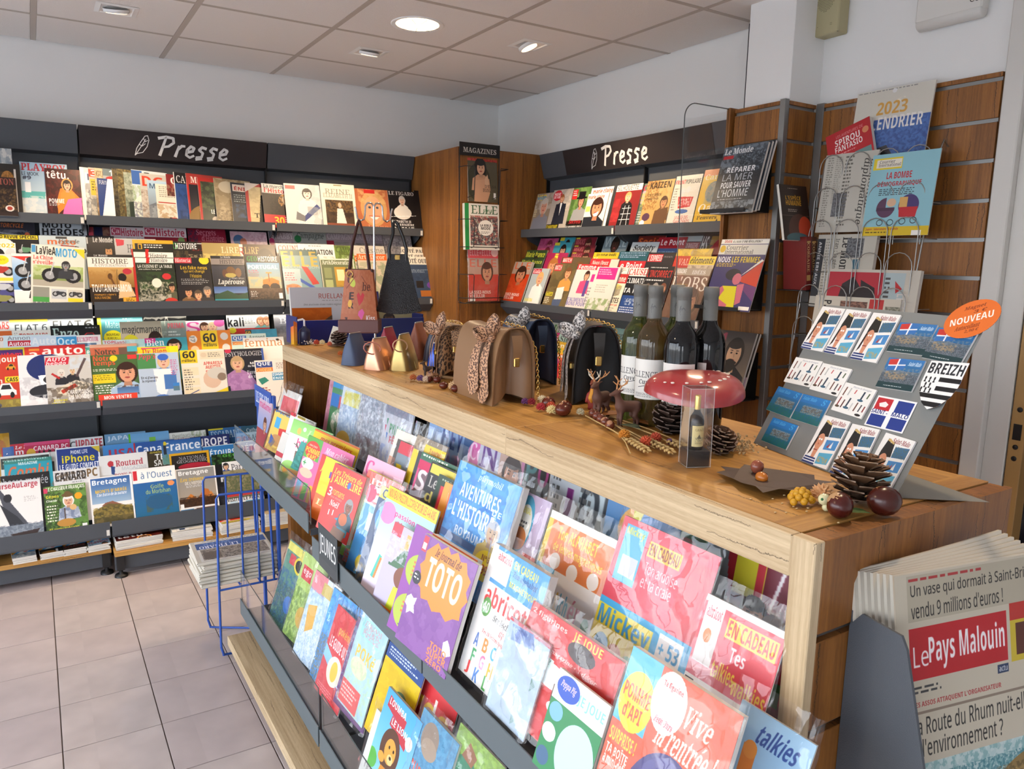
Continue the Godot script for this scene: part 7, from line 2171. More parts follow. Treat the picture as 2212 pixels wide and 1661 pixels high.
["L3m",0.3733,0,0.2,0.3307,0.005,0,0,0.004,0,0,"beige parenting magazine with dark rounded title and yellow dot","b c8bca0;t 6 8 92 16 2a2a2a s magicmaman;e 24 34 18 12 dcd428;P 82 34 13 8a5a40 2a1a14 5a4032"],
["L3m",0.285,0,0.2032,0.2323,0.005,0,0,0.008,0,0,"pale green health magazine with red lettering","b d8ecea;t 4 3 24 6 d85868 b TOP;t 26 3 30 8 c84858 g Santé;n 40 0 60 40 a8dcdc 1"],
["L3m",0.4836,0,0.2094,0.2332,0.005,0,0,0.012,0,0,"magazine with white serif title and dark haired woman on teal","b 3a98a8;r 0 0 26 12 c8428a;t 4 3 42 16 f4f4f4 g Bien;P 68 20 13 e0b090 2a1a14 3a8a9a"],
["L3m",0.6954,0,0.2318,0.2688,0.005,0,0,0.004,0,0,"orange consumer magazine with yellow panel and black number","b e0812c;r 32 0 38 100 f0cc28;t 36 6 30 20 23252a b 60;t 36 27 30 8 4a4430 b millions;e 14 18 9 8 ece4dc;e 84 14 9 8 d8d4d0;e 16 40 9 8 e8c8a0;e 86 38 9 8 e8e0d8;n 8 12 12 12 777 1"],
["L3m",1.0092,0,0.1781,0.267,0.005,0,0,0,0,0,"teal magazine half hidden with black number on gold","b 2f88a8;r 0 2 20 14 3a3020;t 2 4 16 10 d8b040 b 60;n 20 0 80 50 3a9ab8 1"],
["L3m",0.926,0,0.1952,0.2407,0.005,0,0,0.008,0,0,"white consumer magazine with blue and orange masthead boxes","b c8e0d8;r 4 5 40 12 3a6ab0;t 7 6 34 10 eee b QUE;r 4 19 30 8 e07028;t 5 20 28 6 ffe0a0 b CHOISIR;t 50 5 46 14 3a4a48 f Argent"],
["L3m",0.9877,0,0.2301,0.215,0.005,0,0,0.014,0,0,"white magazine with slim copper coloured serif title","b f2ede6;t 4 3 92 22 c8804a f femina;e 84 8 4 3 222"],
["L3n",-0.181,0,0.1215,0.2744,0.005,0,0,0,0,0,"yellow edged car magazine with red and purple title","b d0c030;r 0 5 94 40 4a2a6a;t 2 8 88 12 d02850 b Autom"],
["L3n",-0.0594,0,0.2,0.2726,0.005,0,0,0.003,0,0,"red car magazine with white lowercase title, left of its twin","b c83a28;r 10 4 40 4 e09038;t 8 8 88 14 f4ece8 b auto"],
["L3n",0.0032,0,0.2,0.2758,0.005,0,0,0.007,0,0,"red car magazine with white lowercase title, right of its twin","b c42c2c;t 6 4 90 15 f4ece8 b auto;r 0 24 100 4 e8e4e0"],
["L3n",0.0678,0,0.1574,0.2645,0.005,0,0,0.002,0,0,"teal car magazine with white bold title","b 4aa89a;r 0 0 100 3 d8e8e8;t 4 5 94 13 f4f8f8 b Automobile"],
["L3n",0.2237,0,0.2193,0.2719,0.005,0,0,0.002,1,0,"orange wrapped senior magazine behind smiling brunette cover","b c8623c;r 0 0 100 7 e8b090;t 10 10 44 11 2a2a18 g Notre;t 10 20 44 8 2a2a18 g temps;r 60 8 36 60 6a4a38;r 78 6 22 11 48b8c8"],
["L3n",0.4432,0,0.1998,0.2491,0.005,0,0,0.003,0,0,"yellow and pink weekly with red round title","b e8d824;t 12 4 60 14 c83a30 g Dr Bien;r 10 3 60 3 d04880;n 20 8 60 12 d8b0a0 1;r 78 0 22 16 f0e420"],
["L3n",1.088,0,0.2,0.2115,0.005,0,0,0,0,0,"black and orange magazine with white sensitive headline","b 1e1c20;t 4 4 86 10 e8e8e8 b TOUS;t 4 15 94 10 e8e8e8 b SENSIBLES;r 4 28 96 8 d87a3a"],
["L3f",-0.2194,0,0.129,0.2894,0.005,0,0,0,0,0,"red motoring weekly with white title and orange cars","b c23a26;t 2 3 94 14 f4e8e0 b to-jour;C 20 22 36 d8742c;C 76 22 30 d09a30;t 4 40 44 9 f0ece4 b oën;r 56 38 44 10 e8cc28;t 60 40 36 7 1a1a1a b CASS;C 54 62 70 e8e8e8;r 0 76 100 24 8a7a3a;C 20 84 40 556;n 50 78 50 20 b8a848 1"],
["L3f",-0.0906,0,0.2,0.2814,0.005,0,0,0.005,0,0,"white magazine with driver in navy racing helmet","b e4e2e4;n 0 40 60 40 b8b8bc 1;e 62 24 44 24 1f2f6a;p f4f4f4 40 38 100 34 100 60 46 58;e 76 46 26 9 2a2a2e;e 80 45 12 5 c8a088;e 60 66 40 12 2a2c34;n 0 72 100 28 f4f4f4 1;t 56 82 40 12 2a3f8a b JC"],
["L3f",0.021,0,0.1996,0.272,0.005,0,0,0.01,0,0,"rally magazine with two cheering helmeted drivers on a car","b c8c4be;p c8283c 4 4 54 4 50 18 0 18;t 6 5 44 7 f4f0ee bi AUTO;t 4 12 44 6 f0ecea bi hebdo;n 54 2 46 24 c8d8e4 1;P 34 34 6 d8ccc0 d8d4cc 2a2a30;P 58 30 6 d8b890 c8ccd0 2a2a30;z 14 34 30 44 5 b83030;z 66 42 88 8 6 5a4a4a;p d8cdb8 20 62 64 48 96 56 70 80 22 76;p b83a28 30 66 62 54 66 60 34 72;n 0 60 100 40 4a3a2a 1;n 50 46 50 30 3a3630 0;t 44 66 46 8 f0ece8 b CHAMPIONS;t 46 75 44 9 f0ece8 b DU MONDE;t 14 82 30 5 d8cc30 b JONNE;l 10 88 34 8 d8cc30 2"],
["L3f",0.2224,0,0.2158,0.2652,0.005,0,0,0.004,0,0,"magazine with smiling long haired brunette and red banner","b 4a6a3a;t 6 2 42 10 e05838 b Notre;t 6 12 46 12 e05838 b temps;e 48 8 8 6 e8d020;P 74 38 17 d89c7c 3a221a a8c0d8;n 50 62 46 20 3a221a 1;l 4 28 50 6 e8e4d0 2;r 2 38 48 18 e8cc28;l 6 41 40 11 7a6a10 3;l 6 60 46 18 f0ece8 4;r 78 2 20 9 d83a38;r 10 78 82 22 e0402c;t 22 81 58 7 fff b MON VENTRE;t 38 89 26 6 fff b ET MOI;v 50 66 46 12 4a6a98 6a90c0"],
["L3f",0.4352,0,0.2004,0.2621,0.005,0,0,0.012,0,0,"pale magazine with blonde woman in blue hat and scarf","b b4c4d8;r 0 2 44 30 4a8a50;t 2 2 46 15 e0405c gi Pep's;P 62 20 11 e4b49c d8b880 6a8ac0;e 62 10 13 7 3a68c8;p eceef0 36 34 82 34 76 60 58 92 40 80;e 52 96 22 10 4a78c0;r 60 46 30 30 4a78b8;t 6 48 40 6 3a3a40 g Et si j'avais;t 8 55 34 6 3a3a40 g la réponse ?;l 78 16 18 34 c86a98 8;r 80 64 16 16 5a7a8a;r 80 64 16 7 3a80c8"],
["L3f",0.6469,0,0.2271,0.2712,0.005,0,0,0.004,0,0,"consumer magazine with yellow number panel and grey haired woman","b e6dfcf;r 0 1 38 27 f0cc28;t 6 3 28 15 23252a b 60;t 4 19 30 6 3a3420 b millions;r 44 5 54 16 e0d4b8;e 52 12 7 5 d8c4a8;l 62 8 32 10 6a645c 3;t 50 26 42 7 c8443c b APPAREILS;t 54 34 34 7 c8443c b AUDITIFS;t 54 42 34 7 c8443c b exigez plus!;e 66 62 20 18 d8b8a0;e 78 50 22 12 ccc6bc;e 88 58 10 8 8a7868;r 4 36 34 16 ead9b8;r 4 58 34 14 ead9b8;r 4 76 34 14 ead9b8;l 6 40 20 44 6a645c 9;z 8 92 34 82 2 3a4a80;p e8cc28 46 96 100 80 100 90 60 100"],
["L3f",0.8748,0,0.2119,0.2639,0.005,0,0,0.01,0,0,"dark magazine with elderly blonde woman in lilac shirt","b 1c1f2b;t 2 6 96 10 ecebea f PSYCHOLOGIES;P 30 32 13 dcae90 b89a70 a878a8;p a070a4 6 54 58 52 78 84 66 100 6 100;n 6 54 60 46 c090c0 1;t 62 30 32 5 fff b Marie;t 56 36 38 5 fff b de Hennezel;t 52 48 46 8 fff g l'aventure;t 54 57 44 8 fff g de vieillir;r 94 0 6 60 3a5aa8;e 10 4 8 5 c83050"],
["L3f",1.0199,-0.087,0.205,0.27,0.005,0,0,0.05,0,0,"consumer magazine held upright in a clear holder beside the counter","b f0e4d8;r 4 4 44 12 3a4a8a;t 8 5 36 9 fff b QUE;r 4 17 44 8 e07028;t 6 18 40 6 ffe0a0 b CHOISIR;l 58 8 36 14 8a7a70 4;r 44 28 56 16 4a90b8;t 46 29 50 6 fff b DIAGNOSTIC;t 46 36 50 6 fff b ÉNERGIE;p 3a8a7a 6 40 24 36 34 44 14 52;l 6 58 30 36 a84a38 7"],
["L4b",-0.2373,0,0.0796,0.3563,0.005,0,0,0,1,0,"yellow wrapped box pack with brown seal at left edge","b d0a028;e 50 20 30 10 b86a2c;n 0 0 100 60 b88a1c 2"],
["L4b",-0.1947,0,0.2,0.2946,0.005,0,0,0,0,0,"camping magazine with blue and red title box","b c83044;r 4 4 92 18 c0303c;t 4 10 90 12 f0f0f4 b Camping;r 4 4 24 18 3a70b8;t 30 4 60 6 fff gi Le Monde;r 0 24 100 10 4aa8d8"],
["L4b",-0.0962,0,0.2,0.2945,0.005,0,0,0.004,0,0,"pink games magazine with white and black titles","b b82850;r 0 0 100 6 d04878;t 20 8 76 8 f0ecec b CANARD PC;t 30 17 66 14 1a1a1a b HARD;e 14 20 10 9 d8a838"],
["L4b",0.017,0,0.2418,0.2945,0.005,0,0,0,0,0,"white computer magazine with black and red capitals","b d8dcdf;r 2 5 20 18 3a6aa0;t 26 6 22 14 2a2c30 s PC;t 48 4 50 15 b83844 b UPDATE;n 0 24 100 40 9ab 1"],
["L4b",0.266,0,0.2,0.2994,0.005,0,0,0,0,0,"blue japan travel magazine with faint white title","b 6a9ac0;t 8 5 66 10 c8dcec b JAPAN;n 0 24 100 40 4a7a9a 1;t 40 24 50 9 2a3a4a f sites"],
["L4b",0.3806,0,0.2015,0.2888,0.005,0,0,0.004,0,0,"light blue magazine with green spine and green label","v 0 0 100 60 6aa8d8 a8d0ec;r 0 0 6 100 5ab82c;r 50 10 16 9 7ac048"],
["L4b",0.5811,0,0.1947,0.2731,0.005,0,0,0,0,0,"white heritage magazine with dark red lettering","b e2e4dc;t 10 4 60 8 8a8c80 f Destination;t 4 12 84 11 a83c44 f patrimoine;n 60 0 40 30 8a9a70 1"],
["L4b",0.7911,0,0.205,0.2749,0.005,0,0,0,0,0,"blue travel magazine with white serif title and yellow edge","b 2f68a0;r 0 0 40 4 d8cc38;t 6 6 88 16 d8e8f0 f ESCAPADES"],
["L4b",0.9691,0,0.2,0.2721,0.005,0,0,0.004,0,0,"teal magazine with white cathedral headline","b 3a6478;t 16 6 70 9 e4ecec g Cathédrales;t 24 16 60 8 e4ecec g de France"],
["L4m",-0.2005,0,0.2112,0.32,0.005,0,0,0,0,0,"white magazine under black strip of small pictures","b e6eae4;r 2 4 96 17 2a3432;l 6 7 86 10 c8d8c8 2;n 4 4 90 16 5a7a70 1"],
["L4m",0.0128,0,0.2,0.3202,0.005,0,0,0,0,0,"white magazine edge with dark letter beside the phone guide","b c8c8c4;t 0 16 40 16 2a2a2a b le;r 0 40 100 40 3a4a3a"],
["L4m",0.0362,0,0.1994,0.3334,0.005,0,0,0.006,0,0,"blue phone guide magazine with yellow title and white headline","b e8ecf0;r 4 3 92 97 24418a;p d8c040 80 3 100 3 100 14;t 34 6 38 6 fff b PHONE LIFE;t 14 13 74 12 f0dc30 b iPhone;t 8 27 88 9 fff b LE GUIDE COMPLET;t 8 37 88 8 fff b ET INDISPENSABLE;e 30 56 26 12 6ab0e8;l 54 47 40 8 d8c860 2"],
["L4m",0.2504,0,0.205,0.3241,0.005,0,0,0,0,0,"blue america travel magazine with red capitals","v 0 0 100 40 4a90d0 2a70b8;t 14 9 60 14 b83048 b USA;n 0 30 100 40 8a7a5a 1"],
["L4m",0.3979,0,0.205,0.3216,0.005,0,0,0.004,0,0,"navy travel magazine with rounded white title and red spine","b 2858a0;r 0 0 5 100 b8303c;t 6 6 94 15 f0f4f8 b Canada;n 0 24 100 40 1c4480 1"],
["L4m",0.5319,0,0.205,0.3158,0.005,0,0,0.009,0,0,"blue travel magazine with small climber on white title","v 0 0 100 50 2a62a8 8ab0d0;t 8 5 90 15 f0f4f8 b France;e 10 6 4 4 e8cc30;r 6 9 8 16 26303a;n 0 24 100 40 5a8a5a 1"],
["L4m",0.6826,0,0.21,0.3209,0.005,0,0,0.003,0,0,"navy travel magazine with white capitals and orange subtitle","b 28346a;t 6 5 88 14 f4f4f6 b EUROPE;t 8 22 60 8 d87838 g Madère;n 0 30 100 50 3a4a80 1"],
["L4m",0.9317,0,0.205,0.3179,0.005,0,0,0.003,0,0,"pale blue travel magazine with detour headline, beside counter","b b8d0dc;t 14 5 80 12 3a4a58 f Ici&Ailleurs;r 0 18 100 22 3878b8;t 6 20 92 15 f4f8fa b DÉTOURS"],
["L4m",0.458,0,0.21,0.2675,0.005,0,0,0.011,0,0,"brown wildlife magazine with white two line capitals","b 3a3220;r 4 0 90 5 2a2412;t 8 2 80 4 d8c840 b ANNIVERSAIRE NUMÉRO SPÉCIAL;t 18 8 64 12 f4f4f0 b TERRE;t 16 20 70 12 f4f4f0 b SAUVAGE;n 0 34 100 50 6a5a34 1;n 0 34 100 40 2c4a58 0"],
["L4m",0.2258,0,0.232,0.2679,0.005,0,0,0.012,0,0,"white travel magazine with red title and walking globe figure","b eeece8;e 24 18 6 6 c83a44;p 34508a 24 22 32 24 30 40 24 38;t 34 12 56 13 b83644 g Routard;t 46 26 50 7 c8c8cc s MAGAZINE;t 30 38 60 7 b83644 f BONS PLANS;t 36 46 50 7 b83644 f PROLONGER"],
["L4m",0.5655,0,0.205,0.2383,0.005,0,0,0.016,0,0,"yellow bordered black magazine with silver serif title","b e0a820;r 6 6 88 94 26221e;t 24 10 66 7 d8d8dc f NATIONAL;t 18 18 76 7 d8d8dc f GEOGRAPHIC;e 60 34 40 8 b8263a"],
["L4m",0.7408,0,0.21,0.2602,0.005,0,0,0.01,0,0,"bright blue travel magazine with white detour capitals","b 2f78b8;r 0 0 100 2 d8e4ec;t 6 8 76 16 f0f6fa b DÉTOURS;t 40 26 36 6 d8e8f0 b EN FRANCE;e 90 12 5 7 e8b0a8;n 0 36 100 40 2a6a3a 1"],
["L4n",0.0176,0,0.2078,0.2724,0.005,0,0,0,0,0,"white games magazine with bold black camouflage lettering","b eceae8;t 5 5 66 17 1c1c1e b CANARD;t 72 3 24 16 7a5a30 b PC;n 5 5 66 17 5a4630 0;l 40 24 24 3 888 1"],
["L4n",0.7793,0,0.205,0.2624,0.005,0,0,0.004,0,0,"dark green nature magazine with blurred grass","b 1a281a;n 0 0 100 60 4a8a3a 1;n 0 0 100 60 0e160e 0;t 30 2 40 6 5ab848 b GEO"],
["L4n",0.9607,0,0.2,0.2571,0.005,0,0,0,0,0,"small dark magazine with red badge near the counter","b 2a2a2a;r 10 4 26 10 a83a3a;r 50 10 50 10 c8a030"],
["L4n",-0.2053,0,0.207,0.2762,0.005,0,0,0.004,0,0,"black sailing magazine with large white lowercase title","b 1a1c22;t -2 6 98 16 e8ecf0 f chasse-marée;l 0 0 60 3 888 1"],
["L4n",-0.1857,0,0.2028,0.3508,0.005,0,0,0,0,0,"turquoise van magazine with orange bubble title","b 2aa0b4;r 0 0 100 6 3a8a80;l 4 1 90 4 a8d8d0 1;t 6 9 90 20 e0714a bi Combi;t 30 5 40 4 f4f4f0 b MAGAZINE;n 0 32 100 30 8a6a58 1"],
["L4f",-0.2518,0,0.2114,0.2916,0.005,0,0,0,0,0,"white sailing magazine with dark racing yacht heeling on grey sea","b e6e2e0;t 0 3 94 13 b03040 b CourseAuLarge;p 4a4e58 12 2 82 88 40 92;p 2c3038 18 36 50 60 76 90 42 90;e 34 28 8 7 23262e;l 66 28 26 10 999 4;r 0 74 100 26 8a94a0;n 0 72 100 28 5a6472 0;p 3a2e2e 34 88 92 84 84 94 44 94"],
["L4f",-0.0298,0,0.1847,0.2429,0.005,0,0,0.006,0,0,"hunting magazine with bearded man in hat holding a basket","b 3e5c2c;n 0 0 100 100 7aa850 1;n 0 10 40 80 2a3a1e 0;t 8 3 90 10 f4f4ee b LE CHASSEUR FRANÇAIS;r 0 4 10 10 c83a60;t 6 19 30 8 e8d838 b Cèpes;t 6 28 26 5 fff b Choisir;P 56 34 10 d8a888 e8e4e0 a8b4cc;e 55 22 14 4 6a5434;e 55 19 8 5 6a5434;p b4bccc 34 48 78 48 84 70 30 74;n 34 48 46 24 5a6a8a 1;z 46 48 46 70 3 4a3a30;e 48 78 22 8 b8863c;e 66 48 8 6 d8b078;e 80 26 9 7 f0a020;l 6 40 24 36 e8e8d8 6;t 8 86 70 6 f0d840 b 43 pages spéciales;r 84 84 12 10 ececec"],
["L4f",0.1713,0,0.2001,0.2605,0.005,0,0,0,0,0,"white bordered magazine with rocky hilltop under blue sky","b ece8e6;v 5 3 90 50 2f5c9c 9ab4cc;t 8 6 80 13 fff b Bretagne;t 14 24 72 8 e8b840 b MONTS D'ARRÉE;t 16 33 70 6 f4f4f4 gi Une force de la nature;p 8a5a48 24 58 34 52 50 50 64 56 72 58;p 6a5c34 5 66 40 54 66 58 95 64 95 94 5 94;n 5 60 90 34 3e3c20 1;n 5 60 90 20 a08a40 0;r 4 90 26 7 f0f0f0"],
["L4f",0.3727,0,0.2111,0.279,0.005,0,0,0.006,0,0,"white headed magazine with aerial island view on deep blue","b f0eeec;r 3 4 9 18 c8303c;t 20 8 72 13 3f6a98 s à l'Ouest;v 0 28 100 68 2a62a0 24688c;t 40 33 30 8 c8d468 s Golfe;t 28 42 56 8 c8d468 s du Morbihan;e 86 34 8 5 e89058;e 56 66 26 12 8a7a50;e 52 64 20 10 3a6a98;e 48 64 14 8 3f7a3a;n 26 54 60 30 5a5a40 1;e 56 66 30 14 2a5a8000;r 0 92 14 8 ececec"],
["L4f",0.5842,0,0.206,0.2519,0.005,0,0,0,0,0,"white bordered magazine with orange rock pinnacles at dusk","b ece8e4;v 4 3 92 72 8a8a88 a89a88;t 8 6 74 12 f4f4f4 b Bretagne;t 10 21 60 8 e0b840 gi Les trésors;t 22 30 46 6 e8e4dc b DE L'HISTOIRE;l 24 38 40 6 ccc 2;p c87a34 20 66 32 56 46 66;p b86a30 50 66 66 48 76 50 84 66;p c88040 74 66 82 54 90 66;r 4 66 92 18 4a3020;n 4 62 92 20 2a1c14 0;r 5 76 9 12 f4f4f4;r 5 88 32 12 3a88c8;r 42 88 54 12 6a3a28"],
["L4f",0.793,0,0.2,0.2531,0.005,0,0,0,0,0,"black magazine edge with white letter, lowest tier","b 17181c;t 10 30 30 10 ccc b M;n 0 50 100 50 3a3a44 1"],
["L4f",0.8271,0,0.205,0.2607,0.005,0,0,0.008,0,0,"magazine with palace facade and small man in blue suit","b e4e4e4;P 10 10 6 d8b090 2a2a30 24428a;t 24 6 40 14 2a2c34 f Paris;r 0 20 100 60 7a7458;n 0 20 100 40 a89c78 1;n 0 30 100 40 4a5a3a 0;r 0 70 100 6 b83a3a;t 4 78 92 8 2c2a2a b VISITEZ LE PALAIS;r 10 86 20 14 c8dce8;r 50 88 40 12 5a98b8"],
["R1",-3.9833,0,0.1729,0.2495,0.005,0,0,0,0,0,"magazine with rainbow letters and grey haired man, end of right shelf","b 8a7a6a;n 0 0 100 40 b8b0a8 1;t 6 4 56 14 e0c040 b VSD;t 6 8 56 8 3a90c0 b VSD;P 58 34 17 c8907a b8b0a8 7a7c88;p 7c7e8a 10 62 94 58 98 92 4 92;r 0 92 100 8 b03038;l 4 40 20 20 e8d8a0 4"],
["R1",-3.8021,0,0.1934,0.2589,0.005,0,0,0.005,0,0,"magazine with round red badge and man in dark suit","b a8a098;n 40 0 60 50 d0c4b8 1;e 26 14 22 12 c82838;t 10 8 32 6 fff b POINT;t 10 15 32 6 fff b DE VUE;P 52 22 8 d8a484 9a5a34 1e2434;p 1e2434 28 34 78 34 84 80 24 80;p f0f0f0 48 32 58 32 54 60;r 2 80 64 12 1c1c1c;t 4 82 56 9 e8d428 b ET MAINTENANT"],
["R1",-3.6195,0,0.1765,0.2589,0.005,0,0,0,0,0,"magazine with man in black top hat and red title box","b 4a6a34;n 0 0 100 60 7a9a58 1;r 8 4 26 22 c82c2c;l 10 7 22 14 fff 3;P 60 32 12 d08a70 2a2420 8a8c90;r 42 10 34 14 141214;r 34 22 52 4 141214;p 8c8e92 30 50 92 50 98 76 20 76;r 0 74 100 26 14120e;t 20 72 64 9 c82830 gi Secrets;t 6 84 88 6 eee gi Le premier qui a"],
["R1",-3.4326,0,0.1916,0.2446,0.005,0,0,0.004,0,0,"white fashion magazine with red title, rear copy","b e8e0d8;t 10 3 88 12 d83028 b marie claire"],
["R1",-3.444,0,0.1815,0.2113,0.005,0,0,0.012,0,0,"white fashion magazine with red title and woman's tilted face","b e6ded4;t 4 4 76 11 d83028 b marie claire;P 56 40 22 d08a68 3a2018 20242c;p f4ece8 44 56 70 48 66 60 52 62;r 4 34 22 14 e8cc60;r 2 62 40 30 20242c;r 0 92 100 8 c8b840;n 0 92 100 8 6a3a60 0"],
["R1",-3.2191,0,0.204,0.2459,0.005,0,0,0,0,0,"red fashion magazine with blonde woman in black checked dress","b 8e2626;r 0 0 100 15 eae4dc;t 6 2 80 11 3a3432 s SILHOUETTE;n 0 30 40 50 c03a3c 1;P 54 28 9 e4bc9c c8a468 201c1c;p 1c1a1c 36 46 76 46 80 90 30 90;z 40 52 74 52 1.5 eee;z 38 64 76 64 1.5 eee;z 36 76 78 76 1.5 eee;z 50 46 46 90 1.5 eee;z 64 46 68 90 1.5 eee"],
["R1",-3.0703,0,0.2,0.2442,0.005,0,0,-0.006,0,0,"green magazine with red lettering and bouquet, half hidden","b 6a7a68;t 14 5 80 12 d04858 b KAI;e 40 30 26 14 c8a4b0;n 10 20 70 30 d8c850 0;l 10 60 60 26 f0f0f0 5"],
["R1",-2.9768,0,0.194,0.2483,0.005,0,0,0.004,0,0,"golden autumn magazine with child in brown hood and beanie","b c8a060;n 0 0 100 50 e0bc80 1;n 0 0 50 60 8a5a2c 0;t 14 4 76 13 3a2a1c b KAIZEN;t 12 26 50 7 4a3a28 g ÉDUCATION;t 10 35 44 6 4a3a28 g Quelle école;P 76 46 10 d09468 5a4030 6a4a30;p 6a4a30 50 62 96 56 96 92 48 90;e 22 74 14 8 5a3a50;e 12 86 9 6 eee"],
["R1",-2.7808,0,0.1721,0.2595,0.005,0,0,0,0,0,"white magazine with red chattering teeth drawing","b ddd6c8;t 4 9 38 8 c02c2c b FRONT;t 42 9 54 8 2a2a2a b POPULAIRE;e 40 30 9 6 d8d8d4;e 58 28 9 6 d8d8d4;p c02c2c 26 40 84 42 78 60 34 62;n 32 44 46 14 f0ece4 0;e 50 68 24 4 4a6aa8;l 6 24 16 44 8a8478 9;t 30 76 50 7 c02c2c s LA RAGE DES;t 28 84 60 7 c02c2c s SANS-DENTS;l 18 94 70 4 777 1"],
["R1",-2.5956,0,0.205,0.2726,0.005,0,0,0.006,0,0,"yellow magazine with white serif title at end of right shelf","b d8ac20;r 0 0 100 12 d8743c;t 8 9 80 10 e8dcc8 g Canard;e 40 40 22 18 6a7a80;n 20 24 60 36 a89a80 1;t 6 60 90 18 f4ece0 gi Qatar;t 10 80 60 6 2a2010 gi l'envers;p 1a1a16 60 100 70 86 80 100"],
["R2b",-3.981,0,0.1932,0.28,0.005,0,0,0,0,0,"magenta celebrity weekly with woman, rear copy under right shelf","b a8406a;n 0 0 100 40 c8608a 1;P 60 20 12 d09080 7a2a3a 8a3a60"],
["R2b",-3.969,0,0.1838,0.2309,0.005,0,0,0.008,0,0,"magenta celebrity weekly with woman, front copy under right shelf","b b04a72;n 0 0 100 40 c8608a 1;P 60 20 12 d09080 7a2a3a 8a3a60"],
["R2b",-3.7651,0,0.1477,0.2827,0.005,0,0,0,0,0,"turquoise weekly with dark haired woman, rear copy","b 3a98ac;r 0 0 30 8 d8cc40;P 56 22 13 d8a888 2a1c18 3a8a9c"],
["R2b",-3.7937,0,0.177,0.2475,0.005,0,0,0.008,0,0,"turquoise weekly with dark haired woman, front copy","b 46a2b4;r 0 0 30 8 d8cc40;P 56 22 13 d8a888 2a1c18 c88a90"],
["R2b",-3.607,0,0.1898,0.2802,0.005,0,0,0,0,0,"dark red weekly with woman's face, rearmost of three copies","b 7a2430;t 4 4 44 12 c86a70 b MAXI;P 66 18 12 c89478 4a2a20 6a2028;r 0 0 20 4 d8cc40"],
["R2b",-3.5947,0,0.1983,0.2289,0.005,0,0,0.007,0,0,"dark red weekly with woman's face, middle of three copies","b 822834;t 4 4 44 12 c86a70 b MAXI;P 66 18 12 c89478 4a2a20 6a2028;r 0 0 20 4 d8cc40"],
["R2b",-3.5854,0,0.2027,0.1835,0.005,0,0,0.014,0,0,"dark red weekly with woman's face, front of three copies","b 8a2c38;t 4 4 44 12 d07a80 b MAXI;P 66 18 12 c89478 4a2a20 6a2028;r 0 0 20 4 d8cc40"],
["R2b",-3.3409,0,0.2014,0.2842,0.005,0,0,0,0,0,"grey blue magazine with dark skinned model and white letters","b 7a8c94;t 4 3 92 20 b8c8cc s WILL;P 50 18 13 4a2e24 1a1412 5a6a72"],
["R2b",-3.0638,0,0.2,0.2794,0.005,0,0,0,0,0,"rust red magazine with orange letters behind white one","b 6a2420;t 6 4 90 14 c8602c b Social"],
["R2b",-3.0936,0,0.2068,0.2433,0.005,0,0,0.008,0,0,"white magazine with slanted heavy black title","b ccd4d8;t 10 6 82 18 131316 gi Society;n 0 28 100 50 9aa 1"],
["R2b",-2.9045,0,0.2,0.2677,0.005,0,0,0.004,0,0,"red news magazine with white title over blue, rear tier","b 2c4a80;r 0 0 100 22 a82430;t 14 4 80 12 f0e8e8 b Le Point;l 10 28 70 10 8ab 3"],
["R2b",-2.7769,0,0.1655,0.2745,0.005,0,0,0,0,0,"grey and red dossier magazine behind the clear screen","b 5a5a60;r 0 0 100 10 a8b0b4;r 0 12 96 16 8a2830;t 6 14 84 9 d8c8c8 b LES GRANDS DOSSIERS;n 0 32 100 40 2a2628 1;t 14 34 70 8 aaa b DÉPENSONS"],
["R2b",-2.6056,0,0.2,0.2788,0.005,0,0,0.005,0,0,"black and red special issue magazine at right shelf end","b 2a2426;r 30 4 60 16 8a6a30;p 9a2030 50 10 90 30 60 60 20 40;t 4 4 20 30 ccc b HS;t 40 40 50 8 ddd b ESSENTIELS"],
["R2m",-4.0172,0,0.218,0.2663,0.005,0,0,0,0,0,"dark green fashion magazine with yellow title, rear copy","b 2e4428;t 4 4 92 14 d0d040 b Marie france;P 56 26 9 c89478 2a2a20 2e4428"],
["R2m",-4.0315,0,0.2352,0.2081,0.005,0,0,0.008,0,0,"dark green fashion magazine with yellow title, front copy","b 344a2c;t 4 4 92 12 c8cc50 b Marie france;P 56 26 10 c89478 4a3420 2e4428"],
["R2m",-3.7846,0,0.2101,0.2485,0.005,0,0,0,0,0,"magenta magazine with yellow letter and smiling woman","b 9a2450;t 40 2 20 18 e0d040 b i;P 44 34 17 d89470 a86a38 7a2040;e 20 66 10 7 c83050"],
["R2m",-3.6085,0,0.2644,0.2203,0.005,0,0,0.008,0,0,"brown news weekly with red title box, rear copy","b 5a4a34;r 6 2 34 15 b82830;t 8 4 30 11 f0e8e4 b MATCH;P 70 28 12 c89468 6a4628 8a7a50"],
["R2m",-3.3361,0,0.2114,0.2522,0.005,0,0,0,0,0,"yellow banner weekly announcing a novel, right wall","b c8b028;t 14 2 76 7 2a2a1c b Un roman inédit;t 4 12 30 10 e8dcc0 gi Mo;n 30 12 70 50 d8a048 1"],
["R2m",-3.3381,0,0.2386,0.2145,0.005,0,0,0.007,0,0,"red romance weekly with white script title","b b83038;t 8 6 62 11 f4e4e0 gi Nous Deux;r 72 2 28 30 c8c4b8;n 0 22 100 50 a87a58 1"],
["R2m",-3.1196,0,0.221,0.2577,0.005,0,0,0,0,0,"news magazine with teal strip over red white title","b b82c34;r 0 0 100 20 245460;l 6 3 88 13 9ac 3;t 6 22 84 16 f8f0f0 b Le Point;n 0 42 100 50 3a3030 1"],
["R2m",-2.8915,0,0.1886,0.2514,0.005,0,0,0.004,0,0,"black news magazine with small red title box","b 2a262a;r 4 4 54 16 b82c34;t 6 6 50 12 f4f0f0 b L'EXPRESS;l 62 8 34 5 bbb 2;l 8 32 84 6 ddd 1"],
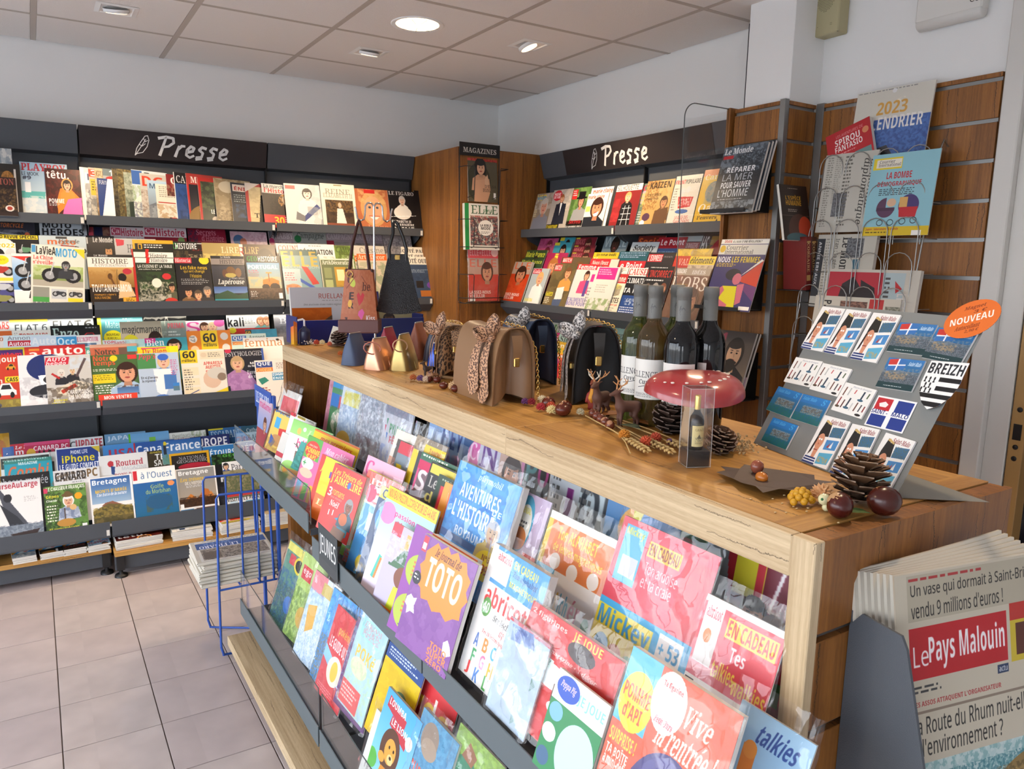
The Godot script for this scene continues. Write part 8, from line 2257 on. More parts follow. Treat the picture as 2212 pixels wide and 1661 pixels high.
["R2m",-2.7028,0,0.227,0.272,0.005,0,0,0,0,0,"red magazine under yellow photo strip behind clear screen","b b8382c;r 0 0 100 14 d8b840;e 50 8 8 7 b8a078;n 0 0 100 14 a88a30 1;r 0 18 100 14 c03828;t 16 19 66 12 f0e0d0 f VALEURS;n 0 34 100 40 7a6a5a 1"],
["R2m",-2.5936,0,0.1599,0.232,0.005,0,0,0.008,0,0,"yellow topped magazine with slanted black title, right end","b c8b8a0;r 0 0 100 18 e0c428;t 4 2 92 14 2a2414 gi éléments;n 0 20 100 60 8a7a68 1"],
["R2f",-4.1069,0,0.2529,0.2655,0.012,0,0,0,0,0,"orange red magazine with laughing woman, first on right shelf","b c8401c;t 4 2 90 14 d89888 s ELLE;v 0 0 100 30 b0a49a b89a88;t 4 2 90 16 e0602c s ELLE;P 62 32 17 c88a68 3a241a c84020;n 0 40 100 40 d8582c 1;t 4 76 80 7 f4ece8 b LAISSEZ-NOUS;t 4 84 60 7 f4ece8 b VIEILLIR"],
["R2f",-3.8279,0,0.17,0.2279,0.012,0,0,0,0,0,"narrow celebrity weekly with blonde woman in white, right shelf","b a8b4b8;r 4 2 50 14 c03040;t 6 4 46 10 f4ecec gi Gala;P 58 28 14 d8a484 d0a468 e4e4e4;p e6e4e2 34 50 86 50 94 96 26 96;t 4 82 50 9 d8cc38 b SHAKIRA"],
["R2f",-3.6193,0,0.217,0.2592,0.012,0,0,0.003,0,0,"olive news weekly with long haired woman in white top","b 5a4e32;n 0 0 100 100 7a6a44 2;r 6 3 32 15 b82830;t 8 5 28 11 f0e8e4 b MATCH;P 70 22 11 d09870 6a4628 c89048;p d8d8d4 44 56 74 52 78 80 46 82;p 4a5a78 40 82 78 80 74 100 44 100;r 4 66 30 9 d8cc38;t 6 67 26 7 1c1c14 b STELLA;l 4 78 24 16 e8e0c8 4"],
["R2f",-3.4009,0,0.1916,0.2615,0.01,0,0,0,0,0,"pale womens weekly with woman in pink coat, right shelf","b d8d0cc;r 0 0 100 13 c82c34;t 6 2 80 10 f8f0f0 b Femme;P 56 26 9 d8a080 3a241c c84878;p c84878 34 38 74 36 80 64 30 64;p 5a4a90 60 36 74 36 72 70 60 70;r 78 22 22 16 c8308a;t 2 74 84 8 6a64a8 b S'ALIMENTER;t 2 83 84 8 6a64a8 b BONS POUR;l 80 50 16 40 888 6"],
["R2f",-3.2158,0,0.19,0.2457,0.01,0,0,0.008,0,0,"pale womens weekly with pink tag, copy beside upright","b d8d4cc;r 10 2 80 26 c83088;l 16 6 60 14 f0d0e0 3;l 20 40 60 20 a8a49a 4;n 0 70 100 30 6a8a4a 1"],
["R2f",-3.1222,0,0.1614,0.2149,0.005,0,0,0.004,0,0,"cream newsmagazine with rolled papers and retirement headline","b e6dcc6;r 0 0 100 24 b83030;t 6 5 88 16 f4ece4 b Marianne;e 56 40 30 10 b0a890;e 58 33 26 7 d8cc70;e 54 48 32 9 a89c84;n 24 30 64 24 8a8068 1;t 8 60 84 13 26221c b RETRAITES;t 4 74 88 8 c84030 b Ce qu'ils ne disent pas;l 6 85 80 10 8a8478 2"],
["R2f",-3.1786,0,0.2,0.2512,0.005,0,0,0,0,0,"white newsmagazine with small red lettering, behind cream one","b e4ded4;P 20 10 8 c8946c 2a2a2a 2a2a2a;l 40 3 56 10 8a5a50 3"],
["R2f",-2.9738,0,0.2,0.25,0.005,0,0,0,0,0,"magazine with red serif title, white capitals on black and blue","b 1e2024;r 0 0 100 18 ece4e0;t 4 3 94 13 b83030 g CAUSEUR;t 4 22 94 13 f0f0f0 b CLIMATIQUE;t 4 40 94 13 f0f0f0 b TA MÈRE;r 0 58 100 42 2a4a8a;n 20 64 60 14 d8dce4 0;l 10 82 80 14 e8e8f0 3"],
["R2f",-2.8288,0,0.179,0.2606,0.005,0,0,0.005,0,0,"black magazine with red capitals and three heads behind bottles","b 232326;l 10 3 70 4 ccc 1;t 4 9 94 14 c83830 b L'INCORRECT;l 6 27 84 6 ddd 1;P 20 46 9 c89478 6a5a50 2a2a30;P 50 44 9 c89878 9a9490 2a2a30;P 80 44 9 c89478 7a4a34 2a2a30;t 50 76 46 14 eee b V"],
["R2f",-2.6465,0,0.2236,0.2564,0.005,0,0,0,0,0,"brown news magazine with huge white serif letters","b 7a5c4c;r 0 0 100 14 a89a8a;t 4 3 30 8 eee b UKRAINE;t 50 3 36 9 ddd g IDÉES;t 2 16 96 26 ece4da f L'OBS;P 62 64 22 b08062 5a4638 6a4a3c;n 0 42 100 58 6a4c3c 2"],
["R3",-3.7139,0,0.1691,0.3348,0.005,0,0,0,0,0,"organic food magazine with green letters below right shelf","b c8c8b8;t 4 3 36 10 3a3a3a b SUPER;t 40 4 50 22 4a8a3a b BIO;n 0 30 100 60 8a6a48 1"],
["R3",-3.5448,0,0.2,0.3301,0.005,0,0,0.005,0,0,"brown recipe magazine with yellow dot below right shelf","b 6a4a34;r 0 0 100 10 8aa850;e 70 24 18 12 d8c838"],
["R3",-3.6533,0,0.1395,0.2748,0.005,0,0,0.014,0,0,"magenta health magazine with white title below right shelf","b c8307a;t 20 8 70 14 f4e4ec g Santé;n 0 30 100 40 d8b840 1"],
["R3",-3.5162,0,0.2,0.2772,0.005,0,0,0.02,0,0,"pale green magazine with pink text below right shelf","b a8c4bc;t 10 6 70 14 3a4a48 g Slow;l 10 26 60 14 c84878 3"],
["R3",-3.576,0,0.2322,0.2231,0.005,0,0,0.03,0,0,"orange and yellow health magazine with green lettering, lower right","b e0b030;t 6 4 60 12 f4ece0 b Bien;t 10 16 80 12 3a7a3a b Best of;r 0 36 100 30 d86030;t 20 40 70 12 fff g psy"],
["R3",-3.531,0,0.2047,0.1513,0.005,0,0,0.042,0,0,"red magazine with pink dot, lowest beside blue bag","b c83838;r 0 0 100 20 d86a30;t 30 4 66 12 f4ece8 b psy;e 40 30 20 12 c84888"],
["R3",-3.4359,0,0.19,0.3576,0.005,0,0,0,0,0,"grey science magazine edge with magenta title","b 9a9098;t 6 6 90 12 b03060 b CERVEAU"],
["R3",-3.2543,0,0.2058,0.3644,0.005,0,0,0,0,0,"red and teal science magazine with white title","b 8abab0;r 0 0 40 20 c02c44;t 4 6 34 10 f4e8ec b SCIENCE"],
["R3",-3.1344,0,0.2,0.3484,0.005,0,0,0.008,0,0,"teal philosophy magazine with dark serif title","b a8ccc0;t 4 6 92 14 26322c f philosophie;n 0 26 100 60 7aa49a 1"],
["R3",-3.0674,0,0.2,0.2762,0.005,0,0,0.02,0,0,"pale blue magazine behind the black bag and bottles","b a8c8d0;r 50 8 50 20 2a2a30;l 6 34 70 30 d8a848 4;t 6 70 80 12 3aa050 b Climat"],
["CB",-2.8824,0,0.19,0.265,0.005,10,0,0,0,0,"pink comic magazine strip with number 3, far left under counter board","b b8788a;n 0 0 100 60 d8a0a8 1;t 20 44 50 14 e8d040 b 3"],
["CB",-2.8123,0,0.2,0.2701,0.005,10,0,0.01,0,0,"green and blue comic magazine with red letter, under counter board","b 4a8a5a;r 0 0 100 14 3a90c8;r 0 22 100 20 2a70b8;t 30 24 60 18 c83034 b M;e 40 60 30 18 e8e0d0;n 0 40 100 60 2a6a3a 1"],
["CB",-2.7225,0,0.2,0.2639,0.005,8,0,0.004,1,0,"pale blue wrapped comic magazine under the counter board","b b8cce0;r 10 10 60 20 d8d060;n 0 0 100 100 e4ecf4 1;n 0 30 100 70 8aa4c8 0;e 30 80 26 14 d8b040"],
["CB",-2.5427,0,0.22,0.2774,0.005,4,0,0,1,0,"silver foil wrapped magazine reflecting light under counter board","b b4bcc8;n 0 0 100 100 e8f0f8 1;n 0 0 100 100 7a8498 0;n 0 60 100 40 6a5058 1"],
["CB",-2.3003,0,0.2,0.2839,0.005,2,0,0.006,1,0,"pale wrapped magazine with coloured stars and green letters","b c8ccd8;t 26 30 56 14 4a9a6a b PYJAMA;t 30 42 40 10 c84858 b FÊTE;p 4a9a7a 12 26 18 26 15 34;p c84a70 8 34 14 34 11 42;p 3a70c0 16 42 22 42 19 50;p c83a50 86 60 92 60 89 68;n 0 56 100 44 8a9ad0 1;r 0 0 100 20 8a90a4"],
["CB",-1.988,0,0.2,0.2692,0.005,4,0,0,1,0,"blue and pink wrapped magazine with bow print under board","b 8ab0e0;t 40 4 56 22 2a50a0 b HEY;e 36 44 24 16 4a7ac8;n 0 30 100 60 d8a0d0 1;n 50 60 50 40 c84890 0"],
["CB",-1.7647,0,0.19,0.2733,0.005,5,0,0.004,0,0,"pink magazine with round bubble lettering under board","b 3a5a88;e 60 22 46 22 d86aa8;t 18 8 90 18 f4d0e4 g Corine;t 36 28 60 14 5ab8d8 b Chic;e 40 62 36 12 c86a38;n 0 50 100 50 2a4a78 1"],
["CB",-1.6814,0,0.2,0.2755,0.005,5,0,0,0,0,"grey magazine with purple serif initial and group in black","b c4c0d0;t 4 3 40 26 5a2a80 g N;r 54 6 40 20 d86aa8;r 36 42 64 48 d0d0d4;P 50 48 8 c8987a 2a1c18 1c1a1e;P 70 46 8 d0a080 2a1c18 1c1a1e;P 90 48 8 c8987a 3a2418 1c1a1e;e 12 62 10 10 4a3a78;t 20 90 70 8 6a2a80 gi Mercredi"],
["CB",-1.5724,0,0.2,0.2812,0.005,5,0,0.005,0,0,"pink magazine with long haired woman and blue handwriting","b d888b0;r 0 0 44 60 c8a494;t 50 4 48 30 d83a80 gi Lu;P 28 26 14 d0987a 3a221a c89078;n 40 40 60 60 e8b0cc 1;t 14 56 40 14 4a5ac0 gi Eva;e 70 80 20 12 a83a34"],
["CB",-1.4709,0,0.2,0.2785,0.005,5,0,0,0,0,"dark magazine with white capitals and close-up of a face","b 2a2424;t 4 3 22 22 4a8a8a b P;t 26 3 20 22 c4408a b O;t 48 3 48 22 f0f0f0 b UCIL;e 62 52 36 24 b88058;n 30 36 70 40 3a2018 0;e 56 52 8 5 e8e0d8;e 56 52 4 4 2a1a14;r 0 74 100 26 141214;t 10 78 50 8 eee g Lifes"],
["CB",-1.352,0,0.2,0.2773,0.005,5,0,0.005,0,0,"grey paper with purple capitals and sideways title","b c4c8cc;t 30 14 64 34 7a2a70 b LE;l 6 8 14 60 555 8;l 30 56 60 30 999 5"],
["CB",-1.2491,0,0.2,0.2799,0.005,5,0,0,0,0,"grey paper with very large dark capitals","b b8c4c8;t 4 6 94 42 2a3038 b QUO;l 2 2 20 40 666 5;n 0 60 100 40 98a 1"],
["CB",-1.1485,0,0.2,0.2742,0.005,5,0,0.006,0,0,"blue puzzle magazine with orange disc and number 15","b 3a78b0;e 60 24 40 22 e09a28;t 44 12 36 24 a83a28 b 15;r 76 0 24 100 d0bc40"],
["CB",-1.1235,0,0.2,0.2743,0.005,5,0,0,0,0,"teal puzzle magazine with two red letters P","b 4a8a9c;r 0 0 20 60 d8b880;t 22 8 30 36 c84848 b P;t 60 8 30 36 c84848 b P"],
["CB",-1.0696,0,0.21,0.276,0.005,5,0,0.005,0,0,"black magazine with blue disc and gothic lettering","b 24262c;r 0 0 20 30 e0d030;e 36 16 26 16 3a80c8;t 40 26 56 22 e8ecf0 g Le"],
["CB",-1.0097,0,0.21,0.2759,0.005,5,0,0,0,0,"dark red magazine with white curved letters","b a82038;t 10 10 80 26 ece4e4 b CŒ;r 60 36 40 8 f0e0e0"],
["CB",-0.944,0,0.21,0.2759,0.005,5,0,0.005,0,0,"green magazine with white curve and red drop","b 3f8a3c;e 60 26 34 24 f0f4ec;e 66 28 30 22 4a9a40;p c83a30 60 60 70 40 80 62;e 10 22 14 10 d87868"],
["CB",-0.8821,0,0.21,0.2739,0.005,5,0,0,0,0,"grey and red striped magazine beside the sports cover","b 8a98a0;p b8303c 20 0 40 0 60 100 40 100;p b8303c 60 0 76 0 96 100 80 100;e 84 40 20 16 d8b8b0"],
["CB",-0.813,0,0.2,0.2719,0.005,5,0,0.004,0,0,"wine red sports magazine with white script title and players","b 7a1a30;r 0 0 30 30 d8cc3a;r 22 2 8 26 c83a44;t 34 4 62 30 f4ecec gi Love;p c82840 34 4 96 10 96 12 36 6;n 8 30 50 40 5a3a3a 0;P 24 40 10 c8906c 2a1c18 2a3a6a;P 44 46 10 d0987a 6a4a30 b82838;p 3a6a34 0 74 60 70 60 84 0 86"],
["CM",-2.0226,0,0.2,0.274,0.005,10,0,0,1,0,"wrapped white and orange comic strip magazine, middle tier","b e4dcd0;r 10 10 60 30 3a2a22;n 0 30 100 50 d8703c 1;r 60 0 40 60 c8b89a"],
["CM",-1.9534,0,0.2,0.2496,0.005,10,0,0.012,0,0,"grey manga magazine with yellow letter W, middle tier","b 7a8894;t 6 26 80 26 e8cc28 b W;r 0 0 100 14 c83848;r 84 0 16 100 2a2a34;n 0 50 100 50 3a6a98 1"],
["CM",-1.8869,0,0.149,0.2846,0.005,8,0,0.004,1,0,"wrapped animal magazine with yellow poster strip and cat","b 8a7a68;n 0 0 40 40 c8b8a0 0;r 34 6 66 24 ecd020;t 50 8 40 9 d07030 b 2 posters;t 56 18 40 9 3a8a3a b FÉLINS;n 0 34 100 60 6a5a3a 1"],
["CM",-1.8631,0,0.2,0.2476,0.005,10,0,0.014,0,0,"dark manga magazine with white letter and yellow border","b 2a2c34;r 0 0 14 100 e0c030;t 20 8 60 20 e8e8e8 b TC;e 50 50 26 14 3a88b8;n 10 40 80 50 c83a78 0"],
["CM",-1.8078,0,0.179,0.2506,0.005,8,0,0.016,0,0,"brown and pink science magazine with white capitals","b 7a6068;r 0 0 100 8 3a6a52;l 6 2 80 4 e8e8d8 1;r 0 9 100 10 c82c5a;t 8 18 50 22 f0e4ea b SL;r 2 18 5 24 d84a80;e 50 76 20 20 4a3a3c;n 0 40 100 60 8a7078 2"],
["CM",-1.7329,0,0.2,0.2402,0.005,8,0,0.022,0,0,"grey magazine with gothic title and yellow word","b 2e2c30;r 4 2 60 10 d8cc50;t 8 14 80 13 c8c4bc g Le Monde;t 8 30 50 12 d8d060 b des;e 50 70 34 20 8a8684;n 0 80 100 20 6a5a50 1"],
["CM",-1.6649,0,0.2,0.2225,0.005,8,0,0.028,0,0,"dark green comic magazine with red letter F","b 26402e;t 8 12 60 34 d8303c b F;n 10 40 80 40 7a4a28 0;l 10 4 80 5 a8b8a0 1"],
["CM",-1.6152,0,0.2,0.2139,0.005,8,0,0.034,0,0,"orange magazine with red disc beside the blue book","b e0602c;r 0 0 16 100 f0a040;e 60 34 34 18 d83a28;t 40 24 40 18 f4e4d8 b G;r 0 60 100 40 2a4a80"],
["CM",-1.5278,0.0157,0.2435,0.27,0.022,4,0,0.044,1,1,"large glossy blue book in plastic with yellow price disc","b 2f80cc;v 0 0 100 40 3a94dc 2a70c0;n 0 0 100 100 4aa4e8 1;t 36 4 40 7 d0e8f8 gi playmobil;t 14 16 64 12 e8f0fa b AVENTURES;t 70 26 14 5 d8e8f8 b DE;t 10 32 66 14 f0f4fa b L'HISTOIRE;r 0 60 100 6 2a5aa0;t 22 52 50 7 d8e4f4 b ROYAUME;r 0 76 30 24 4ab8c8;e 20 90 10 9 8a8c94;e 20 94 7 6 7a4a34;t 44 74 40 7 c8e0f4 gi playmobil;p c8a030 70 50 86 50 90 74 66 74;P 78 44 8 c8a888 b8bcc4 c8b060;e 80 70 17 12 f0d81c;t 73 62 12 5 8a4a10 b N°6;t 69 69 22 9 b83a1c b 8,99€;r 36 86 22 12 d8d0a8"],
["CM",-1.333,0,0.1062,0.2758,0.005,4,0,0.01,1,1,"wrapped lilac magazine with oval blue sticker and red badge word","b b8a4c0;v 0 40 100 60 c8b8cc d0bcc4;e 34 24 30 22 3a98b8;e 36 26 24 17 e8e4d8;t 22 10 28 6 e8d850 b GÉNIAL;l 24 22 24 10 333 3;e 34 36 22 9 d8803c;r 60 44 40 6 d85a4a;p b83a48 12 62 92 76 56 96 30 92;t 18 68 66 14 f0e0e0 gi Cars;p 7aa8a0 30 92 60 92 46 100"],
["CM",-1.2185,-0.0059,0.2001,0.27,0.005,2,0,0.006,1,1,"wrapped magazine with orange alphabet band and rainbow lettering","b ece8e4;r 8 6 92 34 dd7a3c;r 0 6 8 34 e0c040;t 20 9 60 9 f0cc38 b Ton ALPHABET;t 18 20 74 9 f0cc38 b de lettres magnétiques;e 26 34 8 6 f0e8e0;e 54 36 8 6 f0e8e0;e 84 34 8 6 f0e8e0;r 0 40 30 9 6ab8e0;t 10 54 10 8 c83a50 gi Les;t 22 52 14 16 e080b0 b p;t 36 52 12 15 e8b840 b 't;t 48 52 14 15 4ab0d0 b ich;t 64 52 16 15 d88098 b ér;e 90 64 5 5 4a9a3a;t 22 72 60 7 c83a44 gi de la maternelle;r 0 82 100 18 d0c050;n 0 84 100 16 8a9a60 1"],
["CM",-1.0135,0.0146,0.2312,0.3,0.005,0,0,0.004,1,1,"wrapped magazine with red gift card strip and yellow blue title","b d8485a;r 6 4 24 34 5ab0dc;t 8 5 20 6 e8d840 b Mickey;r 10 22 18 12 c8ccd0;r 34 8 34 9 e8b838;t 36 9 30 7 8a3028 b EN CADEAU;t 36 20 34 7 f0d8d8 s Ton ardoise;t 36 28 32 7 f0d8d8 s et ta craie;r 72 8 26 40 d83f4a;r 0 50 100 50 3aa8dc;r 0 54 62 26 ecd83a;t 3 54 58 15 3a9ad8 b Mickey;e 14 76 8 6 3a88c8;e 30 78 8 6 d8804a;e 46 80 8 6 4aa060;e 58 82 8 6 c84a50;r 68 52 24 40 eeeae6;t 70 55 20 9 3a9ad0 b + 53;t 69 65 22 5 c83a48 gi autocollants;e 74 78 4 4 4a9a4a;e 84 78 3 5 d09040;e 76 88 4 3 4a80b0"],
["CM",-0.7705,-0.0111,0.148,0.27,0.005,0,0,0.024,1,1,"wrapped magazine with red walkie card and fruit title at right","b efebe8;r 0 4 100 42 d83a48;r 4 4 24 34 e8e4e0;t 6 5 20 7 c83040 g abricot;e 14 22 5 4 d8803c;r 34 7 62 11 f0c838;t 36 8 58 9 c8362e b EN CADEAU;t 46 21 20 8 f4e4e4 b Tes;t 30 31 32 10 f0d03c b talkies-;t 58 34 40 10 f0d03c b walkies;r 2 48 12 10 2a2a2c;t 16 60 66 24 d83a44 b abric;e 92 76 11 11 e88a34;p 5a9a3a 86 66 98 58 100 66;r 40 92 60 4 6aa050"],
["CM",-0.6457,0.0319,0.12,0.12,0.005,0,0,0.05,1,1,"light blue blister pack with orange toy handset, right end","b 9ac0dc;t 30 10 60 24 2a4a90 bi talkies;r 20 40 18 60 e0802c;e 29 44 9 10 e8923a;t 60 60 36 10 c84848 g abricot"],
["AB",-3.095,-0.0222,0.16,0.2,0.005,10,0,0,1,0,"wrapped booklet bundle with red cover on top left shelf","b d8d4cc;r 10 14 86 30 d85a60;n 0 0 100 14 c8c8c8 1;r 4 50 90 12 c84040;r 4 66 90 30 e8d8a8"],
["AB",-2.8915,0,0.2,0.1119,0.005,10,0,0.014,0,0,"white rounded headed children's journal behind green one","b e4e4e0;r 0 0 22 12 d83a48;t 14 3 14 6 2a2a2a b LE;r 30 2 32 9 c8b040;t 31 3 30 6 3a3010 b NOUVEAU;t 64 3 32 7 3a3a3a b JOURNAL"],
["AM",-3.0284,0,0.2,0.1602,0.005,12,0,0,0,0,"yellow cartoon magazine with brown frame at left end of shelf","b 6a4030;r 8 4 92 96 e8c860;t 10 1 60 6 3a78b8 b Pico;r 20 16 20 26 48a8d8;p d83a38 40 40 70 36 76 60 44 62;e 44 70 26 14 c89058;p 3a5aa8 16 60 40 74 30 90 16 84;n 8 70 92 30 b8884a 1"],
["AM",-2.8166,0,0.18,0.1048,0.005,12,0,0.012,0,0,"teal dinosaur magazine strip beside the deer cover","b 4aa8a0;r 0 0 30 100 e0dcd4;r 40 4 40 10 24303a;n 30 30 70 60 2a7a70 1;r 0 70 40 16 c83a48"],
["AM",-2.7442,-0.029,0.22,0.2,0.005,22,0,0.006,0,1,"green and white children's magazine with brown deer drawing","b f0eeea;v 0 0 100 26 7cc04a 9ad468;e 34 12 4 4 d8e8c8;e 22 18 5 6 e8b030;t 42 10 40 10 b8e090 gi Les;t 24 30 56 18 d83a70 b hibou;p 7a5030 26 54 46 50 52 66 48 100 30 100;z 34 52 24 40 3 5a3820;z 26 44 18 42 2 5a3820;z 42 50 50 38 3 5a3820;z 48 42 58 40 2 5a3820;e 32 56 3 2 241812;e 22 88 20 14 9ad45a;p c89058 10 90 100 80 100 100 10 100"],
["AM",-2.5229,0,0.2683,0.1801,0.008,14,0,-0.004,0,1,"yellow first learning magazine with red writing behind pink one","b ecc820;t 16 8 74 13 c83a28 gi mes premiers;r 0 0 100 4 d8702c"],
["AF",-2.4541,0,0.2703,0.2144,0.005,14,0,0.004,0,1,"pink activity book with green corner and red apple title","b e070a4;r 0 0 34 34 5aa848;e 17 20 16 14 d83a2c;t 7 11 20 5 f4e0c8 gi mes jeux;t 3 17 30 8 f0d83a b POMME;t 8 26 20 7 f0d83a b d'API;t 42 6 50 10 fbe0ee gi Mon cahier;t 46 17 32 9 fbe0ee gi de jeux;t 60 28 36 9 fbe0ee gi Noël;e 14 42 13 9 f4f0ee;t 4 38 8 8 3a9a4a b +;e 16 56 14 7 d8c4a8;r 4 70 10 26 4ab0e0;r 18 70 10 26 5ac060;r 32 70 10 26 e8c030;r 46 70 10 26 e85a90;n 60 40 40 60 e890b8 1"],
["AF",-2.2745,-0.0013,0.145,0.19,0.005,14,0,0.01,0,0,"red story booklet with yellow letters, rear of the row","b d03a2c;t 10 6 70 22 ecd040 gi J'aime;r 60 0 40 100 c83020"],
["AF",-2.1928,0.0071,0.145,0.19,0.012,14,0,0.02,0,0,"yellow spined story booklet with purple mark, middle of row","b e8cc24;r 30 20 40 10 6a3a98;r 0 60 100 40 e0702c;t 10 66 80 10 f0e0a0 gi Lire"],
["AF",-2.0898,0.0043,0.1592,0.195,0.014,14,0,0.03,0,1,"red story book with yellow title and armchair picture","b c4302a;t 6 6 88 9 e8cc30 gi Les Trésors de;t 4 16 92 14 e8cc30 b J'AIME LIRE;e 60 22 5 5 3a68b0;t 6 35 12 13 f4ece4 b 3;t 20 36 36 8 e8cc30 s romans;t 18 45 34 5 e89a8a s pour attendre;t 20 51 30 9 f4e4dc gi Noël;r 24 66 3 8 f0e4dc;r 36 64 3 8 f0e4dc;p 2f90b0 46 74 58 70 60 96 90 92 92 78 84 56 78 54 70 78;P 76 50 9 7a4a30 8a8a8a 3a5a6a;e 70 70 12 9 c8642c;p 8a5a38 50 84 88 86 84 100 44 100"],
["CF",-2.0184,0,0.18,0.2969,0.005,13,0,-0.01,0,1,"pink craft magazine with yellow word band, left of JEUNES row","b e8a8c0;t 4 4 20 14 c83a80 g C;r 16 12 84 24 f0d83c;l 30 16 60 14 7ab0c8 3;p d8803c 20 18 30 20 24 28;n 0 40 100 60 f0c8d4 1;r 0 90 100 10 8ac058"],
["CF",-1.96,0,0.17,0.2644,0.005,13,0,0.004,0,1,"red topped games magazine with white word on children's shelf","b e05a48;t 14 6 80 14 f4ece8 b JEUX;r 0 26 30 60 5aa858;n 10 30 90 60 ecd0a0 1;e 40 70 30 14 e0702c;n 0 60 100 40 5ab0d8 0"],
["CF",-1.8961,0,0.17,0.2383,0.005,13,0,0.018,1,1,"wrapped blue and red colouring magazine with pink corner","b 4a98d8;r 0 0 100 22 e8e4e0;t 10 6 84 14 d83a48 b COL;e 10 10 14 10 c83060;r 20 30 60 20 f0ece4;p d83a34 30 56 70 50 74 76 34 80;e 50 86 30 12 e8cc38"],
["CF",-1.7972,0,0.17,0.2576,0.005,13,0,0.03,1,1,"wrapped navy and yellow gift magazine with blue badge","b 24406a;r 0 0 100 12 e8d84a;t 8 2 84 9 24407a b CADEAU;e 40 30 34 16 3a88d0;t 26 24 28 10 d8e8f4 b +6;e 50 62 30 18 e0c030;e 46 70 26 16 24242a;n 0 80 100 20 8a6a3a 1"],
["CF",-1.7415,0,0.2187,0.2715,0.005,9,0,0.036,0,1,"unicorn magazine with pastel title and yellow headline strip","b d8eec8;r 0 0 100 12 ecd02c;t 4 2 92 8 c8602c b NOUVEAU PASSION LICORNE POUR LES 4-6 ANS;v 0 12 100 88 a8dce8 ecd8ec;e 12 24 16 10 e888b8;t 26 18 40 7 d83a80 b passion;t 30 26 64 14 d8307a gi licorne;e 46 66 26 14 f6eef0;e 62 54 10 10 f6eef0;z 38 74 36 94 6 f6eef0;z 56 76 58 96 6 f6eef0;z 34 96 40 96 5 c8305a;z 55 97 62 97 5 c8305a;p e8b838 62 46 66 36 67 47;z 56 52 50 66 6 c8489a;z 22 62 16 84 6 4ab8a8;z 24 64 20 84 4 d8803c"],
["CF",-1.6334,0,0.17,0.2071,0.005,9,0,0.05,0,1,"lilac magazine with green hatted witch and orange letters","b b8b0cc;t 30 6 66 20 f0a45a b JO;r 0 0 24 14 c83a4a;p 3f6a4a 20 44 40 24 70 20 90 44;z 14 46 94 42 4 3f6a4a;e 56 54 22 13 7a4028;e 64 50 9 8 f4f4f4;e 66 51 4 5 1a1a1a;p c4cc2c 40 66 72 64 80 92 34 92;r 0 92 60 8 e0702c;n 0 10 100 30 d0c8dc 1"],
["CF",-1.5025,0,0.17,0.2402,0.005,9,0,0.064,0,1,"purple magazine with two lime ovals of small writing","b 8a3f9c;e 40 40 36 17 a8b83a;l 18 32 44 16 d8703c 4;e 36 78 34 17 a8b83a;l 18 70 40 12 d8703c 3;e 60 8 24 9 e0c8b0;r 40 94 50 5 c83040"],
["CF",-1.4306,0.0048,0.1995,0.235,0.012,6,0,0.07,0,1,"purple comic journal with orange star burst title","b 8a5a9e;n 0 0 100 100 7a4a90 2;p f08a34 12 14 20 8 28 2 36 6 46 0 54 5 64 0 72 6 82 4 88 12 96 16 94 26 100 32 94 40 96 50 86 52 76 58 64 54 50 58 38 52 26 54 20 46 12 44 14 34 8 28 14 22;t 28 6 50 10 3a2420 gi le journal de;t 22 16 64 26 f4f0ee b TOTO;r 2 2 9 14 d84050;r 3 8 7 6 f0e8e8;e 9 40 8 6 2a2a34;l 4 37 10 6 eee 2;p f0f0f4 2 60 8 56 14 58 20 56 18 64 22 70 14 70 8 74 6 68 1 66;p f0f0f4 82 74 88 70 94 74 98 80 90 84 84 82;t 62 80 30 6 f08a4a b TOTO;t 60 86 34 6 f08a4a b SUPER;t 62 92 28 6 f08a4a b ZÉRO;t 60 98 34 2 3a2440 gi de l'école !"],
["CF",-1.4283,0.0068,0.17,0.235,0.015,6,0,0.05,0,0,"orange edged comic journal, copy behind the purple one","b d8743a;n 0 0 100 100 c0602c 1"],
["CF",-1.2405,0.0266,0.1947,0.262,0.02,0,0,0.012,1,1,"white alphabet magnet set with colourful letters in plastic bag","b e4e2e0;r 10 0 90 28 4a9ad8;r 10 3 30 22 e8e4e0;t 14 4 24 6 d83a48 g abricot;t 44 4 40 6 e8d850 b EN CADEAU;t 44 11 44 6 2a4a80 gi Ton alphabet;t 44 18 46 6 e8d850 b MAGNÉTIQUE;r 10 28 90 26 f0eeec;t 10 29 74 15 d83a38 b abricot;e 92 40 9 9 e88a34;e 18 46 8 7 5a9a48;t 12 42 12 8 eee b 40;t 34 47 46 5 3a3a3a gi Sur le chemin;t 50 53 34 6 d83a38 gi de l'école;t 22 61 60 4 c84a44 gi Tes 26 lettres magnétiques;t 14 66 8 10 3a68b8 b A;t 30 66 9 10 e08a3c b B;t 46 67 9 10 3aa0c0 b C;t 62 68 9 10 d84a70 b D;t 78 69 8 10 5aa848 b E;t 16 78 8 10 3aa060 b F;t 32 78 9 10 e06a98 b G;t 48 79 9 10 d8b030 b H;t 66 80 5 10 e0703a b I;t 12 88 7 10 d8302c b J;t 28 89 9 10 3a78c8 b K;t 46 89 8 10 4aa04a b L;t 60 89 10 10 3a9a48 b M"],
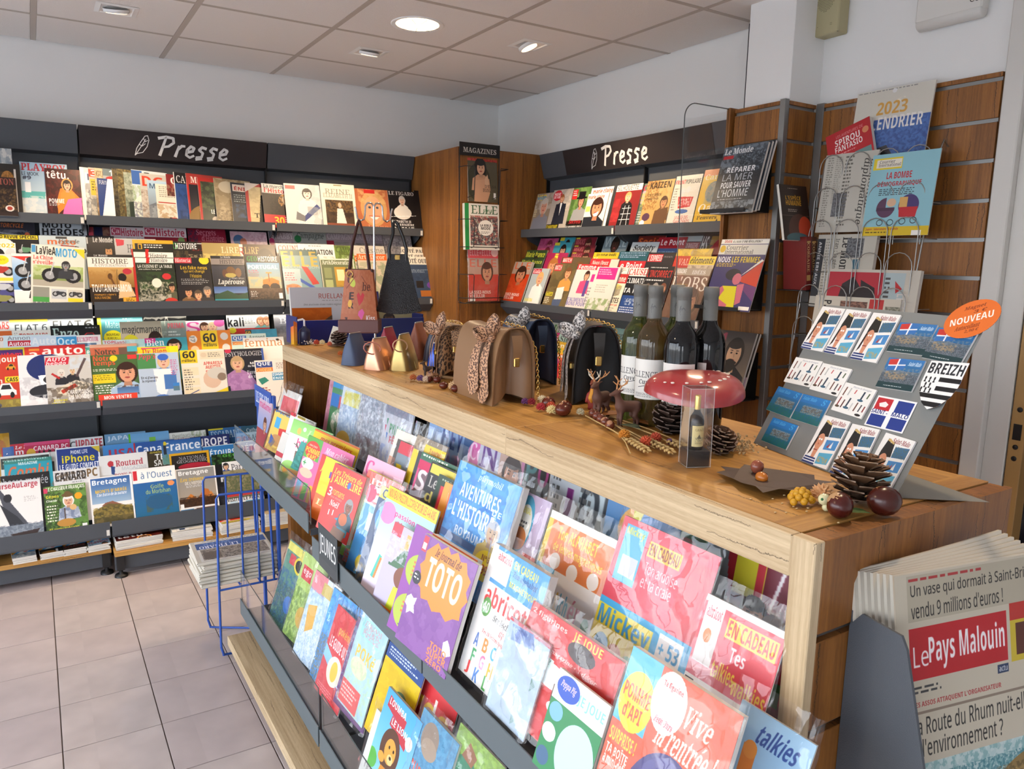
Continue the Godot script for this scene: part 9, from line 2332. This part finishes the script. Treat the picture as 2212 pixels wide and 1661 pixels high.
["CF",-1.0631,0.0379,0.2528,0.2,0.012,0,0,0.03,1,1,"red carton with carrying handle and little snowy house print","b c8302f;t 4 4 40 6 f0d8d0 b 2 figurines;t 50 2 30 9 f0cc50 b JE JOUE;e 62 16 14 8 3a2a28;t 24 26 60 5 f0d8d0 gi + 1 magazine + 1 décor;e 40 46 22 10 e8f0f0;p 6a4a34 46 50 58 40 70 50 70 64 46 64;r 52 54 6 6 e8cc40;p 3a8a6a 76 62 82 42 88 62;e 70 68 26 8 eef2f4;r 6 34 34 8 d8ece4;t 8 35 30 5 3a6a6a gi C'est Noël !"],
["CF",-1.0997,0.0225,0.1275,0.17,0.004,0,0,0.046,1,1,"pale blue blister card holding two small pink figures","b a8bcd0;r 0 0 100 4 c83a44;p 3a5aa0 10 6 60 2 70 16 14 22;p 4a7a6a 80 40 92 46 82 54;p 4a7a6a 60 84 74 88 62 96;n 0 0 100 100 b4c8d8 2"],
["CF",-0.9226,0.0182,0.1301,0.16,0.006,0,0,0.058,0,1,"green and white preschool magazine with pale oval picture","b 3f8a58;r 0 0 100 30 ece8e6;e 26 14 22 12 3a5ab8;t 10 8 32 9 f0d0e0 gi Peppa Pig;t 46 10 50 12 8ac8d8 b JE JOUE;e 16 40 13 9 7ab0d8;e 14 62 13 9 e4e8ea;e 14 86 12 9 4a6a8a;e 66 66 34 30 bcd8e8;r 46 88 44 12 c8302c"],
["CF",-0.7868,0.0066,0.208,0.27,0.012,0,0,0.05,1,1,"large orange red children's magazine with yellow sun title in plastic","b df5a38;r 0 0 32 40 5ab4e4;e 17 26 16 16 f2cc30;t 4 18 26 8 d8503a b POMME;t 8 28 18 8 d8503a b d'API;e 44 16 15 16 f2ecea;t 36 6 18 4 b8403a b Ta figurine;t 36 24 18 4 c8404a gi Petit Ours;t 58 10 28 12 f8ece4 gi Vive;t 40 24 54 14 f8ece4 gi la rentrée !;t 3 44 26 7 f2cc30 b SURPRISE !;t 3 52 22 6 f8ece4 b TA BOÎTE;t 3 58 24 6 f8ece4 b à mini-défis;e 14 78 10 12 e8c030;e 14 74 6 6 d89070;e 60 78 36 40 463f78;e 60 74 30 34 544c88;z 30 90 40 98 3 c84a2c"],
["BF",-2.9625,-0.0007,0.2,0.33,0.005,8,0,0,1,1,"wrapped green comic magazine with black emblem, first on lower shelf","b 5a8a78;r 0 2 100 10 d8d060;r 20 14 24 12 c83a44;e 64 22 22 10 e0c828;e 64 22 16 7 1a1a1e;n 0 34 100 60 2a5a9a 1;n 0 50 100 50 3a4a44 0;e 60 70 18 10 3a70b8"],
["BF",-2.7461,0.0312,0.2,0.32,0.005,8,0,0.012,1,1,"wrapped lime green toy magazine with red square logo, lower shelf","b a8c46a;r 10 14 40 16 c8303c;t 14 18 32 8 f0d8d8 b ego;n 0 40 100 60 5a7a3a 1;e 50 70 20 12 c8a040"],
["BF",-2.571,0.0301,0.2,0.31,0.005,8,0,0.024,1,1,"wrapped white and blue toy magazine with pink top, lower shelf","b ccdce8;r 0 0 50 22 d8808a;r 40 6 50 14 c8b468;n 0 20 100 80 8ab0d8 1;n 0 60 100 40 e8f0f4 0;p d8a848 10 40 40 34 44 60 20 70"],
["BF",-2.3595,0.0442,0.2,0.31,0.005,8,0,0.034,1,1,"wrapped bright blue magazine with golden lower half, lower shelf","b 3a8ad0;n 0 0 100 50 5ab0e8 1;n 0 50 100 50 8a6a3a 0;e 50 40 20 12 e08a5a"],
["BF",-2.2828,0.041,0.1921,0.285,0.005,4,0,0.04,1,1,"red trading card guide in plastic with pale blue ribbon","b c83038;n 0 0 100 100 d84a4e 2;t 30 18 56 12 d8a83c b pokémon;t 10 34 84 12 f0ecec b LE GUIDE ULTIME;p 8ac4ec 0 46 100 72 100 84 0 60;e 50 66 26 16 e8e4d0;e 50 66 12 11 e0c440;e 90 56 9 6 e0b030;l 8 88 70 8 e88a8a 3"],
["BF",-2.103,0.0861,0.2,0.27,0.005,6,0,0.05,1,1,"wrapped purple magazine with gold letters on lower shelf","b 5a2f6a;n 0 0 100 80 8ab8c8 1;n 0 40 100 50 7a2a70 0;t 10 80 60 12 d8b03c b DRA"],
["BF",-2.0679,0.111,0.1733,0.28,0.005,4,0,0.056,1,1,"wrapped pale blue card pack magazine with yellow word","b a8cce4;r 10 4 70 20 9ad8dc;n 20 6 60 16 d88a98 0;t 16 32 70 14 e0bc40 b POKé;e 40 54 30 10 e4d0b8;n 0 48 100 52 b8d8a8 1;r 0 74 70 24 d85a58;l 4 78 60 16 f0c8c0 4"],
["BF",-1.8498,0.141,0.2,0.25,0.005,4,0,0.064,0,1,"yellow bagged notebook with dark blue heading and cap figure","b d8b820;r 0 0 100 16 2a4a88;l 8 3 84 10 c8d4e8 3;n 0 20 100 80 c8a81c 2;e 64 46 18 10 3a6a3a;e 60 54 14 10 d08a5a;p 2a2a30 40 74 70 62 90 80 50 88"],
["BF",-1.8391,0.0405,0.3334,0.33,0.005,2,0,0.03,0,1,"red animal collection card with big yellow zoo letters","b d03a40;e 20 12 9 8 f0e8e4;e 21 12 4 4 1a1a1a;e 20 24 8 9 a84a34;t 40 14 56 20 e8c02c b ZOO;t 6 38 80 4 f4d8d4 gi Une adorable collection d'albums;r 0 60 100 40 c83038;r 70 8 4 22 e8e0d8"],
["BF",-1.7954,0.0325,0.16,0.19,0.005,4,0,0.075,1,1,"white trading pack in plastic with red fist print","b e4e8e4;p c83a34 50 20 90 14 94 40 60 44;p 2a3a80 54 44 90 42 80 60;t 10 70 70 10 3a3a44 b TRADING;n 0 0 100 100 d8e0dc 2"],
["BF",-1.7404,0.1028,0.1923,0.21,0.008,2,0,0.085,0,1,"picture book with friendly lion on sky blue cover","v 0 0 100 100 4aa0dc 8ac8ec;p b83a44 12 6 66 16 64 30 10 20;t 14 8 48 8 f4ecec b LOUMBA;p b83a44 30 24 80 34 78 46 28 36;t 32 26 44 8 f4ecec b LE LION;e 46 62 26 26 5a3a2a;e 48 62 15 15 d89a40;e 52 70 8 6 e8c080;e 52 68 3 2 2a1a14;e 44 58 2 2 1a1210;e 56 58 2 2 1a1210;p d08a30 34 84 80 80 92 100 30 100;e 30 76 9 6 d89a40;e 84 34 9 8 e8e0d4;e 8 88 14 12 5ab04a"],
["BF",-1.5667,0.1458,0.1743,0.2,0.01,2,0,0.075,1,1,"wrapped blue sea magazine with grey brown toy and red letters","b 3a80a8;n 0 0 100 100 5aa0c4 1;e 36 26 22 20 8a7868;e 40 36 20 12 a08c78;t 8 60 30 30 d84a34 b SUB;n 0 84 100 16 d0d8d8 0"],
["BF",-1.4219,0.1944,0.1883,0.19,0.005,2,0,0.065,1,1,"wrapped green jungle magazine with dark green and grey shapes","b 8ab048;n 0 0 100 100 6a8a34 1;e 34 52 28 26 2a7a5a;e 72 62 22 24 a8988c;e 76 50 14 14 b8a89c;p 8a5a3a 30 10 50 20 44 34 20 30"],
["S1",-2.324,-0.0183,0.2246,0.285,0.012,0,0,0.002,0,1,"dark sea magazine with bold white headline on top ledge, front copy","b 2c343c;v 0 0 100 60 4a545e 22282e;n 0 0 100 40 8a98a4 1;n 40 10 60 40 1a2026 0;t 4 3 66 9 f2f2f0 g Le Monde;r 4 14 24 5 c02c34;t 20 30 66 10 f4f4f4 b RÉPARER;t 14 42 70 10 b8c0c8 s LA MER;t 14 54 70 9 f4f4f4 b POUR SAUVER;t 12 65 70 11 e8ecee s L'HOMME;l 14 79 60 2 c8ccd0 1;n 0 82 100 18 aab4bc 1;r 34 84 2 9 16181c;r 4 96 24 4 e8e8e8"],
["S1",-2.3171,-0.0085,0.219,0.285,0.012,0,0,-0.016,0,0,"dark sea magazine on top ledge, middle copy behind the front one","b 3a4048;n 0 0 100 100 5a646e 1"],
["S1",-2.3115,-0,0.2159,0.285,0.012,0,0,-0.03,0,0,"dark sea magazine on top ledge, rearmost copy","b 343a42;n 0 0 100 100 5a646e 1"],
["S2",-2.3358,-0.0138,0.2524,0.31,0.006,0,0,0,0,1,"purple magazine with red beam and woman in yellow top","b 3a3468;r 0 0 100 7 e8e4dc;t 8 1.5 16 4 b83030 b IRAN;t 26 1.5 60 4 2a2a2a b À L'AUBE D'UNE RÉVOLUTION ?;r 0 8 100 14 dcd6ca;t 16 9 46 6 2a2a30 f Courrier;t 14 15 60 6 2a2a30 f international;e 8 14 6 5 d8b020;t 4 25 28 8 f4f4f4 b NOUS;t 34 25 58 8 e8cc20 b LES FEMMES;l 4 34 50 6 d8b838 3;p c8402c 56 58 100 30 100 66;p e8e0d4 58 54 96 28 100 30;p 6a3a70 56 60 100 66 100 86;e 46 50 16 8 1c1828;e 56 56 9 8 c8687a;p d8cc20 30 66 60 66 66 96 26 96;p c8687a 16 76 30 66 36 72 28 84 50 92 48 98 18 92;p c8687a 60 64 74 62 76 88 66 92;r 76 93 22 5 f0ece4"],
["S3",-2.3068,-0.002,0.1967,0.29,0.012,0,0,0,0,1,"dark portrait magazine with bearded man on lowest ledge, front copy","b 6a5e52;v 0 0 100 100 4a423e 8a7c6a;t 6 4 18 22 a84858 b 1;P 56 34 19 c8a080 2a221e 1e1c1e;e 52 52 15 10 2a2420;e 40 47 9 2.5 2a2420;e 60 47 9 2.5 2a2420;p 1c1a1c 6 78 40 62 78 62 98 80 98 100 6 100;p e8e4dc 46 64 62 62 58 76;p a85048 50 66 58 66 56 84;t 6 90 44 6 e8e4e0 gi Science"],
["S3",-2.3003,0.0011,0.1935,0.29,0.012,0,0,-0.016,0,0,"dark portrait magazine on lowest ledge, copy behind","b 3a342e;n 0 0 100 100 6a5e52 1"],
["H1",2.2225,0.6002,0.2033,0.28,0.006,0,0,0,0,1,"magazine with seated dark haired woman, top of the wire holder","b 5a5340;r 0 0 100 16 b8382c;t 6 2 88 14 8a2c20 s VOGUE;e 36 60 40 40 3a3a2c;e 42 30 20 22 1c1614;P 44 30 13 d8a888 1c1614 c89878;p d0a080 24 56 60 52 74 80 64 100 20 100;p d8b090 56 52 66 42 70 62 58 72;t 56 64 40 6 2a2420 f D'ELSA;l 50 72 44 8 5a4a3a 3;r 86 80 8 12 f0f0f0"],
["H1",2.1829,0.3143,0.235,0.27,0.03,0,0,0.004,0,1,"thick green spined fashion special in the wire holder","b e8e4dc;r 0 0 12 100 1f8a48;t 18 4 78 18 2f5a3a f ELLE;t 54 12 26 6 2a6a3a b STYLE;n 16 26 80 64 3a5a40 0;n 16 26 80 64 a83a38 1;n 16 30 80 60 2a2a3a 1;e 60 52 22 17 f2f0ea;t 44 44 32 5 2a2a2a b LA BIBLE;t 46 50 28 6 2a2a2a b MODE;l 46 60 28 6 777 2"],
["H1",2.2113,0.0088,0.2092,0.32,0.005,0,0,0.008,1,1,"red double magazine pack at the bottom of the wire holder","b d04848;r 0 0 100 20 d8505c;t 6 5 70 10 f0c0c4 s ELLE+ELLE;e 88 9 12 8 f0c8c4;r 0 20 100 80 c8392c;v 0 20 100 30 b8aca4 c09a8c;t 6 22 88 14 d86a58 s ELLE;P 62 46 15 d09a7c 4a3026 c83a2c;t 4 80 70 6 f4ecea b LAISSEZ-NOUS;t 4 87 50 6 f4ecea b VIEILLIR;r 4 95 18 5 f0f0f0"],
["N1",-1.8817,0.1576,0.3007,0.4,0.008,0,0,-0.03,1,2,"wrapped 2023 wall calendar with blue sea picture, above the wire rack","b d8d4c8;l 2 1 96 2 8a8a88 1;e 50 3 3 2 e8e8e8;t 30 12 40 12 d8a040 b 2023;v 0 28 100 72 2a56a0 16386c;n 0 30 100 60 4a80c8 1;t 8 26 84 12 ece8e4 b CALENDRIER;p 23262e 20 58 50 52 60 62 30 64;p 3a3c40 44 70 80 66 100 84 40 88;p 6a6450 50 80 100 76 100 96 56 98","calendar"],
["N1",-1.9754,0.2596,0.186,0.14,0.02,0,18,-0.012,0,1,"red hardcover comic album tilted in the wire rack","b b82830;t 24 12 60 8 e8a0a0 s LES AVENTURES DE;t 20 24 56 18 f4ece8 b SPIROU;t 18 44 62 16 f4ece8 b FANTASIO;e 88 30 7 9 d88a60;l 16 66 60 6 e89898 1;r 60 78 36 22 6a8a88","book"],
["N1",-1.956,0.0271,0.2233,0.3,0.008,0,0,0.004,0,2,"grey newspaper folded sideways with large italic title in wire rack","b bdb9ae;l 6 4 12 90 8a867c 30;l 22 4 14 60 9a968c 24;r 26 50 26 30 5a5a5c;n 26 50 26 30 8a8c90 1;l 40 4 16 90 6a665e 20;p bdb9ae 74 0 100 0 100 100 74 100;d 72 8 16 84 2a2826 fi diplomatique;d 88 10 9 60 3a3836 f LE MONDE","newspaper"],
["N1",-1.7489,0.0096,0.2505,0.295,0.006,0,0,0.012,0,2,"light blue magazine with red headline and two prams in wire rack","b 8ec0cc;r 3 5 44 14 e0c830;r 8 7 38 10 e8e0d0;t 12 7.5 24 4 2a2a30 f Courrier;t 11 11.5 34 4 2a2a30 f International;t 26 23 38 8 c02830 b LA BOMBE;t 14 33 66 8 c02830 b DÉMOGRAPHIQUE;l 18 43 60 9 3a4a50 4;e 32 66 14 12 5a3a54;p 8ec0cc 32 52 50 52 50 66 32 66;r 18 66 28 4 4a2c44;e 40 60 7 5 d8b090;e 66 64 15 13 4a3a70;p c02830 52 66 80 66 78 78 54 78;p d8a860 52 54 64 54 64 66 52 66;e 26 84 5 4 3a3a40;e 26 84 4 3 8ec0cc;e 42 84 5 4 3a3a40;e 42 84 4 3 8ec0cc;e 60 83 5 4 3a3a40;e 60 83 4 3 8ec0cc;e 76 82 5 4 3a3a40;e 76 82 4 3 8ec0cc;r 0 89 100 11 d8b820;t 6 90 50 4 a83828 b Japon : laboratoire du monde;l 6 95 40 3 6a5a10 1;r 76 94 14 6 f0ece4"],
["N2",-1.9358,-0.0009,0.2484,0.28,0.02,0,0,0,0,2,"grey daily newspaper stack with gothic title sideways in wire rack","b bab6aa;r 0 6 14 80 26282e;d 3 10 5 60 c8c8c8 b ANNIE ERNAUX;d 30 6 9 66 3a3834 s Iran : la génération;d 44 4 15 60 1c1a1a g Le Monde;r 52 6 28 26 4a4c50;r 66 34 12 40 3a6a80;l 16 6 10 80 8a867c 20;n 52 6 28 26 8a8c90 1","newspaper"],
["N3",-1.8704,-0.0119,0.3722,0.28,0.02,0,0,0,0,2,"daily newspaper with dark figures on crimson in wire rack","b c4beb2;r 4 4 60 90 b02838;p 2a2024 20 20 32 10 44 30 50 90 10 90;p 2a2024 40 14 56 24 62 80 46 90;r 64 4 22 90 a8b8bc;d 80 30 10 50 d0c8c4 b Libération;p b82c30 76 14 84 24 78 30;l 66 10 6 70 4a4a4c 12","newspaper"],
["N4",-1.896,-0.0352,0.3483,0.28,0.02,0,0,0,0,2,"daily newspaper with red sideways title, lowest in wire rack","b c8c2b4;d 12 6 12 60 2a2826 b PRÈS DE LA;r 32 6 32 70 5a4038;n 32 6 32 70 a87a68 1;r 66 2 16 90 b83030;d 68 24 12 60 f0e8e4 b AUJOURD'HUI;r 84 10 16 60 6a6a5c;n 84 10 16 60 b8b4a4 1","newspaper"],
["K1",2.4994,-0.0326,0.1663,0.22,0.012,0,0,0.03,0,1,"brown book with orange planet cover leaning on the narrow panel","b 33251f;l 30 6 40 2 b8a898 1;t 18 18 56 9 d8a030 b L'ESPÈCE;t 18 28 56 9 d8a030 b HUMAINE;l 24 44 40 6 c8b8a8 2;r 0 55 100 1 6a5a50;e 60 82 40 30 5a3a30;e 80 78 24 22 c8482c;e 50 96 40 10 4a6a70","book"],
]
